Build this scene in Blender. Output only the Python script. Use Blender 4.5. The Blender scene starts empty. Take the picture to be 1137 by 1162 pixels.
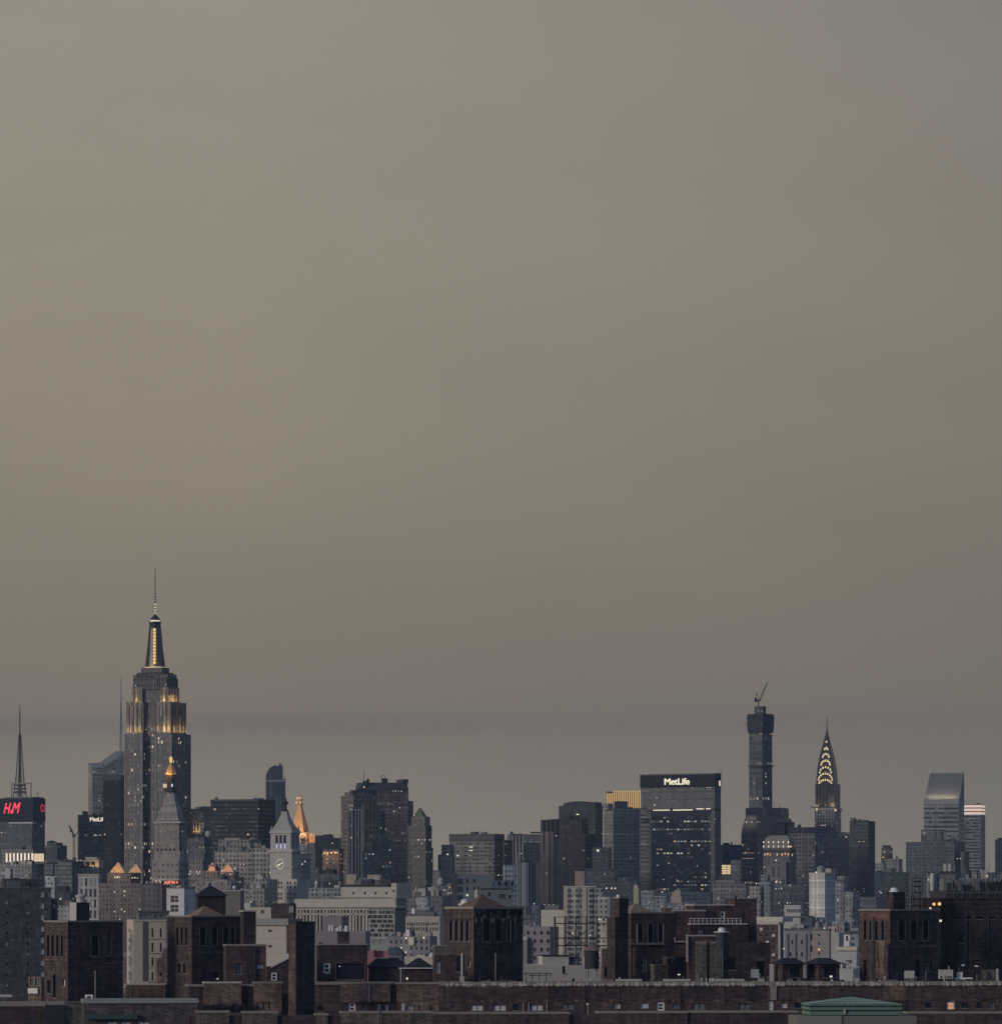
import bpy, bmesh, math, random
from mathutils import Vector, Matrix
R = math.radians
sc = bpy.context.scene
C = sc.collection
# ------------------------------------------------------------------ camera
F, CX, HZ, CAM = 5000.0, 568.5, 1028.0, 60.0      # focal length in photo pixels, centre column, horizon row, eye height
cd = bpy.data.cameras.new('camera'); cam = bpy.data.objects.new('camera', cd); C.objects.link(cam); sc.camera = cam
cam.location = (0, 0, CAM); cam.rotation_euler = (R(90), 0, 0)
cd.sensor_fit = 'HORIZONTAL'; cd.sensor_width = 36; cd.lens = 36*F/1137; cd.shift_y = (HZ-581)/1137
cd.clip_start = 1; cd.clip_end = 30000
# ------------------------------------------------------------------ world, sun, exposure
HAZE = 2.1e-5                        # scattering per metre of the evening haze
FLOOD = 0.23
SUN_EL, SUN_AZ = R(14), R(238)      # low dim dusk sun, left of and a little behind the camera (azimuth clockwise from +Y)
w = bpy.data.worlds.new('World'); sc.world = w; w.use_nodes = True
nt = w.node_tree; nt.nodes.clear(); N = nt.nodes.new; L = nt.links.new
out = N('ShaderNodeOutputWorld'); add = N('ShaderNodeAddShader')
sky = N('ShaderNodeTexSky'); sky.sky_type = 'NISHITA'; sky.sun_disc = False
sky.sun_elevation = SUN_EL; sky.sun_rotation = SUN_AZ
bg1 = N('ShaderNodeBackground'); bg1.inputs[1].default_value = 0.006; L(sky.outputs[0], bg1.inputs[0])
tc = N('ShaderNodeTexCoord'); sep = N('ShaderNodeSeparateXYZ'); L(tc.outputs['Generated'], sep.inputs[0])
def cramp(n, stops, interp='LINEAR'):
    r = n.color_ramp; r.interpolation = interp
    while len(r.elements) > 1: r.elements.remove(r.elements[-1])
    r.elements[0].position = stops[0][0]; r.elements[0].color = (*stops[0][1], 1)
    for p, c in stops[1:]:
        e = r.elements.new(p); e.color = (*c, 1)
def srgb(r, g, b):
    f = lambda c: (c/255/12.92) if c/255 <= .04045 else ((c/255+.055)/1.055)**2.4
    return (f(r), f(g), f(b))
# overcast dusk cloud: colour against height (z*3 so that the 12 degrees in view get most of the stops)
def elev(py): return (HZ-py)/math.hypot(F, HZ-py)*3
mz = N('ShaderNodeMath'); mz.operation = 'MULTIPLY'; mz.inputs[1].default_value = 3
# a faint warp so that the cloud layers are not ruled lines
nz = N('ShaderNodeTexNoise'); nz.inputs['Scale'].default_value = 2.2; nz.inputs['Detail'].default_value = 3
mpn = N('ShaderNodeMapping'); mpn.inputs['Scale'].default_value = (1.6, 1.6, 26); L(tc.outputs['Generated'], mpn.inputs[0]); L(mpn.outputs[0], nz.inputs['Vector'])
wr = N('ShaderNodeMath'); wr.operation = 'MULTIPLY_ADD'; wr.inputs[1].default_value = .012; wr.inputs[2].default_value = -.006; L(nz.outputs['Fac'], wr.inputs[0])
az_ = N('ShaderNodeMath'); az_.operation = 'ADD'; L(sep.outputs['Z'], az_.inputs[0]); L(wr.outputs[0], az_.inputs[1])
L(az_.outputs[0], mz.inputs[0])
rampL = N('ShaderNodeValToRGB'); rampR = N('ShaderNodeValToRGB'); L(mz.outputs[0], rampL.inputs[0]); L(mz.outputs[0], rampR.inputs[0])
cramp(rampL, [(0, srgb(139,129,111)), (elev(960), srgb(141,131,114)), (elev(880), srgb(131,120,105)), (elev(845), srgb(122,111,97)), (elev(830), srgb(115,106,98)), (elev(821), srgb(109,101,94)), (elev(812), srgb(114,105,97)), (elev(800), srgb(123,111,98)), (elev(765), srgb(121,109,96)), (elev(640), srgb(131,119,102)), (elev(470), srgb(141,129,111)), (elev(250), srgb(147,136,119)), (elev(0), srgb(149,139,125)), (.8, srgb(147,138,127)), (.95, srgb(96,104,120))], 'B_SPLINE')
cramp(rampR, [(0, srgb(126,119,104)), (elev(960), srgb(120,114,100)), (elev(880), srgb(110,104,93)), (elev(832), srgb(109,102,94)), (elev(790), srgb(107,98,89)), (elev(640), srgb(115,104,93)), (elev(470), srgb(121,111,98)), (elev(250), srgb(124,116,103)), (elev(0), srgb(124,118,108)), (.8, srgb(122,117,110)), (.95, srgb(90,100,118))], 'B_SPLINE')
lr = N('ShaderNodeMapRange'); lr.inputs['From Min'].default_value = -.06; lr.inputs['From Max'].default_value = .15; L(sep.outputs['X'], lr.inputs['Value'])
mxs = N('ShaderNodeMix'); mxs.data_type = 'RGBA'; L(lr.outputs[0], mxs.inputs['Factor']); L(rampL.outputs[0], mxs.inputs[6]); L(rampR.outputs[0], mxs.inputs[7])
# very soft cloud mottling
nz2 = N('ShaderNodeTexNoise'); nz2.inputs['Scale'].default_value = 9; nz2.inputs['Detail'].default_value = 6; mp2 = N('ShaderNodeMapping'); mp2.inputs['Scale'].default_value = (1, 1, 3.2)
L(tc.outputs['Generated'], mp2.inputs[0]); L(mp2.outputs[0], nz2.inputs['Vector'])
mr2 = N('ShaderNodeMapRange'); mr2.inputs['To Min'].default_value = .90; mr2.inputs['To Max'].default_value = 1.10; L(nz2.outputs['Fac'], mr2.inputs['Value'])
# the side of the sky behind the camera (-Y) is the brighter, bluer one
bk = N('ShaderNodeMapRange'); bk.inputs['From Min'].default_value = .5; bk.inputs['From Max'].default_value = -.7; L(sep.outputs['Y'], bk.inputs['Value'])
mxb = N('ShaderNodeMix'); mxb.data_type = 'RGBA'; mxb.inputs[7].default_value = (.118, .163, .285, 1)
L(bk.outputs[0], mxb.inputs['Factor']); L(mxs.outputs[2], mxb.inputs[6])
bg2 = N('ShaderNodeBackground'); L(mxb.outputs[2], bg2.inputs[0]); L(mr2.outputs[0], bg2.inputs[1])
L(bg1.outputs[0], add.inputs[0]); L(bg2.outputs[0], add.inputs[1]); L(add.outputs[0], out.inputs[0])
sd = bpy.data.lights.new('sun', 'SUN'); sd.energy = 1.45; sd.angle = R(14); sd.color = (1, .88, .74)
so = bpy.data.objects.new('sun', sd); C.objects.link(so)
sdir = Vector((math.sin(SUN_AZ)*math.cos(SUN_EL), math.cos(SUN_AZ)*math.cos(SUN_EL), math.sin(SUN_EL)))
so.rotation_euler = (-sdir).to_track_quat('-Z', 'Y').to_euler()
sc.view_settings.view_transform = 'Standard'; sc.view_settings.look = 'None'; sc.view_settings.exposure = 0; sc.view_settings.gamma = 1
try: sc.cycles.volume_bounces = 0
except Exception: pass
# ------------------------------------------------------------------ materials
_m = {}
def nodes(name):
    m = bpy.data.materials.new(name); m.use_nodes = True
    return m, m.node_tree, m.node_tree.nodes['Principled BSDF']
def math_(t, op, a, b=None, c=None):
    n = t.nodes.new('ShaderNodeMath'); n.operation = op
    for i, v in enumerate((a, b, c)):
        if v is None: continue
        if isinstance(v, (int, float)): n.inputs[i].default_value = v
        else: t.links.new(v, n.inputs[i])
    return n.outputs[0]
def mixc(t, f, a, b, mode='MIX'):
    n = t.nodes.new('ShaderNodeMix'); n.data_type = 'RGBA'; n.blend_type = mode
    for s, v in ((0, f), (6, a), (7, b)):
        if isinstance(v, (int, float)): n.inputs[s].default_value = v
        elif isinstance(v, tuple): n.inputs[s].default_value = (*v[:3], 1)
        else: t.links.new(v, n.inputs[s])
    return n.outputs[2]
def plain(name, col, rough=.8, metal=0, streak=.25, scale=.25):
    """painted / stone / metal surface with weather streaks and blotches"""
    if name in _m: return _m[name]
    m, t, p = nodes(name)
    tcn = t.nodes.new('ShaderNodeTexCoord'); mp = t.nodes.new('ShaderNodeMapping'); mp.inputs['Scale'].default_value = (scale*3, scale*3, scale)
    t.links.new(tcn.outputs['Object'], mp.inputs[0])
    nz = t.nodes.new('ShaderNodeTexNoise'); nz.inputs['Scale'].default_value = 1; nz.inputs['Detail'].default_value = 5; t.links.new(mp.outputs[0], nz.inputs['Vector'])
    k = math_(t, 'MULTIPLY_ADD', nz.outputs['Fac'], streak*2, 1-streak)
    c = mixc(t, 1.0, col, k, 'MULTIPLY')
    # k is a value: feed through combine
    t.links.new(c, p.inputs['Base Color']); p.inputs['Roughness'].default_value = rough; p.inputs['Metallic'].default_value = metal
    _m[name] = m; return m
def glow(name, col, s=1.0):
    if name in _m: return _m[name]
    m, t, p = nodes(name); p.inputs['Base Color'].default_value = (*[min(1, c)*.3 for c in col], 1)
    p.inputs['Emission Color'].default_value = (*col, 1); p.inputs['Emission Strength'].default_value = s
    _m[name] = m; return m
def brick(name, col, dark=.5, soot=.5):
    """brickwork: courses and headers fine enough to read only as grain, soot blotches, pale mortar repairs"""
    if name in _m: return _m[name]
    m, t, p = nodes(name)
    uv = t.nodes.new('ShaderNodeUVMap')
    b = t.nodes.new('ShaderNodeTexBrick'); t.links.new(uv.outputs[0], b.inputs['Vector'])
    b.inputs['Scale'].default_value = 1; b.inputs['Brick Width'].default_value = 1.15; b.inputs['Row Height'].default_value = .44; b.inputs['Mortar Size'].default_value = .03
    b.inputs['Color1'].default_value = (*[c*1.25 for c in col], 1); b.inputs['Color2'].default_value = (*[c*dark for c in col], 1); b.inputs['Mortar'].default_value = (*[c*.8+.015 for c in col], 1)
    tcn = t.nodes.new('ShaderNodeTexCoord')
    mp = t.nodes.new('ShaderNodeMapping'); mp.inputs['Scale'].default_value = (.55, .55, .12); t.links.new(tcn.outputs['Object'], mp.inputs[0])
    nz = t.nodes.new('ShaderNodeTexNoise'); nz.inputs['Scale'].default_value = 1; nz.inputs['Detail'].default_value = 6; nz.inputs['Roughness'].default_value = .65; t.links.new(mp.outputs[0], nz.inputs['Vector'])
    mr = t.nodes.new('ShaderNodeMapRange'); mr.inputs['From Min'].default_value = .35; mr.inputs['From Max'].default_value = .62
    mr.inputs['To Min'].default_value = 1-soot; mr.inputs['To Max'].default_value = 1.12; t.links.new(nz.outputs['Fac'], mr.inputs['Value'])
    mp2 = t.nodes.new('ShaderNodeMapping'); mp2.inputs['Scale'].default_value = (.16, .16, 1.3); t.links.new(tcn.outputs['Object'], mp2.inputs[0])
    nz2 = t.nodes.new('ShaderNodeTexNoise'); nz2.inputs['Scale'].default_value = 1; nz2.inputs['Detail'].default_value = 4; t.links.new(mp2.outputs[0], nz2.inputs['Vector'])
    k2 = math_(t, 'MULTIPLY_ADD', nz2.outputs['Fac'], 1.5, .25)
    b2 = t.nodes.new('ShaderNodeTexBrick'); t.links.new(uv.outputs[0], b2.inputs['Vector']); b2.inputs['Scale'].default_value = 1; b2.inputs['Brick Width'].default_value = 3.7; b2.inputs['Row Height'].default_value = 1.9; b2.inputs['Mortar Size'].default_value = 0; b2.offset = .37
    b2.inputs['Color1'].default_value = (1.3, 1.25, 1.2, 1); b2.inputs['Color2'].default_value = (.72, .74, .78, 1); b2.inputs['Mortar'].default_value = (1, 1, 1, 1)
    mp3 = t.nodes.new('ShaderNodeMapping'); mp3.inputs['Scale'].default_value = (1.3, 1.3, .07); t.links.new(tcn.outputs['Object'], mp3.inputs[0])
    nz3 = t.nodes.new('ShaderNodeTexNoise'); nz3.inputs['Scale'].default_value = 1; nz3.inputs['Detail'].default_value = 3; t.links.new(mp3.outputs[0], nz3.inputs['Vector'])
    k2 = math_(t, 'MULTIPLY', k2, math_(t, 'MULTIPLY_ADD', nz3.outputs['Fac'], 1.2, .4))
    c = mixc(t, 1.0, b.outputs['Color'], math_(t, 'MULTIPLY', mr.outputs[0], k2), 'MULTIPLY'); c = mixc(t, .75, c, mixc(t, 1.0, c, b2.outputs['Color'], 'MULTIPLY'))
    t.links.new(c, p.inputs['Base Color']); p.inputs['Roughness'].default_value = .9
    _m[name] = m; return m
WARM = (1.0, .74, .40); WHITE = (.95, .88, .72); COOL = (.75, .85, 1.0)
FAR = [1]                            # 1 while the far skyline is built: its window bays are merged a little so that they resolve
def fac(name, wall, glass=(.03, .035, .045), pu=3.0, pv=3.8, wu=.5, wv=.5, lit=.02, litc=WHITE, ls=1.0, rough=.75, group=0.0, var=.3, roof=None):
    """facade of a far building: window grid in metres of wall, a few rooms lit at random"""
    if name in _m: return _m[name]
    if pu < 6: pu *= 1+.22*FAR[0]
    if pv < 6.5: pv *= 1+.18*FAR[0]
    wall = tuple(x*(.86 if FAR[0] else 1.02)*k for x, k in zip(wall, (.97, 1.0, 1.02))); glass = tuple(x*.72 for x in glass)
    m, t, p = nodes(name)
    uv = t.nodes.new('ShaderNodeUVMap'); s = t.nodes.new('ShaderNodeSeparateXYZ'); t.links.new(uv.outputs[0], s.inputs[0])
    U = math_(t, 'DIVIDE', s.outputs[0], pu); V = math_(t, 'DIVIDE', s.outputs[1], pv)
    fu = math_(t, 'SUBTRACT', math_(t, 'FRACT', U), .5); fv = math_(t, 'SUBTRACT', math_(t, 'FRACT', V), .5)
    iu = math_(t, 'LESS_THAN', math_(t, 'ABSOLUTE', fu), wu/2); iv = math_(t, 'LESS_THAN', math_(t, 'ABSOLUTE', fv), wv/2)
    geo = t.nodes.new('ShaderNodeNewGeometry'); sg = t.nodes.new('ShaderNodeSeparateXYZ'); t.links.new(geo.outputs['True Normal'], sg.inputs[0])
    up = math_(t, 'GREATER_THAN', sg.outputs[2], .8)
    mask = math_(t, 'MULTIPLY', math_(t, 'MULTIPLY', iu, iv), math_(t, 'SUBTRACT', 1, up))
    cb = t.nodes.new('ShaderNodeCombineXYZ'); cu = math_(t, 'FLOOR', U); cv = math_(t, 'FLOOR', V)
    oi = t.nodes.new('ShaderNodeObjectInfo')
    t.links.new(cu, cb.inputs[0]); t.links.new(cv, cb.inputs[1]); t.links.new(math_(t, 'MULTIPLY', oi.outputs['Random'], 91), cb.inputs[2])
    wn = t.nodes.new('ShaderNodeTexWhiteNoise'); t.links.new(cb.outputs[0], wn.inputs['Vector'])
    mask = math_(t, 'MULTIPLY', mask, math_(t, 'GREATER_THAN', math_(t, 'FRACT', math_(t, 'MULTIPLY', wn.outputs['Value'], 53.0)), .07))      # a few blind bays
    lit = lit*(1 if FAR[0] else 1.9)
    # rooms light up in runs along a floor
    cb2 = t.nodes.new('ShaderNodeCombineXYZ'); t.links.new(math_(t, 'MULTIPLY', cu, .10), cb2.inputs[0]); t.links.new(math_(t, 'MULTIPLY', cv, 7.3), cb2.inputs[1]); t.links.new(math_(t, 'MULTIPLY', oi.outputs['Random'], 37), cb2.inputs[2])
    nf = t.nodes.new('ShaderNodeTexNoise'); nf.inputs['Scale'].default_value = 1; nf.inputs['Detail'].default_value = 0; t.links.new(cb2.outputs[0], nf.inputs['Vector'])
    runs = math_(t, 'MULTIPLY', math_(t, 'MAXIMUM', math_(t, 'SUBTRACT', nf.outputs['Fac'], .56), 0), lit*70)
    isl = math_(t, 'LESS_THAN', wn.outputs['Value'], math_(t, 'ADD', runs, lit*.35))
    core = math_(t, 'MULTIPLY', math_(t, 'LESS_THAN', math_(t, 'ABSOLUTE', fu), wu*.36), math_(t, 'LESS_THAN', math_(t, 'ABSOLUTE', fv), wv*.36)); lm = math_(t, 'MULTIPLY', isl, math_(t, 'MULTIPLY', core, mask))
    sc_ = t.nodes.new('ShaderNodeSeparateColor'); t.links.new(wn.outputs['Color'], sc_.inputs[0])
    tcn = t.nodes.new('ShaderNodeTexCoord'); mp = t.nodes.new('ShaderNodeMapping'); mp.inputs['Scale'].default_value = (.06, .06, .018); t.links.new(tcn.outputs['Object'], mp.inputs[0])
    nz = t.nodes.new('ShaderNodeTexNoise'); nz.inputs['Scale'].default_value = 1; nz.inputs['Detail'].default_value = 6; nz.inputs['Roughness'].default_value = .7; t.links.new(mp.outputs[0], nz.inputs['Vector'])
    k = math_(t, 'MULTIPLY_ADD', nz.outputs['Fac'], var*2, 1-var)
    # bays and floors differ a little in tone; one window in eight is pale: blinds and painted sky reflections
    def h1(v, a, b):
        c1 = t.nodes.new('ShaderNodeTexWhiteNoise'); c1.noise_dimensions = '2D'; cc = t.nodes.new('ShaderNodeCombineXYZ'); t.links.new(v, cc.inputs[0]); cc.inputs[1].default_value = b; t.links.new(cc.outputs[0], c1.inputs['Vector'])
        return math_(t, 'MULTIPLY_ADD', c1.outputs['Value'], a*2, 1-a)
    k = math_(t, 'MULTIPLY', k, math_(t, 'MULTIPLY', h1(math_(t, 'FLOOR', math_(t, 'ADD', U, .5)), .14, 3.3), h1(math_(t, 'FLOOR', math_(t, 'ADD', V, .5)), .14, 7.7)))
    belt = math_(t, 'LESS_THAN', math_(t, 'FRACT', math_(t, 'ADD', math_(t, 'DIVIDE', V, 7.0), oi.outputs['Random'])), .06)
    pier = math_(t, 'LESS_THAN', math_(t, 'FRACT', math_(t, 'ADD', math_(t, 'DIVIDE', U, 5.0), oi.outputs['Random'])), .10)
    k = math_(t, 'MULTIPLY', k, math_(t, 'MULTIPLY', math_(t, 'MULTIPLY_ADD', belt, .35, 1), math_(t, 'MULTIPLY_ADD', pier, -.22, 1)))
    wc = mixc(t, 1.0, wall, k, 'MULTIPLY')
    gc = mixc(t, 1.0, glass, math_(t, 'MULTIPLY_ADD', sc_.outputs[1], 1.1, .45), 'MULTIPLY')
    gc = mixc(t, math_(t, 'MULTIPLY', math_(t, 'GREATER_THAN', sc_.outputs[0], .87), .7), gc, tuple(.5*a+.5*b for a, b in zip(wall, (.2, .21, .22))))
    c = mixc(t, mask, wc, gc)
    c = mixc(t, up, c, roof or tuple(x*.5+.03 for x in wall))
    t.links.new(c, p.inputs['Base Color'])
    t.links.new(math_(t, 'MULTIPLY_ADD', mask, .3-rough, rough), p.inputs['Roughness'])
    p.inputs['Specular IOR Level'].default_value = .35
    t.links.new(mixc(t, math_(t, 'MULTIPLY', math_(t, 'GREATER_THAN', math_(t, 'FRACT', math_(t, 'MULTIPLY', sc_.outputs[1], 7.0)), .6), .8), litc, (1, .62, .30) if litc is not WARM else (.85, .92, 1)), p.inputs['Emission Color'])
    t.links.new(math_(t, 'MULTIPLY', lm, math_(t, 'MULTIPLY_ADD', math_(t, 'POWER', sc_.outputs[2], 2.6), ls*.78, ls*.08)), p.inputs['Emission Strength'])
    _m[name] = m; return m
# ------------------------------------------------------------------ mesh builder
class MB:
    def __init__(s): s.v = []; s.f = []; s.uv = []; s.mi = []; s.m = 0
    def face(s, pts, uvs=None):
        i = len(s.v); s.v += [tuple(p) for p in pts]; s.f.append(tuple(range(i, i+len(pts)))); s.mi.append(s.m)
        s.uv += uvs if uvs else [(p[0], p[1]) for p in pts]
    def loft(s, a, z0, b, z1, caps=True, zz0=None):
        """side walls between plan polygons a (at z0) and b (at z1), counter-clockwise from above; uv in metres, centred per face"""
        n = len(a)
        for i in range(n):
            j = (i+1) % n; l = math.dist(a[i], a[j])/2; l2 = math.dist(b[i], b[j])/2
            s.face([(*a[i], z0), (*a[j], z0), (*b[j], z1), (*b[i], z1)], [(-l, z0), (l, z0), (l2, z1), (-l2, z1)])
        if caps:
            s.face([(*p, z1) for p in b]); s.face([(*p, z0) for p in reversed(a)])
        return s
    def prism(s, poly, z0, z1): return s.loft(poly, z0, poly, z1)
    def box(s, x0, x1, y0, y1, z0, z1):
        return s.prism([(x0, y0), (x1, y0), (x1, y1), (x0, y1)], z0, z1)
    def pyr(s, x0, x1, y0, y1, z0, z1, k=0.02, kx=None):
        cx, cy = (x0+x1)/2, (y0+y1)/2; kx = k if kx is None else kx
        hx, hy = (x1-x0)/2, (y1-y0)/2
        return s.loft([(x0, y0), (x1, y0), (x1, y1), (x0, y1)], z0, [(cx-hx*kx, cy-hy*k), (cx+hx*kx, cy-hy*k), (cx+hx*kx, cy+hy*k), (cx-hx*kx, cy+hy*k)], z1)
    def lathe(s, cx, cy, prof, n=12, rot=0):
        ring = lambda r: [(cx+r*math.cos(2*math.pi*i/n+rot), cy+r*math.sin(2*math.pi*i/n+rot)) for i in range(n)]
        for (r0, z0), (r1, z1) in zip(prof, prof[1:]): s.loft(ring(max(r0, .001)), z0, ring(max(r1, .001)), z1, caps=False)
        s.face([(*p, prof[-1][1]) for p in ring(max(prof[-1][0], .001))]); s.face([(*p, prof[0][1]) for p in reversed(ring(max(prof[0][0], .001)))])
        return s
    def tube(s, p, q, r, n=4):
        p, q = Vector(p), Vector(q); d = (q-p).normalized(); a = d.orthogonal().normalized()
        if abs(d.z) < .9: a = d.cross(Vector((0, 0, 1))).normalized()
        b = d.cross(a); A = []; B = []
        for i in range(n):
            o = a*math.cos(2*math.pi*(i+.5)/n)*r + b*math.sin(2*math.pi*(i+.5)/n)*r; A.append(p+o); B.append(q+o)
        for i in range(n):
            j = (i+1) % n; s.face([A[i], A[j], B[j], B[i]])
        s.face(B); s.face(list(reversed(A))); return s
    def wall(s, P0, ud, Ln, z0, z1, rects, nrm, depth):
        """a wall plane with real recessed openings; rects in (along, z)"""
        A = sorted({0, Ln, *[r[0] for r in rects], *[r[1] for r in rects]}); B = sorted({z0, z1, *[r[2] for r in rects], *[r[3] for r in rects]})
        pt = lambda a, z, d=0: (P0[0]+ud[0]*a-nrm[0]*d, P0[1]+ud[1]*a-nrm[1]*d, z)
        for i in range(len(A)-1):
            run = None
            for j in range(len(B)-1):
                ca, cb = (A[i]+A[i+1])/2, (B[j]+B[j+1])/2
                if any(r[0] < ca < r[1] and r[2] < cb < r[3] for r in rects): continue
                s.face([pt(A[i], B[j]), pt(A[i+1], B[j]), pt(A[i+1], B[j+1]), pt(A[i], B[j+1])], [(A[i], B[j]), (A[i+1], B[j]), (A[i+1], B[j+1]), (A[i], B[j+1])])
        for a0, a1, b0, b1 in rects:
            s.face([pt(a0, b0), pt(a0, b0, depth), pt(a0, b1, depth), pt(a0, b1)][::-1], [(0, b0), (.3, b0), (.3, b1), (0, b1)][::-1])
            s.face([pt(a1, b0), pt(a1, b0, depth), pt(a1, b1, depth), pt(a1, b1)], [(0, b0), (.3, b0), (.3, b1), (0, b1)])
            s.face([pt(a0, b0), pt(a1, b0), pt(a1, b0, depth), pt(a0, b0, depth)]); s.face([pt(a0, b1), pt(a1, b1), pt(a1, b1, depth), pt(a0, b1, depth)][::-1])
    def mesh(s, name, mats):
        me = bpy.data.meshes.new(name); me.from_pydata(s.v, [], s.f); uvl = me.uv_layers.new(name='UVMap')
        uvl.data.foreach_set('uv', [c for p in s.uv for c in p]); me.polygons.foreach_set('material_index', s.mi)
        for m in (mats if isinstance(mats, (list, tuple)) else [mats]): me.materials.append(m)
        me.update(); return me
def link(name, me, parent=None, loc=(0, 0, 0), rot=(0, 0, 0)):
    o = bpy.data.objects.new(name, me); C.objects.link(o); o.location = loc; o.rotation_euler = rot
    if parent: o.parent = parent
    return o
def P(px, py, Y): return Vector(((px-CX)/F*Y, Y, CAM+(HZ-py)/F*Y))
_wm = {}
ALL = []
class Thing:
    """a building or other thing with its own frame: origin on the ground below its nearest corner (column xc at distance Y),
    local x along the front, local y away from the camera"""
    def __init__(s, name, label, cat, xc, Y, th=None, group=None, z=0.0):
        t = (xc-CX)/F; s.th = R(th) if th is not None else -math.atan(t)
        s.ox, s.oy, s.oz = t*Y, Y, z; s.c, s.s = math.cos(s.th), math.sin(s.th)
        s.o = link(name, None, None, (s.ox, s.oy, z), (0, 0, s.th)); s.o.empty_display_size = 5
        s.o['label'] = label; s.o['category'] = cat
        if group: s.o['group'] = group
        s.xc = xc; s.main = None; ALL.append(s)
    def fx(s, px, y=0):      # local x of column px on the plane local y
        t = (px-CX)/F; bx, by = s.ox-y*s.s, s.oy+y*s.c
        return (t*by-bx)/(s.c-t*s.s)
    def sy(s, px, x=0):      # local y of column px on the plane local x
        t = (px-CX)/F; bx, by = s.ox+x*s.c, s.oy+x*s.s
        return (bx-t*by)/(s.s+t*s.c)
    def z(s, py, x=0, y=0):
        return CAM+(HZ-py)/F*(s.oy+x*s.s+y*s.c)-s.oz
    def part(s, name, mb, mats, parent=None, label=None):
        o = link(name, mb.mesh(name, mats), parent or s.o)
        if label: o['label'] = label
        return o
    def box(s, name, mat, x0, x1, y0, y1, z0, z1, parent=None): return s.part(name, MB().box(x0, x1, y0, y1, z0, z1), mat, parent)
    def win(s, name, W, H, loc, rz, kind, parent=None):
        """one window: pane and, if the kind has them, a pale frame and glazing bars; meshes are shared between equal sizes"""
        key = (round(W, 1), round(H, 1), kind)
        if key not in _wm:
            g, f = KIND[kind]; mb = MB(); w_, h_ = W/2, H/2; mb.box(-w_, w_, .02, .1, -h_, h_)
            if f:
                mb.m = 1; b = f[1]
                mb.box(-w_, -w_+b, -.12, .02, -h_, h_); mb.box(w_-b, w_, -.12, .02, -h_, h_); mb.box(-w_+b, w_-b, -.12, .02, h_-b, h_); mb.box(-w_+b, w_-b, -.12, .02, -h_, -h_+b)
                for k in range(1, f[2]):
                    x = -w_+W*k/f[2]; mb.box(x-b*.4, x+b*.4, -.09, .02, -h_+b, h_-b)
                if f[3]: mb.box(-w_+b, w_-b, -.07, .02, -b*.35, b*.35)
            if H < 7: mb.m = 2 if f else 1; mb.box(-w_-.12, w_+.12, -.5, .0, -h_-.01, -h_+min(.16, H*.08))
            _wm[key] = mb.mesh(name, ([g, f[0]] if f else [g])+[M_coping])
        return link(name, _wm[key], parent or s.o, loc, (0, 0, rz))
    def block(s, name, mat, pl, pc, pr, pt, pb=None, y=0, D=None, wf=(), ws=(), kind='dark', z0=0, depth=.35, wname='window', coping=None, label=None, parent=None):
        """a box seen from column pl to pr with its near corner at pc; wf / ws: openings in the front / side, as pixel rects"""
        if s.th >= 0 or pl == pc and pr != pc:
            x0, x1 = s.fx(pc, y), s.fx(pr, y); xs = x0; pside = pl; left = True
        else:
            x0, x1 = s.fx(pl, y), s.fx(pc, y); xs = x1; pside = pr; left = False
        if pl == pc or (not left and pr == pc): d = D or (x1-x0)*.8
        else: d = s.sy(pside, xs)-y
        if D: d = D
        d = abs(d); z1 = s.z(pt, xs, y); zb = z0 if pb is None else s.z(pb, xs, y)
        mb = MB()
        def pz(rects, cvt, a0, Ln):
            o = []
            for q in rects:
                k = q[4] if len(q) > 4 else kind
                a, b = cvt(q[0]), cvt(q[1]); a, b = min(a, b)-a0, max(a, b)-a0
                a = max(a, .05); b = min(b, Ln-.05)
                if b-a > .1: o.append((a, b, s.z(q[3], xs, y), s.z(q[2], xs, y), k))
            return o
        rf = pz(wf, lambda p: s.fx(p, y), x0, x1-x0)
        if left: rs = pz(ws, lambda p: s.sy(p, x0), y, d)
        else: rs = pz(ws, lambda p: s.sy(p, x1), y, d)
        if not rf and not rs: mb.box(x0, x1, y, y+d, zb, z1)
        else:
            mb.wall((x0, y), (1, 0), x1-x0, zb, z1, [r[:4] for r in rf], (0, -1), depth)
            if left: 
                n0 = len(mb.f); mb.wall((x0, y), (0, 1), d, zb, z1, [r[:4] for r in rs], (-1, 0), depth)
                mb.wall((x1, y), (0, 1), d, zb, z1, [], (1, 0), 0)
            else:
                mb.wall((x1, y), (0, 1), d, zb, z1, [r[:4] for r in rs], (1, 0), depth)
                mb.wall((x0, y), (0, 1), d, zb, z1, [], (-1, 0), 0)
            mb.wall((x0, y+d), (1, 0), x1-x0, zb, z1, [], (0, 1), 0)
            mb.face([(x0, y, z1), (x1, y, z1), (x1, y+d, z1), (x0, y+d, z1)])
        ob = s.part(name, mb, mat, parent, label)
        for a, b, c, e, k in rf: s.win(wname, b-a, e-c, (x0+(a+b)/2, y+depth-.02, (c+e)/2), 0, k, ob)
        for a, b, c, e, k in rs:
            if left: s.win(wname, b-a, e-c, (x0+depth-.02, y+(a+b)/2, (c+e)/2), R(-90), k, ob)
            else: s.win(wname, b-a, e-c, (x1-depth+.02, y+(a+b)/2, (c+e)/2), R(90), k, ob)
        for lst, side in ((rf, 0), (rs, 1)):
            for a, b, c, e, k in lst:
                if k != 'void' or e-c < 4 or e-c > 8: continue
                for q in (a, b):
                    jm = MB()
                    if not side: jm.box(x0+q-.09, x0+q+.09, y-.10, y-.003, c, e+.25)
                    elif left: jm.box(x0-.10, x0-.003, y+q-.09, y+q+.09, c, e+.25)
                    else: continue
                    s.part('slot_jamb', jm, M_jamb, ob)
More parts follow.
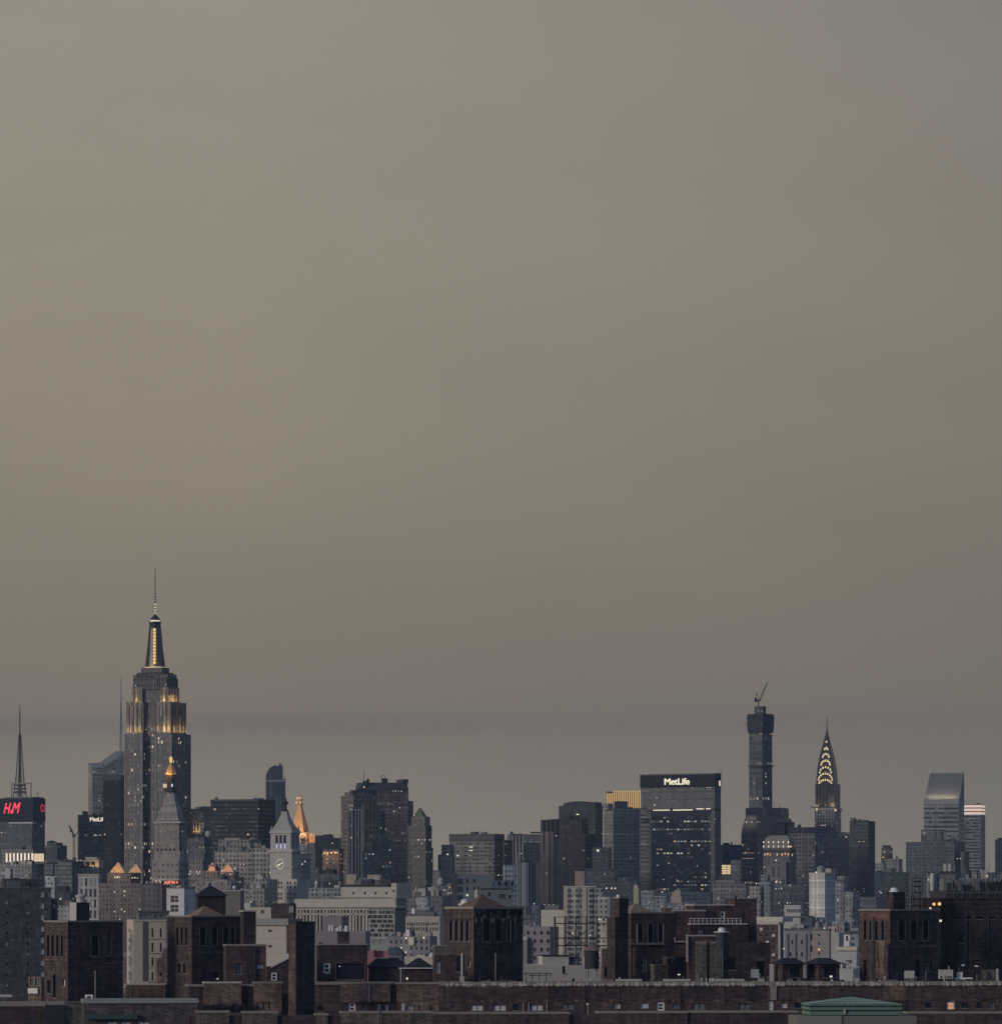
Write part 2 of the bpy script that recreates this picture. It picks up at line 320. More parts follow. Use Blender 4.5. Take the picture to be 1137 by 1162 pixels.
        if coping:
            cm, ch, co = coping; m2 = MB()
            for q in ((x0-co, x1+co, y-co, y+.5), (x0-co, x1+co, y+d-.5, y+d+co), (x0-co, x0+.5, y+.5, y+d-.5), (x1-.5, x1+co, y+.5, y+d-.5)): m2.box(*q, z1+.002, z1+ch)
            s.part('coping', m2, cm, ob)
        s.last = (x0, x1, y, y+d, zb, z1)
        if s.main is None and pb is None: s.main = s.last
        return ob
    def clutter(s, n, seed, mats, hs=(2, 5), ws=(3, 9), bx=None):
        n = int(n*(1.6 if FAR[0] else 2.6)); ws = (ws[0]*.6, ws[1]*.9)
        """mechanical boxes, vents and aerials on the roof of the last block"""
        r = random.Random(seed); x0, x1, y0, y1, zb, z1 = bx or s.last
        for i in range(n):
            w_ = r.uniform(*ws)*.5; w_ = min(w_, (x1-x0)*.3, (y1-y0)*.3); h = r.uniform(*hs)
            x = r.uniform(x0+w_*1.1, x1-w_*1.1); y = r.uniform(y0+w_, (y0+y1)/2); k = r.random()
            if k < .55: s.box('roof_bulkhead', r.choice(mats), x-w_, x+w_, y-w_*.7, y+w_*.7, z1, z1+h)
            elif k < .8:
                q = min(w_*.5, 2.2); s.part('roof_tank', MB().lathe(x, y, [(q, z1), (q, z1+h*.8), (q*1.05, z1+h*.8), (.1, z1+h*1.15)], 10), r.choice(mats))
            else: s.part('roof_aerial', MB().tube((x, y, z1), (x, y, z1+h*2.2), .16), r.choice(mats))
    def dots(s, name, mat, pts, y=-.3, sz=1.0, parent=None, h=None):
        for q in pts:
            px, py = q[:2]; k = (q[2] if len(q) > 2 else sz)*.7; x = s.fx(px, y); zz = s.z(py, x, y); hh = (h*.85 if h else k)
            s.part(name, MB().box(x-k/2, x+k/2, y-.15, y+.15, zz-hh/2, zz+hh/2), mat, parent)
    def text(s, name, txt, mat, p0, p1, q0, q1, y=-.3, shear=0, bold=0, parent=None):
        cu = bpy.data.curves.new('letters', 'FONT'); cu.body = txt; cu.extrude = .04; cu.shear = shear; cu.bevel_depth = bold; cu.bevel_resolution = 0; cu.space_character = .95
        tmp = bpy.data.objects.new('tmp', cu); C.objects.link(tmp); bpy.context.view_layer.update()
        me = bpy.data.meshes.new_from_object(tmp.evaluated_get(bpy.context.evaluated_depsgraph_get()))
        bpy.data.objects.remove(tmp); me.name = name
        xs = [v.co.x for v in me.vertices]; ys = [v.co.y for v in me.vertices]
        x0, x1 = s.fx(p0, y), s.fx(p1, y); z0, z1 = s.z(q1, x0, y), s.z(q0, x0, y)
        for v in me.vertices:
            a = (v.co.x-min(xs)) / (max(xs)-min(xs)) if False else v.co.x
        mx, Mx, my, My = min(xs), max(xs), min(ys), max(ys)
        for v in me.vertices:
            x = x0+(v.co.x-mx)/(Mx-mx)*(x1-x0); z = z0+(v.co.y-my)/(My-my)*(z1-z0); v.co = (x, y-v.co.z*5, z)
        me.materials.clear(); me.materials.append(mat)
        return link(name, me, parent or s.o)
def flood(th, x, y, z, tx, ty, tz, e, size=3, col=(1, .66, .27)):
    """a real floodlight on a setback: lamp at x,y,z aimed at tx,ty,tz"""
    ld = bpy.data.lights.new('floodlight', 'AREA'); ld.energy = e*FLOOD; ld.size = size; ld.color = col; ld.shape = 'SQUARE'
    o = bpy.data.objects.new('floodlight', ld); C.objects.link(o); o.parent = th.o; z += 1.6; o.location = (x, y, z)
    o.rotation_euler = (Vector((tx, ty, tz))-Vector((x, y, z))).to_track_quat('-Z', 'Y').to_euler()
    return o
# ------------------------------------------------------------------ shared materials
M_dark = plain('dark_roofing', (.035, .038, .045)); M_mid = plain('grey_roofing', (.13, .13, .135)); M_lite = plain('pale_roofing', (.42, .41, .38)); M_cream = plain('cream_stone', (.55, .48, .37))
M_white = plain('white_paint', (.72, .71, .68), streak=.12); M_pane = plain('dark_pane', (.012, .014, .022), rough=.2, streak=.3); M_steel = plain('dark_steel', (.03, .033, .04), rough=.5, metal=.3)
M_gpane = plain('grey_pane', (.16, .17, .19), rough=.25); M_blind = plain('pale_blind', (.58, .58, .58), rough=.6); M_void = plain('opening_shade', (.006, .010, .030), rough=.9)  # void panel: the shade inside the openings is painted as navy
M_coping = plain('weathered_coping', (.26, .235, .20), streak=.5, scale=2); M_jamb = plain('sooty_jamb', (.15, .12, .11), streak=.6, scale=2); M_copingL = plain('pale_coping', (.45, .43, .38), streak=.35, scale=1.5)
M_copper = plain('green_copper', (.12, .215, .165), streak=.35, scale=1); M_terra = plain('terracotta_tile', (.24, .15, .095), streak=.35, scale=1.5); M_tan = plain('tan_stone', (.36, .31, .25))
G_white = glow('white_light', (1, .88, .68), .8); G_warm = glow('warm_light', (1, .66, .26), 1.0); G_cool = glow('cool_light', (.62, .72, 1), .9); G_red = glow('red_light', (1, .05, .09), .95)
G_gold = glow('gold_light', (1, .62, .2), .8); G_pale = glow('pale_gold_light', (.95, .74, .46), .55); G_orange = glow('orange_light', (1, .33, .12), .9)
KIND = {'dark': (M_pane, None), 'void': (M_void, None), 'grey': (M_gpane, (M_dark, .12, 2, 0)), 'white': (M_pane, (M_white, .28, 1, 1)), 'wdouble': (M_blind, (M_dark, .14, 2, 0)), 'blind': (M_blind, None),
        'wwide': (M_pane, (M_white, .45, 1, 1)), 'lit': (glow('lit_room', (1, .45, .18), .5), (M_white, .3, 1, 1)), 'slot': (M_void, None), 'wmul': (M_pane, (M_white, .2, 2, 1)), 'bdouble': (M_gpane, (M_steel, .2, 2, 0))}
B_front = brick('soot_brick', (.086, .059, .058)); B_brown = brick('brown_brick', (.17, .115, .095)); B_red = brick('red_brick', (.20, .10, .085)); B_dark = brick('dark_brick', (.056, .041, .045)); B_pink = brick('pink_brick', (.24, .17, .155)); B_olive = brick('olive_brick', (.15, .14, .115)); B_grey = brick('grey_brick', (.16, .15, .15), dark=.7)
# ------------------------------------------------------------------ ground
g = MB().box(-4900, 4900, -280, 15900, -2, 0); go = link('ground', g.mesh('ground', plain('asphalt', (.05, .05, .052), scale=.02))); go['kind'] = 'structure'
# ================================================================== FAR SKYLINE (4.4 to 7.6 km away)
STONE = (.34, .32, .30)
# ---- tower with red letters and lattice mast
t = Thing('skyscraper', 'dark tower with glowing red script letters and tall lattice mast on its roof', 'skyscraper', 37, 6200, -22)
f1 = fac('sign_tower_glass', (.10, .11, .12), (.03, .04, .055), 4, 4, .6, .5, lit=.03); f1b = fac('sign_tower_piers', (.20, .20, .20), (.04, .05, .06), 3.4, 30, .5, .96, lit=0)
t.block('body', f1, -16, 37, 51, 930)
t.block('sign_box', plain('sign_box_dark', (.012, .015, .022), rough=.9), -14, 37.6, 51.6, 906, 932, y=-3)
t.block('roof_screen', f1b, 5, 37, 50, 904.5, 906.2, y=2)
t.block('setback', f1, 11, 36.5, 37, 934.5, y=-12, D=10); t.block('setback_cornice', plain('pale_cornice', (.4, .4, .42)), 10, 37, 37.2, 933, 935, y=-13, D=12)
[t.text('sign_letters', c, G_red, a, b, q, r_, y=-3.4, shear=.35, bold=.02) for c, a, b, q, r_ in (('H', 4, 12.6, 911.5, 923.5), ('&', 11.3, 14, 919, 923.5), ('M', 13.2, 23.5, 911, 923.2))]
m = MB(); x1 = t.fx(37.6, -3)
for i in range(14):
    a = 2*math.pi*i/14; a2 = 2*math.pi*(i+1)/14; zc = t.z(917, x1, 0); ymid = abs(t.sy(48, x1))
    m.tube((x1+.6, ymid+5*math.cos(a), zc+5*math.sin(a)), (x1+.6, ymid+5*math.cos(a2), zc+5*math.sin(a2)), .8)
t.part('sign_letters', m, glow('dim_red', (.55, .03, .06), .8))
m = MB(); cx, cy = t.fx(22.5, 20), 20; zb = t.z(906, cx, cy)
ZZ = lambda py: t.z(py, cx, cy)
for sx in (-1, 1):
    for sy in (-1, 1):
        m.tube((cx+sx*7, cy+sy*7, zb), (cx+sx*4, cy+sy*4, ZZ(884)), .7); m.tube((cx+sx*4, cy+sy*4, ZZ(884)), (cx+sx*1.1, cy+sy*1.1, ZZ(834)), .6)
for k in range(13):
    z0 = zb+(ZZ(834)-zb)*k/13; z1 = zb+(ZZ(834)-zb)*(k+1)/13; r0 = 7-5.9*k/13; r1 = 7-5.9*(k+1)/13
    for sy in (-1, 1):
        m.tube((cx-r0, cy+sy*r0, z0), (cx+r1, cy+sy*r1, z1), .35); m.tube((cx+r0, cy+sy*r0, z0), (cx-r1, cy+sy*r1, z1), .35); m.tube((cx-r0, cy+sy*r0, z0), (cx+r0, cy+sy*r0, z0), .35)
m.tube((cx, cy, zb), (cx, cy, ZZ(832)), 1.2); m.tube((cx, cy, ZZ(834)), (cx, cy, ZZ(808)), .85); m.tube((cx, cy, ZZ(808)), (cx, cy, ZZ(800)), .5)
for py in (900, 896, 892): m.box(cx-8, cx+8, cy-5, cy+5, ZZ(py), ZZ(py)+2)
t.part('antenna_mast', m, M_steel)
m = MB()
for px in (11, 33): m.box(t.fx(px)-.7, t.fx(px)+.7, 5, 6.2, zb, ZZ(889.5))
m.box(t.fx(11), t.fx(33), 5, 6.2, ZZ(890.5), ZZ(889)); t.part('mast_frame', m, plain('pale_steel', (.22, .2, .18)))
t.part('antenna', MB().tube((t.fx(41), 5, zb), (t.fx(41), 5, ZZ(899)), .5), M_steel)
# ---- building with lit colonnade strip
t = Thing('office_building', 'grey building with a strip of glowing white slots under its roof', 'building', 50, 4700, -30)
f2 = fac('mottled_stone', (.24, .225, .21), (.05, .055, .06), 2.6, 3.4, .5, .5, lit=.02); t.block('wall', f2, 2, 38, 50, 964)
x0, x1, y0, y1, zb, z1 = t.last
for k in range(8): t.box('lit_slot', G_white, t.fx(7+4.15*k), t.fx(8.5+4.15*k), -.5, 0, t.z(978.5), t.z(968.5))
t.part('lit_panel', MB().box(t.fx(38.6), t.fx(49.8), -.5, 0, t.z(978), t.z(969)), G_pale)
t.block('ledge', M_mid, -2, 52, 52, 979, 980.5, y=-1.5, D=20); t.clutter(4, 3, [M_mid, M_dark])
t = Thing('office_building', 'mottled grey block below the lit slots at the left edge of the photo', 'building', 44, 4200, -25)
t.block('wall', fac('mottled_grey2', (.27, .26, .25), (.05, .055, .06), 3, 3.5, .5, .55, lit=.05), -3, 36, 44, 981); t.clutter(5, 4, [M_mid, M_lite])
t.block('window_bay', fac('big_bay', (.4, .4, .4), (.04, .05, .06), 5, 7, .55, .6, lit=0), 2, 12, 12, 986, 998, y=-2, D=8)
# ---- dark teal cluster between mast tower and crane
t = Thing('office_building', 'dark green glass block with a low rounded roof house right of the red-letter tower', 'building', 65, 5400, -20)
t.block('wall', fac('teal_dark', (.06, .085, .085), (.025, .035, .04), 4, 3.8, .7, .5, lit=.03), 51, 65, 76, 959.5)
t.block('roof_house', M_steel, 53, 64, 65, 956.5, 959.6, y=3, D=18)
t.part('roof_dome', MB().lathe(t.fx(58.5, 8), 8, [(6.5, t.z(956.6)), (5.5, t.z(955.4)), (3, t.z(954.4)), (.5, t.z(954))], 12), M_steel)
t = Thing('office_building', 'plain teal glass box standing in front of the dark green block', 'building', 80, 4900, -25)
t.block('wall', fac('teal_glass', (.07, .10, .11), (.04, .065, .075), 3, 4, .8, .6, lit=.01), 61, 82, 83, 978, D=40); t.clutter(2, 9, [M_dark])
t = Thing('office_building', 'narrow blue-green office block with banded floors below the teal box', 'building', 62, 4600, -20)
t.block('wall', fac('band_teal', (.13, .16, .16), (.04, .05, .06), 3, 4, 1.01, .5, lit=.02), 50, 60, 62, 981); t.block('lit_floor', M_lite, 51, 60, 62.2, 995, 999, y=-1)
# ---- tower crane
t = Thing('tower_crane', 'slim tower crane with raised jib against the sky left of the dark glass tower', 'crane', 84, 5300, 0, z=0)
m = MB(); xm = 0; 
for sx in (-1, 1):
    for sy in (-1, 1): m.tube((sx*1.1, sy*1.1, 0), (sx*1.1, sy*1.1, t.z(949)), .35)
z0 = 0
while z0 < t.z(949)-3: m.tube((-1.1, -1.1, z0), (1.1, -1.1, z0+3), .25); m.tube((1.1, -1.1, z0+3), (-1.1, -1.1, z0+6), .25); z0 += 6
t.part('mast', m, plain('crane_rust', (.16, .11, .09)))
m = MB(); m.tube((0, 0, t.z(949)), (t.fx(78.5), 0, t.z(937)), .8); m.tube((0, 0, t.z(946)), (t.fx(78.5), 0, t.z(937)), .3); m.tube((0, 0, t.z(950)), (3.5, 0, t.z(946)), .9); t.part('jib', m, M_steel)
t.box('counterweight', M_steel, t.fx(79.6), t.fx(81.2), -1, 1, t.z(944.5), t.z(940))
t.box('cab', M_steel, -2, 1.5, -1.5, 1.5, t.z(950), t.z(947.5))
# ---- crystalline tower with spire, behind the tallest one
t = Thing('skyscraper', 'pale glass tower with a sloping cut roof and slender white spire', 'skyscraper', 105, 5900, 12)
fb = fac('crystal_glass', (.27, .26, .235), (.16, .155, .145), 3, 4.1, .7, .55, lit=.03, rough=.35, litc=(.9, .85, .75), ls=.7)
x0, x1 = t.fx(105), t.fx(150); m = MB(); d = 50
pts = [(x0, t.z(872)), (t.fx(118), t.z(871)), (t.fx(136), t.z(858)), (x1, t.z(857))]
for (a, za), (b, zb) in zip(pts, pts[1:]):
    m.face([(a, 0, 0), (b, 0, 0), (b, 0, zb), (a, 0, za)], [(a, 0), (b, 0), (b, zb), (a, za)]); m.face([(a, 0, za), (b, 0, zb), (b, d, zb+8), (a, d, za+8)]); m.face([(b, d, 0), (a, d, 0), (a, d, za+8), (b, d, zb+8)], [(b, 0), (a, 0), (a, za), (b, zb)])
m.face([(x0, 0, 0), (x0, 0, pts[0][1]), (x0, d, pts[0][1]+8), (x0, d, 0)], [(0, 0), (0, 300), (d, 300), (d, 0)]); m.face([(x1, 0, 0), (x1, d, 0), (x1, d, pts[3][1]+8), (x1, 0, pts[3][1])], [(0, 0), (d, 0), (d, 300), (0, 300)])
t.part('glass_body', m, fb); t.box('screen_wall', fb, t.fx(116), t.fx(118.5), 2, 8, t.z(872), t.z(867))
m = MB(); cx = t.fx(137.2, 12); zt = t.z(769); zb = t.z(858); r0 = 4.2
for k in range(22):
    a = zb+(zt-zb)*.8*k/22; b = zb+(zt-zb)*.8*(k+1)/22; ra = r0*(1-k/24); rb = r0*(1-(k+1)/24)
    for q in ((-1, -1), (1, -1), (0, 1)): m.tube((cx+q[0]*ra*.5, 12+q[1]*ra*.5, a), (cx+q[0]*rb*.5, 12+q[1]*rb*.5, b), .4)
    m.tube((cx-ra*.5, 12-ra*.5, a), (cx+rb*.5, 12-rb*.5, b), .45)
m.tube((cx, 12, zb), (cx, 12, zt), .55); t.part('spire', m, plain('spire_white', (.20, .22, .26), streak=.5))
# ---- dark box with white letters
t = Thing('skyscraper', 'dark green-black office tower with small white letters along its top edge', 'skyscraper', 89, 5600, 15)
t.block('body', fac('dark_letters_glass', (.045, .055, .06), (.02, .03, .035), 5, 3.9, .9, .5, lit=.025), 88, 89, 122, 925); t.text('sign_letters', 'MetLife', G_white, 102, 119.5, 927.6, 932.4, y=-.6, bold=.022)
t.clutter(4, 5, [M_dark, M_steel])
t = Thing('office_building', 'building with a glowing yellow temple-like roof house in front of the small white letters', 'building', 110, 4750, -18)
f3 = fac('grey_piers', (.30, .30, .30), (.05, .055, .06), 4.2, 11, .5, .72, lit=.02); t.block('wall', fac('grey_top', (.19, .2, .2), (.05, .05, .06), 3.5, 3.6, .5, .45, lit=.04), 84, 113, 117, 985)
t.block('lit_loggia', M_tan, 95, 112, 112.2, 976, 985, y=6, D=14, wf=[(97.5, 102, 978, 982), (103, 108, 978, 982)], kind='dark')
t.block('loggia_roof', M_tan, 97, 110, 110.2, 973, 976.2, y=7, D=12); t.block('front_wing', f3, 90, 114, 116, 997, y=-10)
for px in (96.5, 101, 106, 110.5): flood(t, t.fx(px), 2.5, t.z(984.7), t.fx(px), 8, t.z(976), 900, 3)
# ---- near-black slab
t = Thing('skyscraper', 'near-black slab tower left of the tallest skyscraper', 'skyscraper', 137, 5300, -15)
t.block('body', fac('black_slab', (.012, .012, .016), (.014, .016, .022), 3, 3.8, .5, .6, lit=.004), 117, 137, 144, 880.5); t.block('roof_cap', M_steel, 116.8, 137.2, 144.2, 879.5, 886, y=-.6)
for px in (128, 133): t.part('roof_aerial', MB().tube((t.fx(px, 8), 8, t.z(880)), (t.fx(px, 8), 8, t.z(877)), .4), M_steel)
t = Thing('skyscraper', 'blue-grey glass tower squeezed between the black slab and the tallest skyscraper', 'skyscraper', 138, 5500, 10)
t.block('body', fac('blue_slab', (.09, .11, .14), (.04, .055, .075), 3, 3.9, .6, .5, lit=.03), 137, 137.5, 152, 905)
# ---- the tallest: stepped art deco skyscraper
t = Thing('skyscraper', 'tallest skyscraper with stepped top, gold-lit setbacks and banded needle antenna', 'skyscraper', 195, 5000, -24)
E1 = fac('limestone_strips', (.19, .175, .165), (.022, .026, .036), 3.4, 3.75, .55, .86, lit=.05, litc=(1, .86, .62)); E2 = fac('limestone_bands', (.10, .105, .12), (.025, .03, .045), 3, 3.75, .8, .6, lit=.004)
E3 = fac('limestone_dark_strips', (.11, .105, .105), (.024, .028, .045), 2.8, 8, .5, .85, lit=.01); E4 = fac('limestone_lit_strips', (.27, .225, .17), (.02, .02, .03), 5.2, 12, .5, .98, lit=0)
def slab(name, mat, pl, pr, pt, pb, y, D, side=None):
    x0, x1 = t.fx(pl, y), t.fx(pr, y); za = 0 if pb is None else t.z(pb, x0, y); return t.box(name, mat, x0, x1, y, y+D, za, t.z(pt, x0, y))
slab('body', E1, 141.5, 194, 834, None, 8, 38); slab('wing', E1, 141, 162, 833, None, 0, 46); slab('wing', E1, 176, 195, 833, None, 0, 46)
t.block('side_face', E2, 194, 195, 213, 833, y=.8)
for px in (141.8, 161, 177, 194): slab('corner_pier', plain('limestone', (.22, .21, .19)), px-.7, px+.7, 833, None, -.5, 1.2)
# second stage
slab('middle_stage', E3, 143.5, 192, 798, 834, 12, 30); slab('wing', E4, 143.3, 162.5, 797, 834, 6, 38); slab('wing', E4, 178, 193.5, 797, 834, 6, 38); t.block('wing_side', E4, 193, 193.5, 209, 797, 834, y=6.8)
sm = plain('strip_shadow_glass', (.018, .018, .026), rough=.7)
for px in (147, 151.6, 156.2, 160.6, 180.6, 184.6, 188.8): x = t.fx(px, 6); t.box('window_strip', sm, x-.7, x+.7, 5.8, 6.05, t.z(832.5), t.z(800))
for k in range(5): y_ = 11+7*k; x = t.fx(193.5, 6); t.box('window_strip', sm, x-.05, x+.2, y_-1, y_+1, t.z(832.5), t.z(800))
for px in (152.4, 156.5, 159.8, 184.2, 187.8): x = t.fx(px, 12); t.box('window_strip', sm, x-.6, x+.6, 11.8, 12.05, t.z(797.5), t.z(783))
# third stage
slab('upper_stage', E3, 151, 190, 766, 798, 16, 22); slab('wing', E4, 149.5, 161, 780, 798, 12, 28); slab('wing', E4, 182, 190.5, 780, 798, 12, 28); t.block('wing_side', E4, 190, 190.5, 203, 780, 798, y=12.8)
t.block('crown_block', fac('crown_dark', (.04, .038, .045), (.02, .02, .03), 2.6, 6, .4, .9, lit=0), 151, 189, 202, 769, 782, y=13)
t.block('crown_block', fac('crown_dark2', (.035, .034, .04), (.02, .02, .03), 2, 3, .4, .5, lit=.01), 155, 186, 197, 763, 770, y=16)
t.block('crown_step', M_steel, 160, 184, 192, 757.5, 764, y=19)
t.block('light_band', G_pale, 162.5, 181.5, 188, 759.6, 761, y=20.8, D=14); t.block('light_band', G_pale, 164, 181, 186.5, 756.6, 757.8, y=21.4, D=13)
cx, cy = t.fx(176, 30), 30; Z = lambda py: t.z(py, cx, cy)
t.block('crown_step', M_steel, 164, 182, 188.5, 757.8, 764, y=21)
oct_ = lambda r: [(cx+r*math.cos(math.pi/4*(i+.5)), cy+r*math.sin(math.pi/4*(i+.5))) for i in range(8)]
mastm = plain('mast_metal', (.10, .09, .085), rough=.45, metal=.4)
m = MB().loft(oct_(8.6), Z(760), oct_(7.6), Z(745)).loft(oct_(7.6), Z(745), oct_(6.2), Z(712)); t.part('mooring_mast', m, mastm)
for q, a in ((0, -90), (1, 0), (2, 180), (3, 90)):
    ca, sa = math.cos(R(a+45)), math.sin(R(a+45)); m = MB()
    m.face([(cx+ca*5, cy+sa*5, Z(758)), (cx+ca*12, cy+sa*12, Z(758)), (cx+ca*9, cy+sa*9, Z(735)), (cx+ca*7, cy+sa*7, Z(713)), (cx+ca*4, cy+sa*4, Z(713))])
    n = Vector((-sa, ca, 0))*.8; f0 = list(m.v); m = MB(); A = [tuple(Vector(v)+n) for v in f0]; B = [tuple(Vector(v)-n) for v in f0]
    m.face(A); m.face(B[::-1])
    for i in range(5): j = (i+1) % 5; m.face([A[i], B[i], B[j], A[j]])
    t.part('mast_fin', m, mastm)
nl = Vector((t.ox, t.oy, 0)); 
for k in range(11):       # lit window column facing the camera
    py = 754-3.75*k; r = 7.9-1.5*k/11
    a0 = R(-90)-t.th; wx, wy = cx-t.s*r*.98, cy-t.c*r*.98; t.part('mast_window', MB().box(wx-1.2, wx+1.2, wy-.7, wy+.7, Z(py), Z(py-2.9)), G_gold)
t.part('mast_gallery', MB().lathe(cx, cy, [(6.6, Z(713)), (6.8, Z(711)), (6.2, Z(709.5)), (7, Z(708)), (6.6, Z(706)), (5.6, Z(705.5))], 16), M_steel)
t.part('light_ring', MB().lathe(cx, cy, [(5.2, Z(705.5)), (5.2, Z(704))], 16), G_white); t.part('mast_cone', MB().lathe(cx, cy, [(6, Z(704)), (5, Z(702)), (1.6, Z(698))], 16), M_steel)
m = MB(); m2 = MB(); n = 30; m.tube((cx, cy, Z(699)), (cx, cy, Z(644)), .32, 6)
for k in range(n):
    za, zb = Z(699-k*1.55), Z(699-(k+.55)*1.55); r = 1.5 if k < 9 else (1.6 if k < 17 else .95)
    (m2 if (k < 9 and k % 2 == 0) else m).tube((cx, cy, za), (cx, cy, zb), r if k % 2 == 0 else r*.4, 6)
m.tube((cx-2.2, cy, Z(696)), (cx-2.2, cy, Z(684)), .3); m3 = MB()
for k in range(9, 18, 2): m3.tube((cx, cy, Z(699-k*1.55)), (cx, cy, Z(699-(k+.8)*1.55)), 1.0, 6)
t.part('antenna_bands', m3, M_white); t.part('antenna', m, M_steel); t.part('antenna_lights', m2, glow('antenna_glow', (1, .85, .6), .7))
for px, pb, y, e in ((145.5, 833, 1.5, 5000), (153, 833, 1.5, 2600), (160, 833, 1.5, 6500), (181, 833, 1.5, 7000), (187, 833, 1.5, 4000), (192.5, 833, 1.5, 5500)):
    flood(t, t.fx(px, y), y, t.z(pb-.8), t.fx(px, y), 7, t.z(pb-24), e, 3)
x9 = t.fx(193.5, 6)
for yy, e in ((14, 5500), (24, 4500), (33, 5500), (41, 4500)): flood(t, x9+4.5, yy, t.z(833-.8), x9, yy, t.z(809), e, 3)
for px, e in ((151.5, 2600), (156, 3000), (184, 3000), (189, 3000)): flood(t, t.fx(px, 8.5), 8.5, t.z(796.5), t.fx(px), 12.5, t.z(784), e, 2.5)
x9 = t.fx(190.5, 12)
for yy, e in ((17, 2600), (25, 3200), (33, 2600)): flood(t, x9+4, yy, t.z(796.5), x9, yy, t.z(784), e, 2.5)
for px in (171.5, 175, 180.5): flood(t, t.fx(px, 19), 19, t.z(756.5), t.fx(px, 19), 24, t.z(742), 900, 1.5)
t.dots('roof_lamp', G_white, [(166, 828, 1.1), (172.5, 827.5, 1.1), (179, 828, 1), (152, 833, 1.2), (183, 796, 1.3), (154, 778, 1.3), (188, 777, 1.2)], y=-1)
# ---- clock tower campanile with gold cupola
t = Thing('skyscraper', 'pale stone campanile tower with steep pyramid roof and glowing gold cupola', 'tower', 205, 4470, -30)
K1 = fac('campanile_stone', (.30, .275, .245), (.06, .055, .055), 3.6, 6.2, .34, .34, lit=.05, litc=(1, .8, .5)); K2 = fac('campanile_roof', (.27, .25, .23), (.06, .055, .05), 3.6, 8, .3, .16, lit=.02)
t.block('body', K1, 175, 204, 212.5, 966); t.block('loggia', K1, 176, 203, 212, 934, 967, y=1, wf=[(177.5+4.8*k, 180.2+4.8*k, 963, 974) for k in range(5)], kind='dark', depth=1)
t.block('cornice', plain('campanile_trim', (.36, .34, .31)), 173.8, 205, 214, 932.5, 934.5, y=-1.5); t.block('cornice', _m['campanile_trim'], 174, 205, 213.6, 975.5, 977, y=-1.2)
x0, x1, y0, y1 = t.fx(177, 2), t.fx(203, 2), 2, 2+abs(t.sy(211, t.fx(203, 2))-2); zb = t.z(933)
t.part('pyramid_roof', MB().pyr(x0, x1, y0, y1, zb, t.z(899), .30, .30), K2); cx, cy = (x0+x1)/2, (y0+y1)/2; Z = lambda py: t.z(py, cx, cy)
t.part('lantern_base', MB().lathe(cx, cy, [(6.8, Z(899)), (6.8, Z(896.5)), (5.5, Z(896))], 8), M_steel)
t.part('lantern', MB().lathe(cx, cy, [(4.3, Z(897)), (4.3, Z(880))], 8), plain('lantern_bronze', (.08, .06, .04), metal=.3))
t.part('cupola', MB().lathe(cx, cy, [(5.8, Z(880)), (5.2, Z(877)), (3.6, Z(872)), (1.8, Z(868)), (.8, Z(866))], 8), plain('gold_leaf', (.75, .42, .14), rough=.45, metal=.2))
t.part('lantern_light', MB().lathe(cx, cy, [(.8, Z(866)), (1.5, Z(864)), (1.7, Z(861)), (.5, Z(858.5))], 8), G_gold)
t.box('lit_balcony', G_pale, cx-5.5, cx-1.5, cy-6, cy-5, Z(894), Z(890)); t.box('lit_balcony', G_cool, cx+4, cx+5, cy-5, cy-4, Z(893.5), Z(890))
for dx in (-5, 0, 5): flood(t, cx+dx, cy-9, Z(883), cx+dx*.4, cy, Z(874), 1500, 1.5)
t.dots('roof_lamp', G_warm, [(188, 878, .9), (198.5, 878, .9), (176, 992, .9), (171.5, 996, .9)], y=-2)
t.block('lower_wing', fac('campanile_low', (.30, .28, .25), (.06, .06, .06), 4.5, 5.2, .5, .45, lit=.05), 173, 203, 214, 976, y=-4)
# ---- dim blocks between tallest skyscraper and black box tower
t = Thing('office_building', 'dim slate-grey block behind the small lit stone tower', 'building', 226, 5600, 0)
t.block('wall', fac('slate', (.05, .06, .065), (.03, .035, .04), 4, 4, .5, .5, lit=.01), 211, 211, 240, 918); t.block('upper_wall', _m['slate'], 227, 227, 240, 915.5, 919, y=1, D=20)
t = Thing('stone_tower', 'small stone tower with softly lit arcaded crown right of the campanile', 'tower', 229, 5050, -30)
t.block('body', fac('small_tower', (.27, .25, .22), (.06, .055, .05), 2.5, 4, .4, .5, lit=.03), 215, 228, 234, 946); t.block('lit_stage', M_cream, 219, 227, 231, 926.5, 946, y=4, wf=[(220.5, 222, 934, 943), (224, 225.5, 934, 943)])
t.block('upper_stage', M_tan, 217.5, 228, 233, 929, 934, y=2); t.block('crown', M_cream, 220, 227, 229.5, 921.5, 927, y=5)
for px in (219, 223, 227): flood(t, t.fx(px, -2), -2, t.z(947), t.fx(px), 5, t.z(934), 1300, 2)
t.dots('roof_lamp', G_warm, [(229.8, 935, 1.3), (230.5, 939, 1.1)], y=-1)
t = Thing('office_building', 'purplish-grey block below the small lit stone tower', 'building', 232, 4800, -20)
t.block('wall', fac('violet_grey', (.12, .115, .135), (.04, .04, .055), 3.2, 3.8, .5, .5, lit=.035), 211, 232, 240, 951); t.block('lower_wall', fac('violet_tan', (.22, .20, .18), (.05, .05, .055), 3, 4, .45, .5, lit=.07, litc=WARM), 213, 230, 240, 975, y=-6)
t.part('roof_dish', MB().lathe(t.fx(236.5, -1), -1, [(.3, t.z(951)), (3, t.z(949)), (3.4, t.z(945.5)), (2, t.z(943.5))], 12), M_lite)
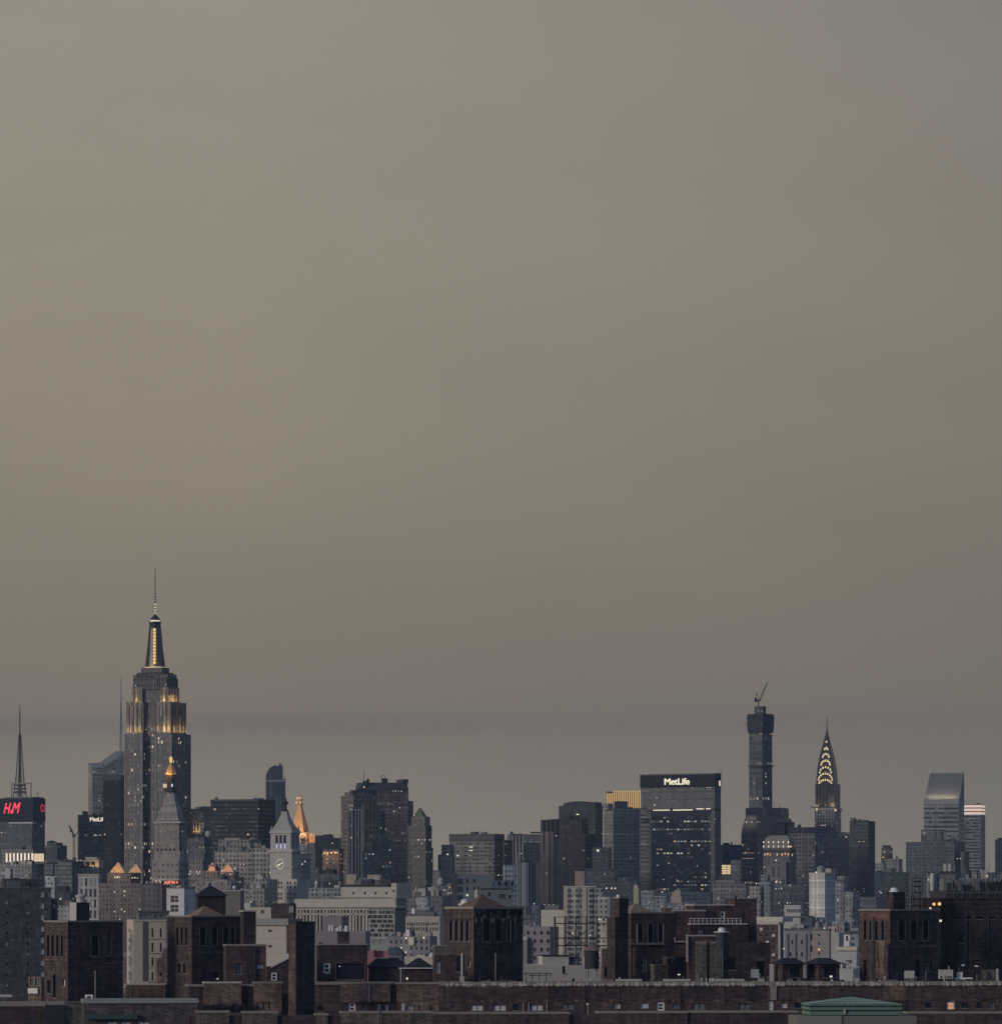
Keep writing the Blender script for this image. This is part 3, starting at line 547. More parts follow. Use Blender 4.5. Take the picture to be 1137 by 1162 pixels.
# ---- black box tower
t = Thing('skyscraper', 'wide black glass box tower left of the green pyramid-topped clock tower', 'skyscraper', 295, 4900, -20)
t.block('body', fac('black_glass', (.018, .022, .028), (.012, .016, .024), 3, 4, .9, .45, lit=.006), 239, 293, 313, 908); t.block('roof_rim', M_steel, 238.5, 293.3, 313.4, 907, 909, y=-1)
# ---- rounded glass tower far behind
t = Thing('skyscraper', 'distant blue glass tower with a curved sloping shoulder', 'skyscraper', 302, 7300, 5)
gm = fac('curved_glass', (.10, .11, .13), (.05, .06, .075), 3.5, 40, .5, .985, lit=0, rough=.4); zs = [(302, 0), (302, 884), (302.5, 879), (304, 875), (307, 871), (311, 869)]
m = MB(); d = 30; xr = t.fx(321); xr2 = t.fx(324); pl = [(t.fx(p), t.z(q) if q else 0) for p, q in zs]
for (a, za), (b, zb) in zip(pl, pl[1:]):
    m.face([(a, 0, za), (xr2 if zb < t.z(879) else xr, 0, za), (xr2 if zb < t.z(879) else xr, 0, zb), (b, 0, zb)], [(a, za), (xr, za), (xr, zb), (b, zb)]); m.face([(a, 0, za), (b, 0, zb), (b, d, zb), (a, d, za)], [(0, za), (0, zb), (d, zb), (d, za)])
m.face([(pl[-1][0], 0, pl[-1][1]), (xr, 0, pl[-1][1]), (xr, d, pl[-1][1]), (pl[-1][0], d, pl[-1][1])]); m.face([(xr2, 0, 0), (xr2, d, 0), (xr2, d, t.z(880)), (xr2, 0, t.z(880))], [(0, 0), (d, 0), (d, 200), (0, 200)]); m.face([(xr, 0, t.z(880)), (xr, d, t.z(880)), (xr, d, t.z(869)), (xr, 0, t.z(869))])
t.part('glass_body', m, gm); t.block('pale_band', plain('band_silver', (.22, .23, .27)), 302.2, 302.2, 324.2, 885, 887.5, y=-.8, D=32); t.part('roof_crane', MB().box(t.fx(317), t.fx(319.2), 5, 9, t.z(869), t.z(866.4)), M_steel)
# ---- stepped beige building in front of the black box
t = Thing('apartment_building', 'broad beige stepped building in front of the black glass box tower', 'building', 284, 4150, -12)
S1 = fac('beige_step', (.33, .305, .27), (.045, .045, .05), 2.9, 3.7, .42, .5, lit=.02, litc=WARM)
t.block('wall', S1, 244, 284, 291, 966); t.block('upper_wall', S1, 248, 284, 295, 953, 967, y=5, wf=[(256.5, 261, 956, 960), (272, 281.5, 962, 969)], kind='bdouble'); t.block('roof_house', M_tan, 255, 272, 272.2, 951.2, 953.3, y=9, D=12)
t.block('east_wing', S1, 284, 305, 306, 963, y=-5, D=30); t.block('ledge', plain('beige_trim', (.4, .37, .33)), 243.5, 284.3, 291.3, 970, 971, y=-.5)
t.last = (t.fx(285), t.fx(304), -4, 20, 0, t.z(963)); t.clutter(4, 8, [M_tan, M_mid]); t.dots('roof_lamp', G_white, [(273, 981.5, 1), (276.5, 981.5, 1)], y=-6)
# ---- green-roofed clock tower
t = Thing('clock_tower', 'grey stone clock tower with green domed pyramid roof and white ringed clock', 'tower', 331, 3500, -32)
C1 = fac('clock_stone', (.36, .345, .32), (.05, .05, .055), 2.6, 4.2, .36, .3, lit=.01); trim = plain('clock_trim', (.42, .41, .38))
t.block('body', C1, 303, 332, 354, 1000, y=-3); t.block('shaft', plain('clock_shaft', (.37, .36, .335)), 306, 331, 341, 966, 1003, y=0)
t.block('shaft_side', C1, 331, 331.5, 352.5, 969, 1003, y=1.2)
t.block('window_front', plain('clock_lower', (.42, .40, .36)), 303, 337, 338, 998, y=-6, D=20, wf=[(305.5+10.1*g_+3.0*k, 307.3+10.1*g_+3.0*k, y_, y_+3.2) for g_ in range(3) for k in range(2) for y_ in (1001, 1005.5, 1013.5, 1018)]+[(p, p+1.8, y_, y_+3.2) for p in (334,) for y_ in (1001, 1005.5, 1013.5, 1018)], kind='dark', depth=.6)
t.block('cornice', trim, 304.5, 332, 342.5, 964.5, 967, y=-1); t.block('cornice', trim, 304, 332.5, 343, 984, 985, y=-1)
t.block('belfry', plain('belfry_stone', (.37, .365, .345)), 307, 330, 340, 945, 966, y=1, wf=[(312.6+4.6*k, 315.6+4.6*k, 948, 963.5) for k in range(3)], ws=[(332.5, 334, 949, 963), (336.3, 337.8, 949, 963)], depth=1.2, wname='belfry_opening')
t.block('cornice', trim, 305.5, 331, 341.5, 943.5, 945.5, y=0)
x0, x1 = t.fx(307, 1), t.fx(330.5, 1); y0 = 1; y1 = y0+abs(t.sy(340, x1)-1); cx, cy = (x0+x1)/2, (y0+y1)/2; Z = lambda py: t.z(py, cx, cy); hx, hy = (x1-x0)/2, (y1-y0)/2
m = MB(); pr = [(1, 944), (.9, 941.5), (.74, 938), (.58, 934), (.44, 930), (.33, 926), (.27, 922), (.24, 921)]
for (a, pa), (b, pb) in zip(pr, pr[1:]):
    q = lambda k: [(cx-hx*k, cy-hy*k), (cx+hx*k, cy-hy*k), (cx+hx*k, cy+hy*k), (cx-hx*k, cy+hy*k)]; m.loft(q(a), Z(pa), q(b), Z(pb), caps=False)
m.face([(*p, Z(921)) for p in q(.24)]); t.part('dome_roof', m, plain('roof_patina', (.30, .305, .28), streak=.35, scale=.6))
t.part('lantern', MB().lathe(cx, cy, [(2.5, Z(921)), (2.7, Z(919.5)), (1.6, Z(919)), (1.4, Z(913.5)), (2.9, Z(912.5)), (2.9, Z(911)), (1.5, Z(909.5)), (1.2, Z(907)), (.3, Z(905))], 8), M_steel)
for sx in (-1, 1):
    for sy in (-1, 1): t.part('corner_urn', MB().lathe(cx+sx*hx*.93, cy+sy*hy*.93, [(.9, Z(944)), (.9, Z(941.5)), (.4, Z(939.5)), (.7, Z(938.5)), (.1, Z(937.5))], 8), trim)
for k in range(3): t.box('belfry_light', glow('belfry_glow', (.62, .66, 1), .55), t.fx(313.1+4.6*k, 1.8), t.fx(315+4.6*k, 1.8), 1.7, 1.9, t.z(963.3), t.z(957.5))
cxk, zk = t.fx(318, -.3), t.z(981, t.fx(318)); m = MB()
for i in range(12):
    a = R(30*i); m.box(cxk+3.7*math.sin(a)-.33, cxk+3.7*math.sin(a)+.33, -.5, -.3, zk+3.7*math.cos(a)-.33, zk+3.7*math.cos(a)+.33)
t.part('clock_numerals', m, G_white); m = MB().tube((cxk-2.4, -.45, zk-.9), (cxk+2.6, -.45, zk+1.1), .33); m.tube((cxk-1.9, -.45, zk-1.8), (cxk+.1, -.45, zk+.1), .3); t.part('clock_hands', m, G_white)
t.part('clock_face', MB().prism([(0, 0)]*3, 0, 0) if False else MB().tube((cxk, -.28, zk), (cxk, -.05, zk), 4.4, 20), plain('clock_dial', (.30, .29, .27)))
t.dots('roof_lamp', G_white, [(343, 981, 1.2), (306.5, 990.5, .9)], y=-1)
# ---- gold pyramid
t = Thing('skyscraper', 'tower with tall glowing gold pyramid roof behind the clock tower', 'skyscraper', 350, 4800, -35)
t.block('body', fac('gothic_stone', (.26, .27, .27), (.06, .07, .08), 4, 4.5, .5, .5, lit=.02), 329, 349, 356, 958); t.block('upper_stage', M_tan, 331, 348, 354, 945, 959, y=3, wf=[(341, 347, 949.5, 955.5)])
x0, x1 = t.fx(329, 5), t.fx(345, 5); y0 = 5; y1 = 5+abs(t.sy(352, x1)-5); cx, cy = (x0+x1)/2, (y0+y1)/2; Z = lambda py: t.z(py, cx, cy)
t.part('pyramid_roof', MB().pyr(x0, x1, y0, y1, Z(948), Z(914), .2, .2), plain('gilded_tile', (.62, .36, .17), streak=.15, metal=.1, rough=.6))
t.part('roof_lantern', MB().lathe(cx, cy, [(3.4, Z(914)), (3.6, Z(912.5)), (2.2, Z(912)), (2, Z(909)), (2.8, Z(908.5)), (1.6, Z(906)), (.5, Z(902)), (.15, Z(899))], 8), plain('gilded_metal', (.6, .38, .2)))
for py, q in ((912, 2.6), (907, 1.9)):
    for dx in (-1, 1): t.box('lantern_light', G_gold, cx+dx*q-.6, cx+dx*q+.6, cy-q-1, cy-q, Z(py), Z(py-2))
for px in (333, 338, 343, 347): flood(t, t.fx(px, -4), -6, Z(952), t.fx(px, 5), 14, Z(930), 4300, 3, (1, .52, .2))
for yy in (8, 20): flood(t, x1+9, yy+4, Z(952), cx, cy, Z(932), 2900, 3, (1, .5, .2))
for px in (352.5, 356): t.part('pinnacle', MB().lathe(t.fx(px, -2), -2, [(1.5, t.z(958)), (1.5, t.z(950)), (.2, t.z(946))], 6), glow('lit_pinnacle', (1, .42, .16), .5))
t.dots('terrace_light', G_orange, [(340, 953, 1.6), (341, 956.5, 1.4), (349, 957, 1.6), (353.5, 954.5, 1.8), (355, 957, 1.7), (357, 950.5, 1.1)], y=-5)
# ---- low dark roofs right of it
t = Thing('office_building', 'dark low-rise slab on the horizon between the gold pyramid and the big brown tower', 'building', 372, 5600, 0)
t.block('wall', fac('horizon_dark', (.045, .055, .06), (.03, .035, .04), 5, 4, .5, .5, lit=.01), 346, 346, 392, 951); t.block('upper_wall', _m['horizon_dark'], 356, 356, 378, 948.5, 952, y=2, D=20); t.last = (t.fx(358), t.fx(390), 2, 30, 0, t.z(951)); t.clutter(5, 6, [M_dark])
t = Thing('brick_building', 'reddish brick block with a row of bright lamps along its top', 'building', 385, 4700, -20)
t.block('wall', fac('ruddy_dark', (.21, .13, .11), (.06, .04, .04), 3.2, 3.8, .4, .5, lit=.10, litc=WARM), 361, 385, 390, 966); t.block('terrace', M_steel, 360.5, 385.3, 390.3, 963.5, 966, y=-.8)
t.dots('terrace_light', G_warm, [(364, 968, 1.6), (368, 968.5, 1.7), (372, 968.5, 1.8), (376, 968.2, 2), (380.5, 968, 2), (383, 968, 1.7)], y=-1.2)
for px in (368, 378): flood(t, t.fx(px, -4), -4, t.z(968), t.fx(px), 0, t.z(976), 1500, 2)
t = Thing('office_building', 'blue-grey low block under the gold pyramid, left of the reddish brick one', 'building', 358, 4300, -20)
t.block('wall', fac('blue_low', (.12, .135, .15), (.04, .05, .06), 3, 3.8, .5, .5, lit=.02), 346, 358, 366, 962); t.clutter(2, 3, [M_mid])
# ---- the big brown cluster
t = Thing('skyscraper', 'broad brown-grey residential tower with stepped left shoulder and white vertical stripes', 'skyscraper', 402, 4750, 25)
Bq = fac('brown_cluster', (.17, .145, .13), (.035, .04, .045), 3.4, 3.7, .5, .52, lit=.055); t.block('body', Bq, 387, 401, 428, 903); t.block('shoulder', Bq, 391, 402, 424, 899, 904, y=2)
t.block('roof_house', plain('plum_roof', (.05, .048, .08)), 397, 400, 428, 897, 903, y=3)
for k, px in enumerate((398.3, 402.2, 405.4, 408.6)): t.box('white_stripe', plain('stripe_white', (.42, .42, .40)), t.fx(px)-.55, t.fx(px)+.55, -3.6, 3.4, 0, t.z(919.5 if k else 918))
t.box('stripe_lintel', _m['stripe_white'], t.fx(397.8), t.fx(409.4), -3.7, -3.2, t.z(919.6), t.z(918.6)); t.block('stripe_wall', fac('stripe_dark', (.06, .06, .065), (.025, .03, .035), 2, 3.7, .6, .5, lit=.02), 397.8, 397.8, 416, 919.8, y=-3, D=6)
t = Thing('skyscraper', 'big brown tower with slanted dark mansard roof and rooftop water tanks', 'skyscraper', 415, 5000, 18)
Br = fac('rose_cluster', (.22, .165, .15), (.045, .045, .05), 2.7, 3.5, .5, .5, lit=.05); t.block('body', Br, 412, 415, 463.5, 896, wf=()); t.block('east_wing', Br, 461, 462, 469, 909, y=8)
x0, x1 = t.fx(413.5, -1), t.fx(463.5, -1); m = MB(); m.loft([(x0, -1), (x1, -1), (x1, 38), (x0, 38)], t.z(897), [(x0+1, 5), (x1, 3), (x1, 34), (x0+1, 34)], t.z(888)); t.part('mansard_roof', m, plain('mansard_slate', (.045, .045, .055)))
t.block('parapet_wall', plain('mansard_slate'  , (.045, .045, .055)), 457, 457, 463.6, 884.5, 889, y=2, D=25); t.block('roof_box', M_steel, 434.5, 434.5, 440, 883.5, 889, y=6, D=6)
m = MB(); 
for i in range(10): a, b = R(36*i), R(36*i+36); m.tube((t.fx(437.2)+2.3*math.cos(a), 8, t.z(881.6)+2.2*math.sin(a)), (t.fx(437.2)+2.3*math.cos(b), 8, t.z(881.6)+2.2*math.sin(b)), .35)
t.part('roof_ring', m, M_steel)
for px, a, b, r in ((411, 890, 897, 2.4), (415.5, 886, 895, 2.2), (417.5, 883, 889, 1.7), (408, 893, 900, 1.8), (412.8, 884.8, 892, 1.2)):
    x = t.fx(px, 3); t.part('roof_tank', MB().lathe(x, 3, [(r, t.z(b)), (r*1.05, t.z(a+2)), (r*.4, t.z(a+.6)), (.2, t.z(a))], 8), M_steel)
t.part('roof_aerial', MB().tube((t.fx(414.2), 4, t.z(890)), (t.fx(414.2), 4, t.z(876)), .35), M_steel)
t.dots('roof_lamp', G_warm, [(413, 893.5, 2)], y=0); t.dots('window_light', G_white, [(446, 898, 1), (449, 897.6, 1.4), (452, 898, 1), (455.5, 898.3, 1.2)], y=-.4)
t = Thing('skyscraper', 'mottled greenish tower standing in front of the big brown one', 'skyscraper', 414, 4650, 20)
Bs = fac('olive_cluster', (.11, .115, .10), (.03, .035, .04), 3, 3.6, .5, .5, lit=.07); t.block('body', Bs, 411, 413, 432, 913); t.block('east_step', Bs, 430, 431, 437, 921, y=4, D=20)
t = Thing('skyscraper', 'dark blue-green block nearest in the brown tower cluster', 'skyscraper', 418, 4500, 15)
Bt = fac('teal_cluster', (.06, .075, .085), (.03, .04, .05), 3, 3.6, .55, .5, lit=.05, litc=COOL); t.block('body', Bt, 410, 412, 446, 966); t.block('upper_stage', Bt, 421, 422, 443, 954, 967, y=3); t.block('upper_stage', Bt, 430, 431, 440, 948, 955, y=5)
# ---- green pyramid tower
t = Thing('skyscraper', 'slim brown tower with mossy green pyramid cap', 'skyscraper', 483, 4600, -28)
G1 = fac('slim_brown', (.14, .125, .115), (.035, .035, .04), 3.2, 3.7, .5, .5, lit=.05, litc=(1, .85, .65)); t.block('body', G1, 463, 483, 490, 937); t.block('east_side', G1, 482, 483, 491.5, 962, y=-2); t.block('cornice', M_steel, 462.5, 483.4, 490.4, 941, 943, y=-.6)
t.block('lantern_stage', plain('lantern_stone', (.16, .15, .14)), 467, 482, 488, 927, 937, y=3, wf=[(468.8+2.9*k, 470.3+2.9*k, 930, 935.5) for k in range(4)]); x0, x1 = t.fx(468.8, 4), t.fx(480, 4); y1 = 4+abs(t.sy(484.5, x1)-4)
t.part('pyramid_roof', MB().pyr(x0, x1, 4, y1, t.z(927), t.z(916.5), .12, .12), plain('moss_copper', (.09, .12, .06), streak=.4, scale=1))
t.dots('roof_lamp', G_white, [(478.5, 957.5, 1.2), (470, 925.5, 1)], y=-1)
# ---- flat office slab mid-left
t = Thing('office_building', 'flat-topped grey office slab with dark top band', 'office tower', 561, 4900, -22)
H1 = fac('slab_bands', (.24, .225, .20), (.055, .055, .06), 4, 3.7, .85, .45, lit=.015); t.block('body', H1, 510, 561, 572, 947.5); t.block('top_band', M_steel, 509.6, 561.3, 572.4, 946.5, 955, y=-.7); t.block('band_line', M_mid, 509.4, 561.5, 572.6, 950.5, 951.5, y=-1.1)
t.dots('window_light', G_white, [(534.5, 961.5, 6, ), (534.5, 965.5, 6)], y=-.4, h=1.0)
for px in (535, 538.5, 550): t.block('roof_fan', M_steel, px-1.4, px-1.4, px+1.4, 944.6, 946.8, y=8, D=4)
t.block('side_wing', fac('side_wing', (.11, .11, .115), (.04, .04, .045), 3, 3.7, .6, .5, lit=.02), 571, 572, 577, 953.5, y=4, D=26)
t = Thing('office_building', 'stepped blue-grey block against the left end of the flat office slab', 'building', 512, 4700, -15)
H2 = fac('step_blue', (.12, .12, .125), (.04, .045, .05), 3, 3.7, .5, .5, lit=.01); t.block('body', H2, 497, 513, 516, 970); t.block('upper_step', H2, 501, 513, 515, 959, 971, y=3); t.dots('roof_lamp', G_white, [(508, 969.8, 2.2)], y=-.5)
# ---- piers tower
t = Thing('office_building', 'pinkish tower with white vertical piers right of the flat slab', 'office tower', 577, 5000, 10)
t.block('body', fac('pier_rose', (.36, .32, .31), (.05, .05, .055), 3.2, 60, .5, 1.01, lit=0), 575, 577, 594, 948); t.block('roof_house', M_mid, 579, 580, 594, 946.5, 949, y=3, D=20)
t.dots('roof_lamp', G_white, [(591, 969, 1.3)], y=-1)
t = Thing('office_building', 'plain dark block with pale flat canopy between the piers tower and brown slabs', 'building', 596, 5200, 0)
t.block('body', fac('plain_dark', (.07, .07, .08), (.04, .04, .05), 4, 3.8, .6, .5, lit=.012), 594, 594, 618, 956); t.block('canopy', M_mid, 585, 585, 618, 947, 955, y=12, D=24); t.block('roof_pipe', M_steel, 602, 602, 614, 944.3, 946, y=10, D=4)
# ---- brown slabs
t = Thing('skyscraper', 'dark brown tower with fluted piers and crenellated top', 'skyscraper', 633, 4900, -20)
I1 = fac('fluted_brown', (.20, .16, .14), (.025, .025, .035), 5.4, 60, .34, 1.01, lit=0); t.block('body', I1, 613, 628, 640, 944)
for k in range(4):
    px = 614+4.7*k; t.block('top_pier', fac('pier_cap', (.035, .03, .035), (.02, .02, .03), 3, 60, .3, 1), px, px, px+3.2, 930+(.8-k*.4), 946, y=.4, D=20)
t.block('top_core', M_dark, 613.6, 630, 638, 932, 945, y=2); t.dots('window_light', G_white, [(620, 991, 1), (612, 1002.5, 1.2), (612, 1009, 1.2), (618, 1027, 1.1), (623, 1027, 1.2), (628, 1027, 1.3), (631, 948.5, 1.4), (640, 949, 1)], y=-.5)
t = Thing('skyscraper', 'near-black brown slab stepping down to the right below the round-topped tower', 'skyscraper', 664, 4800, -18)
I2 = fac('black_brown', (.05, .04, .048), (.022, .022, .035), 3, 3.7, .5, .5, lit=.018); t.block('body', I2, 634, 664, 676, 946); t.block('upper_body', I2, 634.2, 660, 667, 929.5, 947, y=2); t.clutter(2, 5, [M_dark])
t = Thing('skyscraper', 'dark tower with shallow rounded roof behind the brown slabs', 'skyscraper', 677, 5500, -20)
I3 = fac('round_dark', (.055, .055, .06), (.03, .035, .045), 3.2, 3.8, .5, .5, lit=.035); t.block('body', I3, 634, 676, 684, 914.5); x0, x1 = t.fx(639), t.fx(674); m = MB()
arc = [(x0+(x1-x0)*k/8, t.z(914.5-5.2*math.sin(math.pi*min(1, max(0, (k*.75+1)/8)))**.7)) for k in range(9)]
for (a, za), (b, zb) in zip(arc, arc[1:]):
    m.face([(a, 1, t.z(916)), (b, 1, t.z(916)), (b, 1, zb), (a, 1, za)]); m.face([(a, 1, za), (b, 1, zb), (b, 30, zb), (a, 30, za)]); m.face([(b, 30, t.z(916)), (a, 30, t.z(916)), (a, 30, za), (b, 30, zb)])
m.face([(arc[0][0], 1, t.z(916)), (arc[0][0], 1, arc[0][1]), (arc[0][0], 30, arc[0][1]), (arc[0][0], 30, t.z(916))]); m.face([(arc[-1][0], 1, t.z(916)), (arc[-1][0], 30, t.z(916)), (arc[-1][0], 30, arc[-1][1]), (arc[-1][0], 1, arc[-1][1])])
t.part('rounded_roof', m, M_dark); t.block('corner_house', M_dark, 674, 676, 683, 910.5, 915, y=2); t.dots('window_light', G_white, [(655.5, 924.5, 4.5)], y=-.4, h=1.6)
# ---- golden-striped crown tower and pale grid tower
t = Thing('skyscraper', 'pale tower crowned with glowing golden vertical stripes', 'skyscraper', 689, 5900, 8)
t.block('body', fac('gold_crown_body', (.20, .19, .17), (.09, .085, .08), 3, 4, .4, .6, lit=.01), 687, 688, 728, 915)
for k in range(16): t.box('crown_stripe', glow('stripe_gold', (1, .62, .26), .55), t.fx(689.3+2.45*k)-.75, t.fx(689.3+2.45*k)+.75, -1, 0, t.z(917), t.z(900.5 if k < 3 else 897.5))
t.block('crown_wall', plain('crown_tan', (.10, .075, .05)), 688, 688.5, 728, 898.5, 916, y=.5)
t = Thing('skyscraper', 'pale beige gridded tower with notched top below the golden stripes', 'skyscraper', 697, 5200, 30)
J1 = fac('beige_grid', (.25, .24, .22), (.075, .08, .09), 2.6, 3.6, .5, .5, lit=.004, var=.2); t.block('body', J1, 685, 696, 727, 918); t.block('roof_core', plain('core_dark', (.09, .10, .11)), 696.5, 698, 712, 909.5, 919, y=2); t.block('left_core', J1, 686.2, 690, 696, 912, 919, y=3, D=12)
t = Thing('office_building', 'narrow grey banded tower with three small dark letters, left of the big dark glass tower', 'office tower', 737, 5050, -10)
t.block('body', fac('letter_bands', (.20, .195, .18), (.10, .10, .10), 4, 3.8, 1.01, .4, lit=0), 726, 738.5, 741, 919); t.text('sign_letters', 'CBA', M_steel, 728, 737.5, 929.5, 933.8, y=-.5, bold=.02)
# ---- big lettered slab
t = Thing('skyscraper', 'wide slab skyscraper with illuminated white letters across its dark top', 'skyscraper', 811, 5500, -32)
L1 = fac('wide_bands', (.13, .13, .13), (.05, .055, .06), 2.6, 3.9, .75, .5, lit=.004); t.block('body', L1, 727, 811, 818, 893); t.block('top_band', plain('top_band_dark', (.010, .012, .018), rough=.9), 726.3, 811.4, 818.3, 878.5, 893, y=-1.2); t.block('roof_rim', M_mid, 725.5, 811.8, 818.8, 877.4, 878.8, y=-2.2)
t.block('notch_band', M_dark, 726.8, 811.1, 818.1, 917.6, 920.5, y=-.4); t.text('sign_letters', 'MetLife', glow('sign_glow', (1, .90, .66), 1.0), 754, 782.5, 883.6, 891, y=-1.7, bold=.012)
t.box('lit_strip', glow('strip_cream', (1, .85, .6), .75), t.fx(739, -1), t.fx(786, -1), -1, -.4, t.z(919.6), t.z(918.4)); t.box('lit_strip', _m['strip_cream'], t.fx(790, -1), t.fx(806, -1), -1, -.4, t.z(918.6), t.z(917.4))
t.box('side_letters', G_white, t.last[1]+1.2, t.last[1]+1.6, 8, 11, t.z(892), t.z(886))
t.dots('roof_lamp', G_white, [(785, 894.3, .9), (803, 893.8, 1.1), (806.2, 894, 1.2), (733, 877.4, 1)], y=-2.6); t.part('roof_aerial', MB().tube((t.fx(813.5), 5, t.z(878)), (t.fx(813.5), 5, t.z(873)), .3), M_steel)
t = Thing('skyscraper', 'dark navy glass tower in front of the wide lettered slab', 'skyscraper', 804, 4950, -12)
t.block('body', fac('navy_glass', (.022, .03, .042), (.016, .024, .038), 3.2, 3.8, .9, .5, lit=.075, rough=.4, litc=(.95, .9, .75), ls=.7), 739, 804, 806.5, 920.5); t.block('roof_rim', M_steel, 738.6, 804.2, 806.9, 920, 925, y=-.6)
t.dots('window_light', G_white, [(759, 980, 1.4), (753, 998.5, 1), (768, 999, 1), (781, 1001, 1.2), (791, 983, 1)], y=-.5)
# ---- pencil tower under construction
t = Thing('skyscraper', 'unfinished pencil-thin concrete tower with dark shrouded top', 'skyscraper', 865, 6400, -42)
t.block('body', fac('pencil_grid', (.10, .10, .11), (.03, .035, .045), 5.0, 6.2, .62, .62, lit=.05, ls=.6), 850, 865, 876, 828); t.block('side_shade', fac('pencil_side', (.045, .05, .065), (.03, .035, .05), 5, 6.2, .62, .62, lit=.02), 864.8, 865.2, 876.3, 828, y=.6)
x0, x1 = t.fx(848, -3), t.fx(865.5, -3); d = abs(t.sy(878, x1)); sq = lambda g: [(x0-g, -3-g), (x1+g, -3-g), (x1+g, d+g), (x0-g, d+g)]
m = MB().loft(sq(-1), t.z(832), sq(0), t.z(828)); m.loft(sq(0), t.z(828), sq(.6), t.z(813)); m.loft(sq(.6), t.z(813), sq(-.6), t.z(810)); t.part('shroud', m, plain('shroud_netting', (.016, .018, .028), streak=.5))
t.block('hoist_house', M_steel, 856, 865, 869.3, 801.5, 810, y=5); t.block('outrigger', M_steel, 848, 865.5, 878.5, 868.5, 869.7, y=-5); t.block('outrigger', M_steel, 846, 849, 849.2, 821.6, 822.6, y=0, D=2)
t.dots('work_light', G_white, [(860.4, 806.8, 1.2), (864.6, 807, 1.2), (863.5, 821.5, .9), (869, 878, 1.6), (869, 881.6, 1.6), (869.4, 889, 1)], y=-4)
t = Thing('tower_crane', 'small luffing crane on top of the pencil-thin tower', 'crane', 860.5, 6400, 0, z=P(860, 801.5, 6400).z)
m = MB(); q = lambda px, py: (t.fx(px), 0, t.z(py)); m.tube(q(860.6, 801.5), q(860.6, 795), .8); t.part('mast', m, M_steel); m = MB(); m.tube(q(861, 796.5), q(865, 787), .55); m.tube(q(865, 787), q(871.3, 773.5), .45); m.tube(q(862.2, 796.5), q(871, 774.5), .3); t.part('jib', m, M_steel)
m = MB().tube(q(861.5, 794.5), q(858.5, 786), .4); m.tube(q(858.5, 786), q(857.6, 793), .3); t.part('back_mast', m, M_steel); t.box('counterweight', M_steel, t.fx(856.2), t.fx(858.6), -1, 1, t.z(797), t.z(792)); t.box('cab', M_steel, t.fx(858.5), t.fx(862.5), -1, 1, t.z(796), t.z(793.8))
# ---- around the pencil tower
t = Thing('skyscraper', 'dark flat-topped slab at the foot of the pencil-thin tower', 'skyscraper', 893, 5900, -10)
t.block('body', fac('dark_foot', (.03, .035, .045), (.018, .02, .03), 3, 60, .4, 1, lit=0), 846, 890, 895, 917); t.block('east_step', _m['dark_foot'], 890, 899, 904, 933, y=4, D=30); t.block('east_step', M_dark, 880, 897, 898, 929.5, 934, y=-5, D=12)
t.part('roof_aerial', MB().tube((t.fx(884.5), 5, t.z(917)), (t.fx(884.5), 5, t.z(911.5)), .35), M_steel)
t = Thing('skyscraper', 'stone tower with chamfered shoulders and rows of warm lit windows', 'skyscraper', 860, 5000, -25)
O1 = fac('shoulder_stone', (.175, .155, .14), (.04, .04, .045), 2.7, 3.7, .5, .55, lit=.05, litc=(1, .8, .6)); t.block('body', O1, 841, 860, 866, 946); 
x0, x1 = t.fx(841), t.fx(860); d = abs(t.sy(866, x1)); m = MB(); sq = lambda g: [(x0+g, g*.6), (x1-g*.6, g*.6), (x1-g*.6, d-g*.6), (x0+g, d-g*.6)]
m.loft(sq(0), t.z(946), sq(1.5), t.z(937)); m.loft(sq(1.5), t.z(937), sq(4), t.z(928)); m.loft(sq(4), t.z(928), sq(6), t.z(925.5)); t.part('chamfered_top', m, O1); t.block('top_window', M_pane, 848.5, 848.5, 850, 929, 934, y=2.4, D=1); t.block('top_window', M_pane, 851.3, 851.3, 852.6, 929, 934, y=2.4, D=1)
for py, n_ in ((968.3, 9), (974.5, 9), (1001.5, 7)): t.dots('window_light', glow('amber_pink', (1, .72, .5), .6) if py == 974.5 else G_pale, [(843+1.5*k+(3 if n_ == 7 else 0), py, .8) for k in range(n_)], y=-.4)
t = Thing('skyscraper', 'apartment tower with mansard crown lit by two rows of bright dormers', 'skyscraper', 896, 4900, -25)
t.block('body', fac('mansard_body', (.15, .145, .145), (.03, .035, .045), 3, 3.7, .5, .5, lit=.05, litc=(1, .7, .5)), 866, 896, 903, 962); x0, x1 = t.fx(865.5, -1), t.fx(896.5, -1); d = abs(t.sy(902, x1)); m = MB()
sq = lambda g: [(x0+g, g-1), (x1-g, g-1), (x1-g, d-g), (x0+g, d-g)]; m.loft(sq(0), t.z(963), sq(1), t.z(956)); m.loft(sq(1), t.z(956), sq(3), t.z(950.5)); m.loft(sq(3), t.z(950.5), sq(7), t.z(948)); t.part('mansard_roof', m, plain('mansard_grey', (.20, .19, .17)))
for r_, py in enumerate((956, 961)): t.dots('dormer_light', G_white, [(866.5+5.6*k, py, 1.7) for k in range(6)], y=-1.8, h=2.1)
t.dots('dormer_light', G_pale, [(897, 961, 4)], y=-1.8, h=2); t.dots('terrace_light', glow('amber', (1, .55, .3), .6), [(868, 970, 1.8), (871, 969.5, 2.2), (874, 970.2, 1.6), (882, 970, 1.9), (887.4, 970, 1.9), (891, 969.3, 1.8), (894.5, 969.8, 1.9), (899, 970.5, 1.8)], y=-1, h=3)
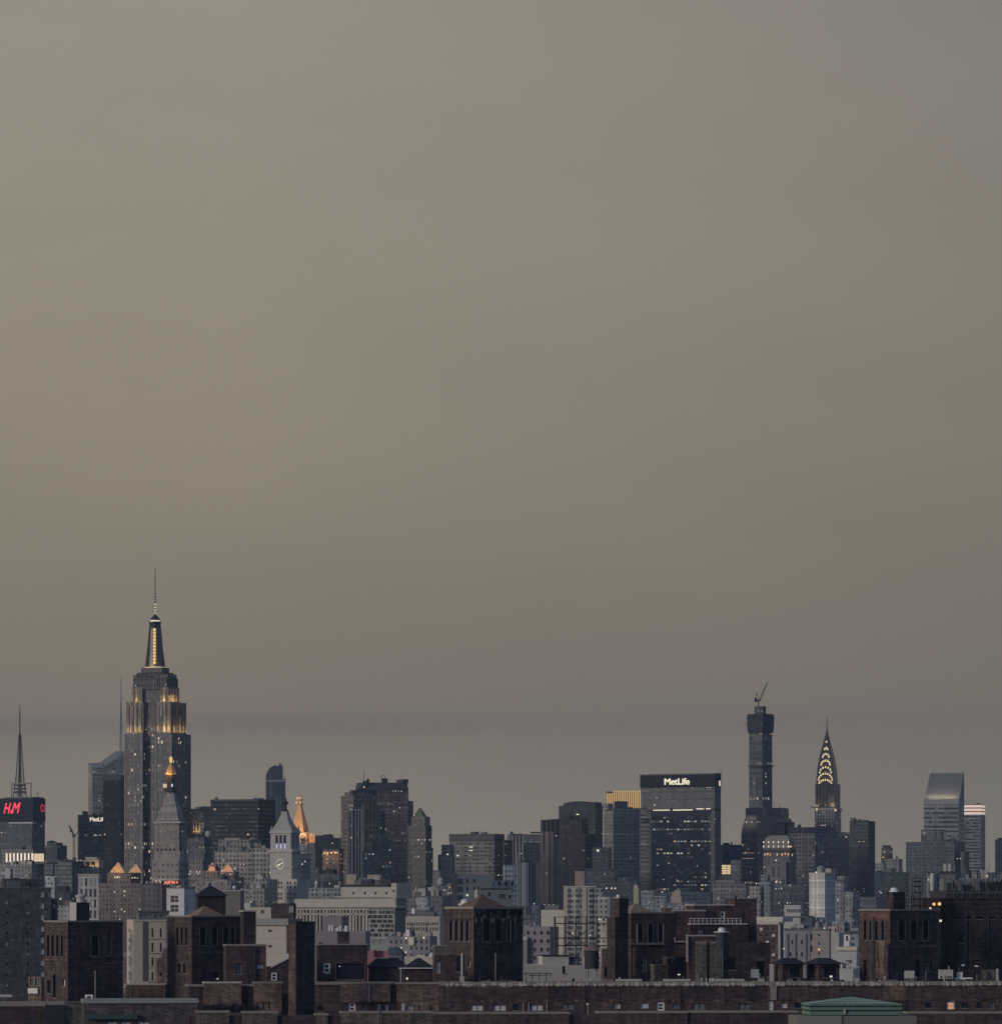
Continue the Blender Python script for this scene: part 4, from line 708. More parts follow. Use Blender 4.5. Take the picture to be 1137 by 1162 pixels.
t.block('terrace', M_dark, 865, 897, 903.4, 965, 967, y=-1.4); t.block('front_bay', fac('front_bay', (.17, .17, .17), (.03, .035, .045), 6, 15, .5, .8, lit=0), 869, 892, 893, 978, y=-4, D=14); t.dots('roof_lamp', G_white, [(880.5, 976.7, 1.8), (867.5, 984.3, 1.3)], y=-5)
t = Thing('office_building', 'checker-gridded office slab left of the lit arched crown tower', 'office tower', 894, 5400, -4)
t.block('body', fac('checker', (.22, .20, .18), (.05, .052, .075), 3.4, 4.2, .55, .5, lit=.008), 894, 894, 925, 945, D=40); t.block('top_band', fac('top_purple', (.05, .048, .08), (.03, .03, .05), 3, 60, .4, 1), 893.6, 893.6, 925, 939, 946, y=-.5, D=40); t.block('roof_house', M_dark, 905, 905, 909, 936, 939, y=5)
# ---- arched crown tower
t = Thing('skyscraper', 'art deco skyscraper with tapering steel crown of glowing triangular windows and needle', 'skyscraper', 947, 5990, -14)
Q1 = fac('deco_brick', (.21, .20, .19), (.035, .04, .055), 3.2, 3.9, .5, .62, lit=.035); Q2 = fac('deco_lower', (.26, .255, .24), (.06, .07, .08), 3.2, 3.9, .5, .7, lit=.015)
t.block('body', Q1, 924.5, 948, 954.5, 919); t.block('shaft_top', fac('deco_dark', (.09, .08, .085), (.03, .03, .05), 3.6, 30, .5, 1, lit=0), 925, 947.5, 953.5, 889.5, 920, y=2); t.block('lower_body', Q2, 915, 952, 966, 944, y=-14)
t.block('ledge', plain('deco_trim', (.30, .28, .25)), 923.5, 948.6, 955.4, 917, 919.5, y=-1.5)
x0, x1 = t.fx(926, 4), t.fx(947, 4); hw = (x1-x0)/2; cx = (x0+x1)/2; dd = 14; cy = 4+dd; Z = lambda py: t.z(py, cx, 4)
prof = [(1, 891), (.98, 884), (.92, 876), (.83, 868), (.71, 860), (.575, 853), (.42, 846), (.27, 839), (.16, 834), (.06, 828), (.012, 811)]
steel = plain('crown_steel', (.055, .05, .05), rough=.35, metal=.5); m = MB(); sq = lambda k: [(cx-hw*k, cy-dd*k), (cx+hw*k, cy-dd*k), (cx+hw*k, cy+dd*k), (cx-hw*k, cy+dd*k)]
for (a, pa), (b, pb) in zip(prof[:-2], prof[1:-1]): m.loft(sq(a), Z(pa), sq(b), Z(pb), caps=False)
m.face([(*p, Z(828)) for p in sq(.06)]); t.part('arched_crown', m, steel); t.part('needle', MB().loft(sq(.055), Z(829), sq(.012), Z(811)), steel)
def kat(py):
    for (a, pa), (b, pb) in zip(prof, prof[1:]):
        if pb <= py <= pa: return a+(b-a)*(pa-py)/(pa-pb)
    return .05
cg = glow('crown_glow', (1, .76, .42), .85)
for ap, r, n_ in ((885, 9.0, 11), (877.8, 8, 9), (870.5, 6.7, 7), (863, 5.2, 7), (855.5, 3.6, 5), (848.5, 1.7, 3), (841.5, .1, 1)):
    for i in range(n_):
        a = 0 if n_ == 1 else (-80+160*i/(n_-1)); px = 937.2+r*math.sin(R(a)); py = ap+r*1.05*(1-math.cos(R(a))); k = kat(py); y = cy-dd*k-.5; x = cx+(px-937.2)*5990/F
        if abs(x-cx) > hw*k: x = cx+math.copysign(hw*k*.96, x-cx)
        m = MB(); h, b_ = (3.0, 1.1) if ap > 841 else (4.4, .8)
        m.loft([(x-b_, y-.4), (x+b_, y-.4), (x+b_, y+.4), (x-b_, y+.4)], Z(py)-h/2, [(x-.35, y-.2), (x+.35, y-.2), (x+.35, y+.4), (x-.35, y+.4)], Z(py)+h/2); t.part('crown_window', m, cg)
# arch ribs on the front of the crown, and the tall central arch
for ap, r in ((887.5, 9.4), (880.5, 8.2), (873, 7), (865.5, 5.8), (858, 4.4)):
    m = MB(); pr_ = None
    for i in range(9):
        a = -86+21.5*i; px = r*math.sin(R(a)); py = ap+2.0+r*1.05*(1-math.cos(R(a))); k = kat(min(py, 890.9)); q = (cx+max(-hw*k, min(hw*k, px*5990/F)), cy-dd*k-.25, Z(py))
        if pr_: m.tube(pr_, q, .45)
        pr_ = q
    t.part('arch_rib', m, plain('rib_steel', (.20, .18, .16), rough=.3, metal=.5))
for px, e in ((926.5, 3200), (944.5, 3200), (936, 900)): flood(t, t.fx(px, -1), -1.2, t.z(916.5), t.fx(px), 2.2, t.z(906), e, 2)
flood(t, t.fx(950, -1)+6, 14, t.z(916.5), t.fx(947), 12, t.z(905), 2000, 2)
t.dots('gargoyle_lamp', G_pale, [(926.8, 918.8, 3.2), (948, 919.6, 3.6)], y=-2.6, h=4); t.dots('window_light', G_white, [(931.8, 937, 1.3), (933.8, 937, 1.3), (936.2, 936.8, 1.6)], y=-.5)
for px, s_ in ((924, -1), (948.5, 1)): t.part('gargoyle', MB().tube((t.fx(px), 0, t.z(916.5)), (t.fx(px)+s_*4, -4, t.z(915.5)), .8), steel)
# ---- dark slabs right of it
t = Thing('office_building', 'dark stepped office block in front of the arched crown tower', 'office tower', 960, 5200, -8)
U1 = fac('dark_bands', (.045, .055, .07), (.022, .028, .045), 4, 3.8, .8, .5, lit=.012); t.block('body', U1, 927, 963, 966, 959); t.block('upper_body', U1, 934, 963, 965.6, 949.5, 960, y=3)
t = Thing('skyscraper', 'tall slate-blue slab tower right of the arched crown tower', 'skyscraper', 985, 5100, -28)
t.block('body', fac('slate_slab', (.04, .045, .06), (.026, .03, .045), 2.6, 3.6, .6, .6, lit=.004), 964, 985, 993, 932); t.block('roof_box', M_dark, 973, 977, 978, 930, 932.5, y=6); t.dots('window_light', G_pale, [(975, 955.5, 2.4), (980, 955.3, 2.4)], y=-.4, h=.7)
for px, py in ((970, 1010, ), (973, 1012), (980, 1009), (981, 1012), (976, 1015)): t.dots('window_light', G_pale, [(px, py, 1)], y=-.5)
# ---- low distant group
t = Thing('apartment_building', 'small brown block with lit windows and water tank on the right horizon', 'building', 1009, 5300, -15)
t.block('body', fac('brown_small', (.14, .12, .115), (.04, .04, .05), 3, 3.7, .5, .5, lit=.05, litc=WARM), 1000, 1010, 1013, 962); t.block('roof_house', M_dark, 1001.5, 1009, 1011, 959.5, 962.3, y=3); t.dots('window_light', G_warm, [(1002.3, 973.3, 1.6), (1007, 980.5, 1.4)], y=-.8)
t = Thing('apartment_building', 'pale flat block beside the small brown one on the right horizon', 'building', 1020, 5200, -18)
t.block('body', fac('pale_flat', (.26, .26, .25), (.07, .07, .08), 3, 3.6, .4, .5, lit=.03), 1003, 1020, 1024, 975, y=2); t.block('west_wing', _m['pale_flat'], 993, 1003, 1005, 980, y=0, D=30)
t = Thing('office_building', 'wide low slate block filling the gap below the small brown and pale ones', 'building', 1024, 4900, -10)
t.block('body', fac('slate_low', (.07, .085, .10), (.045, .055, .065), 3, 3.6, .5, .5, lit=.012), 992, 1026, 1031, 990); t.clutter(4, 12, [M_mid, M_dark]); t.dots('roof_lamp', G_cool, [(998, 1012, 1.2)], y=-1)
t = Thing('office_building', 'dark gridded office block with stepped right side below the slanted roof', 'office tower', 1083, 5600, -25)
W1 = fac('slate_grid', (.11, .12, .135), (.03, .037, .05), 3.2, 3.7, .6, .5, lit=.01); t.block('body', W1, 1028, 1083, 1095, 955.5); t.block('east_step', W1, 1090, 1094, 1100, 967, y=6); t.dots('window_light', G_white, [(1086.5, 974.8, 1.6), (1090, 974.6, 1.6)], y=-2)
t.last = (t.fx(1066), t.fx(1082), 2, 26, 0, t.z(955.5)); t.clutter(5, 4, [M_dark, M_steel], hs=(2, 6))
t = Thing('office_building', 'pale grey block with a round white sign at the base of the slanted-roof tower', 'building', 1068, 6000, -15)
t.block('body', fac('pale_upper', (.17, .175, .17), (.06, .065, .07), 4, 4, .5, .5, lit=.01), 1045, 1068, 1071, 941.5); t.part('round_sign', MB().tube((t.fx(1049), -.8, t.z(945.5)), (t.fx(1049), -.2, t.z(945.5)), 2.2, 14), M_lite)
# ---- slanted roof tower
t = Thing('skyscraper', 'pale banded tower with steep slanted roof glowing along its lower edge', 'skyscraper', 1088, 6900, -14)
V1 = fac('silver_bands', (.26, .255, .25), (.075, .08, .085), 4, 7.2, 1.01, .42, lit=0); x0, x1 = t.fx(1048.3), t.fx(1088); d = abs(t.sy(1094, x1))
t.block('body', V1, 1048.3, 1088, 1094, 911.5); m = MB(); xt = t.fx(1053, d*.85); m.loft([(x0, 0), (x1, 0), (x1, d), (x0, d)], t.z(912), [(x0+3.5, d*.72), (x1+1.5, d*.72), (x1, d), (x0+3, d)], t.z(876.5)); t.part('slanted_roof', m, plain('silver_roof', (.14, .14, .145), rough=.7, streak=.2))
t.block('roof_skirt', plain('silver_skirt', (.27, .265, .26)), 1048, 1088.2, 1094.2, 907, 913, y=-.5)
for k in range(7): px = 1054+4.8*k; flood(t, t.fx(px, 1.5), 1.5, t.z(906.2), t.fx(px), 12, t.z(896), 6500, 2.5, (1, .78, .45))
t.dots('roof_lamp', G_white, [(1055.5, 874.8, 1), (1088.5, 874.6, 1)], y=26)
t = Thing('skyscraper', 'banded grey tower with a glowing pinkish-white top band', 'skyscraper', 1113, 6500, -18)
t.block('body', fac('grey_bands', (.20, .205, .21), (.05, .055, .06), 4, 4, 1.01, .45, lit=0), 1094, 1113.5, 1118, 925); t.block('lit_top', plain('top_core', (.1, .09, .08)), 1094.5, 1113, 1117.6, 913, 925.2, y=.8)
for k in range(3): t.block('lit_band', glow('pink_band', (1, .74, .62), .62), 1094.2, 1113.3, 1117.8, 913.8+4*k, 916.6+4*k, y=0)
t.block('roof_house', M_dark, 1108, 1111, 1112, 911.5, 913.2, y=6)
t = Thing('apartment_building', 'grey tower cut by the right edge of the photo', 'building', 1130, 5300, 8)
t.block('body', fac('edge_grey', (.10, .10, .115), (.05, .05, .06), 3, 3.7, .5, .5, lit=.01), 1129, 1130, 1160, 953); t.block('roof_house', M_dark, 1132, 1133, 1145, 951, 953.3, y=3)
t = Thing('apartment_building', 'low mottled blocks between the pink-lit tower and the right edge', 'building', 1119, 5000, 5)
t.block('body', fac('mottled_r', (.22, .21, .19), (.05, .05, .06), 3, 3.6, .5, .5, lit=.03), 1118, 1119, 1160, 990); t.clutter(5, 2, [M_tan, M_dark], hs=(2, 6))
# ---- between lettered slab and pencil tower
t = Thing('office_building', 'teal glass box on the horizon right of the wide lettered slab', 'building', 820, 5600, 5)
t.block('body', fac('teal_box', (.06, .095, .11), (.045, .07, .085), 3, 3.8, .6, .5, lit=.006), 818, 819, 843, 959); t.block('roof_house', M_dark, 820, 821, 828, 957, 959.3, y=4)
t = Thing('brick_building', 'brownish block with a golden lit window wall near its top left', 'building', 820, 4800, -8)
t.block('body', fac('brown_lit', (.13, .115, .12), (.05, .05, .06), 3, 3.7, .5, .5, lit=.02), 816, 838, 842, 993); t.block('lit_room', M_dark, 817.5, 831, 831.3, 980.5, 994, y=3, D=12)
for a in range(2):
    for b in range(4): t.box('lit_pane', glow('gold_pane', (1, .76, .42), .62), t.fx(819+5.6*a), t.fx(824+5.6*a), 2.2, 2.8, t.z(984.2+2.7*b), t.z(982+2.7*b))
t = Thing('office_building', 'light grey office block with fine windows right of the golden lit window wall', 'building', 838, 4700, -5)
t.block('body', fac('grey_fine', (.17, .17, .175), (.06, .065, .07), 2.8, 3.6, .5, .5, lit=.02), 829, 841, 842, 976)

for i_, q_ in enumerate(ALL):             # plant rooms, tanks and aerials on the flat roofs of the skyline
    if q_.main and q_.main[5] > 20 and q_.main[1]-q_.main[0] > 12 and q_.main[3]-q_.main[2] > 8 and not any(w_ in q_.o['label'] for w_ in ('black box', 'slanted', 'red script', 'gold-lit', 'illuminated', 'lit strip')):
        q_.clutter(3, 900+i_, [M_dark, M_steel, M_mid], hs=(1.2, 4.2), ws=(3, 9), bx=q_.main)
FAR[0] = 0
# ================================================================== MIDDLE DISTANCE (1.4 to 4 km away)
# ---- left
t = Thing('apartment_building', 'big dark grey brick apartment slab with white-framed corner windows at the left edge', 'building', 62, 1700, 14)
gw = brick('slab_brick', (.085, .085, .095), dark=.7, soot=.35)
W = [(x, x+2.6, 1023+11.7*k, 1026.5+11.7*k, 'blind' if (k*3+i) % 4 == 0 else 'dark') for i, x in enumerate((6.5, 30)) for k in range(9)]+[(46, 49.8, 1012.5+13*k, 1019+13*k, 'blind') for k in range(9)]
t.xc = 0; t = Thing('apartment_building', t.o['label'], 'building', -12, 1700, 8) if False else t
t.block('wall', gw, -8, -6, 58, 1008.5, wf=W+[(55, 57.4, 1012.5, 1018, 'blind')], kind='dark', depth=.25, coping=(M_mid, .4, .15)); t.clutter(5, 3, [M_dark, M_mid], hs=(1, 3), ws=(3, 8))
t.block('roof_house', plain('roof_house_dark', (.06, .065, .075)), 3, 4, 43, 997.5, 1009, y=5, D=9); t.block('roof_box', M_dark, 12, 13, 22, 996.5, 998, y=6, D=4)
t.block('east_wing', gw, 57.9, 57.9, 65, 1021, y=2, D=15, wf=[(60.5, 63, 1026, 1031, 'blind')], coping=(M_mid, .4, .1))
t = Thing('brick_building', 'small brown shed house with white base between the grey slab and the first brick tower', 'building', 47, 1300, -20)
t.block('wall', B_brown, 32, 47, 50, 1109, wf=[(34, 38, 1110.5, 1119), (40, 46, 1111, 1120)], kind='bdouble'); t.block('white_base', M_white, 31.5, 42.5, 43.5, 1122, 1128, y=-.6, D=4)
t = Thing('duct', 'pale horizontal roof pipe lying at the left edge beside the small brown shed', 'pipe', 8, 1180, 0, z=P(0, 1136.5, 1180).z); t.part('pipe_run', MB().tube((t.fx(-8), 0, t.z(1131)), (t.fx(14), 0, t.z(1131)), .5, 8), M_lite); t.box('pipe_support', M_mid, t.fx(5), t.fx(6.5), -.4, .4, 0, t.z(1131))
t = Thing('office_building', 'light grey-green house with small windows between the grey slab and the gold twin peaks', 'building', 88, 3000, -18)
t.block('wall', fac('pale_house', (.34, .34, .33), (.1, .11, .12), 2.5, 3.2, .45, .5, lit=.02), 66, 86, 92, 1028); t.clutter(3, 2, [M_lite, M_mid])
t = Thing('office_building', 'pale pilastered building below the glowing yellow roof house', 'building', 111, 3900, -14)
t.block('wall', fac('pale_pilasters', (.40, .385, .36), (.07, .07, .075), 4.2, 9.5, .5, .74, lit=.01), 88.5, 112, 116, 993.5); t.block('cornice', M_tan, 88, 112.5, 116.5, 992, 994, y=-.8)
t = Thing('office_building', 'small white-topped block between teal glass and pale pilastered building', 'building', 62, 3600, -18); t.block('wall', fac('white_small', (.42, .43, .43), (.14, .15, .16), 3, 4, .5, .5, lit=.01), 52, 62, 65, 995)
t = Thing('brick_building', 'dark low block with flat roof below the white-topped one', 'building', 80, 3100, -10); t.block('wall', fac('dark_lowb', (.06, .075, .075), (.035, .04, .045), 3, 3.5, .5, .5, lit=.02), 62, 80, 88, 1013); t.clutter(3, 5, [M_mid, M_dark])
t = Thing('apartment_building', 'long purple-brown brick apartment house with two glowing gold peaked gables', 'building', 160, 3000, -16)
A1 = fac('twin_brick', (.17, .14, .13), (.05, .05, .055), 2.6, 3.1, .4, .5, lit=.05, litc=(1, .9, .75), ls=.9); t.block('wall', A1, 112, 160, 182, 1003); t.block('upper_wall', A1, 122, 148, 161, 991, 1004, y=2, D=20)
for pa, pb, ap, nm in ((124, 141.5, 978.8, 1), (145.5, 161, 980.5, .55)):
    x0, x1 = t.fx(pa, 4), t.fx(pb, 4); t.part('gable_peak', MB().loft([(x0, 4), (x1, 4), (x1, 12), (x0, 12)], t.z(990.5), [((x0+x1)/2-.3, 6), ((x0+x1)/2+.3, 6), ((x0+x1)/2+.3, 9), ((x0+x1)/2-.3, 9)], t.z(ap)), plain('gable_ochre', (.5, .36, .22), streak=.15))
    for q in (.2, .5, .8): flood(t, x0+(x1-x0)*q, -1.8, t.z(989.8), (x0+x1)/2, 6.5, t.z(983), 560*nm, 1.2, (1, .56, .24))
t.dots('roof_lamp', G_white, [(130.5, 996, 1.1), (133.5, 995.5, 1.3), (136, 996, .9), (150, 996.5, 1), (153, 996.3, 1.1), (156, 996.8, .8)], y=1.5); t.dots('window_light', G_white, [(130, 1012.5, .9), (141, 1012, .9), (141.5, 1017, .8), (130, 1035, .9), (141.5, 1035, .9), (136, 1043.5, .8)], y=-.3)
t = Thing('brick_building', 'dark blank-walled block with a glowing red word sign on its roof', 'building', 204, 2700, -12)
t.block('wall', fac('sign_block', (.13, .12, .12), (.05, .05, .06), 3, 3.4, .3, .4, lit=.01), 160, 184, 205, 1004, y=3, D=24); t.block('sign_board', M_dark, 183, 203, 203.2, 999.5, 1006, y=0, D=1.5); t.text('sign_letters', 'AVION 6', G_red if False else glow('coral_light', (1, .27, .18), 1.0), 186.2, 202, 999.8, 1004, y=-.3, bold=.02); t.dots('roof_lamp', G_pale, [(177.3, 1000.3, 1.2), (180.5, 999.5, .8), (182, 1001, 1.1), (171, 997.5, .9)], y=0)
t = Thing('office_building', 'white building with large four-pane dark windows under the red word sign', 'building', 209, 2100, -32)
t.block('wall', plain('white_wall', (.50, .50, .49)), 189, 209, 221, 1008.5, wf=[(193.5, 202.3, 1016.5, 1024.5), (193.5, 202.3, 1027, 1035.5)], ws=[(211, 213, 1018, 1024), (211, 213, 1028, 1034)], kind='wmul', depth=.5, coping=(M_mid, .5, .2)); t.clutter(4, 7, [M_mid, M_lite], hs=(1, 2.5), ws=(2, 5))
t = Thing('apartment_building', 'narrow stair-windowed strip building squeezed left of the dark hipped tank house', 'building', 221, 2300, -10)
t.block('wall', plain('strip_green', (.34, .37, .35)), 210, 220.5, 223, 1013, wf=[(217, 219.5, 1018+5.6*k, 1021+5.6*k) for k in range(5)], kind='dark')
t = Thing('apartment_building', 'brown roofed house with a second pair of orange-lit gables left of the beige stepped building', 'building', 268, 3400, -15)
A2 = fac('second_twin', (.20, .17, .155), (.05, .05, .05), 2.6, 3.2, .4, .5, lit=.04); t.block('wall', A2, 224, 266, 277, 995.5, wf=()); t.block('upper_wall', A2, 228, 248, 252, 988.5, 996, y=2, D=18); t.clutter(4, 13, [M_mid, M_tan, M_dark])
for pa, pb, ap, pbm in ((235.5, 244.5, 978.8, 988.5), (250.5, 265.5, 980, 990)):
    x0, x1 = t.fx(pa, 3), t.fx(pb, 3); t.part('gable_peak', MB().loft([(x0, 3), (x1, 3), (x1, 10), (x0, 10)], t.z(pbm), [((x0+x1)/2-.3, 5), ((x0+x1)/2+.3, 5), ((x0+x1)/2+.3, 8), ((x0+x1)/2-.3, 8)], t.z(ap)), _m['gable_ochre'])
    for q in (.3, .7): flood(t, x0+(x1-x0)*q, -2, t.z(pbm-.6), (x0+x1)/2, 5, t.z(983), 560, 1.2, (1, .42, .2))
t.block('gable_base', A2, 249, 265, 267, 989.5, 996, y=2, D=14); t.dots('roof_lamp', G_white, [(251.5, 988.5, 1.2), (266.3, 986, 1.2), (215, 992.5, 1.1), (225, 991.8, 1), (261.5, 992.4, 1)], y=-1)
t.part('roof_tank', MB().lathe(t.fx(253.5, -1), -1, [(2.4, t.z(1000)), (2.4, t.z(994.5)), (1.6, t.z(993)), (.1, t.z(992.4))], 12), plain('tank_teal', (.05, .08, .08)))
t = Thing('brick_building', 'pale pinkish flat block with white dish, behind the dark hipped tank house', 'building', 262, 2800, -12); t.block('wall', fac('pinkish', (.30, .27, .26), (.1, .1, .1), 4, 4, .3, .4, lit=.01), 222, 262, 268, 1000.5); t.block('upper_wall', _m['pinkish'], 243, 258, 261, 998.5, 1001, y=2, D=12)
t = Thing('brick_building', 'dull olive-brown block right of the dark hipped tank house', 'building', 272, 1750, -14); t.block('wall', plain('olive_plain', (.145, .14, .125), streak=.35), 252, 273, 277, 1011.5, coping=(M_lite, .35, .1)); t.part('roof_dish', MB().lathe(t.fx(266, 3), 3, [(.15, t.z(1011.5)), (.2, t.z(1009)), (.75, t.z(1008.5)), (.7, t.z(1006.2)), (.2, t.z(1005.4))], 10), M_white)
t.part('roof_fence', MB().tube((t.fx(254), .2, t.z(1009.8)), (t.fx(272), .2, t.z(1009.8)), .06), M_steel)
t = Thing('office_building', 'low grey mottled block below the broad beige stepped building', 'building', 300, 3300, -12); t.block('wall', fac('mottle_mid', (.27, .26, .24), (.07, .07, .075), 2.8, 3.4, .45, .5, lit=.02), 273, 300, 305, 1008.5); t.clutter(6, 23, [M_mid, M_lite, M_tan], hs=(1.5, 4))
t = Thing('office_building', 'low stepped terrace right of the beige stepped building, beside the clock tower foot', 'building', 306, 3450, -12); t.block('wall', fac('mottle_mid2', (.33, .31, .28), (.08, .08, .08), 2.8, 3.4, .45, .5, lit=.02), 283, 304, 306, 998, D=30); t.clutter(4, 28, [M_mid, M_lite])
# ---- cream front with fire escape
t = Thing('apartment_building', 'cream-fronted building with dark central strip and roof terrace glazing', 'building', 151.5, 1500, 12)
cr = plain('cream_wall', (.52, .46, .35), streak=.18, scale=.5); wcr = [(172, 174.2, 1054+16.5*k, 1064+16.5*k) for k in range(4)]+[(181.5, 183.7, 1054+16.5*k, 1064+16.5*k) for k in range(4)]
t.block('wall', cr, 144, 151.5, 188, 1044, wf=wcr, ws=[(146, 148, 1073.5+16.5*k, 1080+16.5*k) for k in range(3)], kind='dark', depth=.4); t.block('side_wall', plain('bluish_wall', (.27, .28, .31)), 143, 151, 151.4, 1060, y=.6, D=9)
t.box('dark_strip', plain('strip_brown', (.10, .09, .085)), t.fx(162), t.fx(168), -.12, 0, t.z(1114), t.z(1046.5)); t.block('grey_bay', plain('grey_bay', (.24, .22, .21)), 187.9, 187.9, 199, 1044.5, y=-.4, D=8)
for k in range(4): t.box('floor_line', M_mid, t.fx(168.3), t.fx(187.7), -.1, 0, t.z(1066.7+16.3*k), t.z(1066+16.3*k))
t.block('terrace_glazing', plain('terrace_frame', (.16, .17, .18)), 155, 157, 192, 1034.5, 1044, y=2.5, D=5, wf=[(158.5, 172, 1038, 1043), (174.5, 190, 1038, 1043)], kind='grey'); t.block('terrace_roof', M_mid, 154, 156, 193, 1033.8, 1035.2, y=2, D=6)
t.box('cornice', cr, t.fx(151), t.fx(188.3), -.25, 0, t.z(1046), t.z(1044))
m = MB()
for k, py in enumerate((1058, 1069, 1089, 1106)):
    m.box(-.9, -.1, 2.5, 5.5, t.z(py), t.z(py)+.15); m.tube((-.9, 2.5, t.z(py)+1), (-.9, 5.5, t.z(py)+1), .05); m.tube((-.5, 2.6, t.z(py)), (-.5, 5.2, t.z(py+10)), .08)
    for q in range(5): m.tube((-.9, 2.5+.75*q, t.z(py)), (-.9, 2.5+.75*q, t.z(py)+1), .04)
t.part('fire_escape', m, M_steel)
t = Thing('brick_building', 'pinkish brick gable wall standing before the cream-fronted building', 'building', 198, 1250, 10)
m = MB(); x0, x1 = t.fx(178, 0), t.fx(199, 0); zt, zl = t.z(1076), t.z(1088)
m.face([(x0, 0, 0), (x1, 0, 0), (x1, 0, zt), (t.fx(187), 0, zt), (t.fx(183.5), 0, zl), (x0, 0, zl)], [(0, 0), (4.7, 0), (4.7, 30), (2, 30), (1, 27), (0, 27)]); m.face([(x0, 0, 0), (x0, 0, zl), (x0, 6, zl), (x0, 6, 0)], [(0, 0), (0, 27), (6, 27), (6, 0)]); m.face([(x0, 0, zl), (t.fx(183.5), 0, zl), (t.fx(183.5), 6, zl), (x0, 6, zl)]); m.face([(t.fx(183.5), 0, zl), (t.fx(187), 0, zt), (t.fx(187), 6, zt), (t.fx(183.5), 6, zl)]); m.face([(t.fx(187), 0, zt), (x1, 0, zt), (x1, 6, zt), (t.fx(187), 6, zt)])
t.part('gable_wall', m, B_pink); t.part('coping', MB().tube((t.fx(187), -.1, zt+.1), (x1, -.1, zt+.1), .16), M_copingL); t.box('window', M_pane, t.fx(181.5), t.fx(183), -.1, .1, t.z(1108), t.z(1104))
# ---- beige blocks behind the chimney
t = Thing('apartment_building', 'pale beige block with small square windows and wide grey-green roof slab, left of the chimney', 'building', 325, 1600, -35)
be = plain('beige_wall', (.38, .345, .30), streak=.2, scale=.5); t.block('wall', be, 289, 325, 331, 1049, wf=[(304.5, 308.5, 1055.5, 1058), (304.5, 308.5, 1073, 1075.6), (296, 298, 1090, 1093)], kind='dark'); t.block('roof_slab', plain('slab_green', (.22, .23, .215)), 286, 327, 344, 1043, 1050.5, y=-1)
for k in range(2): t.box('floor_line', plain('seam', (.3, .26, .21)), t.fx(289.2), t.fx(324.8), -.08, 0, t.z(1065.6+17*k), t.z(1065+17*k))
t = Thing('office_building', 'cream penthouse block with brown brick wing, in front of the clock tower foot', 'building', 308, 2100, -25)
t.block('wall', plain('cream_pent', (.38, .36, .31)), 278, 307.5, 309, 1030, wf=[(296, 300, 1033, 1037)], kind='dark'); t.block('brick_wing', B_dark, 308, 333, 336, 1025.5, y=-2, wf=[(327, 334, 1028, 1036)], kind='bdouble'); t.block('roof_house', M_lite, 276, 284, 285, 1025, 1030.4, y=3, D=6)
# ---- civic colonnade building
t = Thing('civic_building', 'long cream stone building with a colonnade and deep cornices', 'building', 450, 3000, -20)
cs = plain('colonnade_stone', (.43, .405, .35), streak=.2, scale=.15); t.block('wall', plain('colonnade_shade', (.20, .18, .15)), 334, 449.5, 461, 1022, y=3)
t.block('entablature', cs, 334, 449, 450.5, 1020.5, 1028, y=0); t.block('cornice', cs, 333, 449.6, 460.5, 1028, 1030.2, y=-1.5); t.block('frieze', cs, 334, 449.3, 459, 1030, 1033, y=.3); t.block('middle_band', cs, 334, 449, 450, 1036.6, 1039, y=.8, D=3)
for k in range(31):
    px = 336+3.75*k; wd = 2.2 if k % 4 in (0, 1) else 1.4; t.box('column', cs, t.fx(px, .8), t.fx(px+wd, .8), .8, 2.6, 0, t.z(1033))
t.block('attic', cs, 387, 450, 451, 1007, 1022, y=8, wf=[(p, p+2, 1012.5, 1015.5) for p in (400, 413, 425.3, 437.5)], kind='dark', depth=1.2); t.block('attic_cornice', cs, 380, 450, 460, 1017.5, 1018.8, y=6.5); t.block('end_pavilion', cs, 444, 450, 459, 1002.5, 1020, y=5, D=26, wf=[(446, 447.8, 1010, 1013)], kind='dark', depth=1.2)
t.block('roof_house', M_dark, 390, 440, 452, 1004, 1007.6, y=12, D=14); t.last = (t.fx(394), t.fx(438), 10, 24, 0, t.z(1004)); t.clutter(6, 5, [M_mid, M_dark], hs=(1.5, 4), ws=(4, 12))
t = Thing('office_building', 'squat grey-white penthouses peeping over the civic colonnade roof', 'building', 441, 3300, -10)
t.block('wall', M_dark, 391, 441, 446, 1004); t.block('tank_house', M_tan, 393, 404, 405, 992.5, 1004, y=2, D=10); t.block('tank_house', M_tan, 417, 431, 433, 993, 1004, y=2, D=10); t.block('glass_house', plain('glass_teal', (.08, .13, .14)), 405, 416, 417, 996, 1004, y=3, D=10)
t = Thing('brick_building', 'low mottled roofs with chimneys between clock tower and colonnade building', 'building', 388, 3400, -8)
t.block('wall', fac('mottle_roofs', (.24, .25, .25), (.07, .08, .085), 3, 3.5, .45, .5, lit=.02), 350, 390, 394, 1008); t.clutter(9, 31, [M_mid, M_lite, M_dark, M_tan], hs=(1.5, 6), ws=(2, 7)); t.dots('roof_lamp', G_white, [(374, 1003, 1), (359, 1002, .9), (346, 978, 1.1)], y=-1)
t = Thing('office_building', 'dark teal low office under the reddish lamp-topped block', 'building', 385, 3900, -8); t.block('wall', fac('teal_under', (.08, .10, .10), (.05, .06, .065), 3, 3.6, .5, .5, lit=.01), 352, 385, 390, 992); t.clutter(5, 33, [M_mid, M_dark])
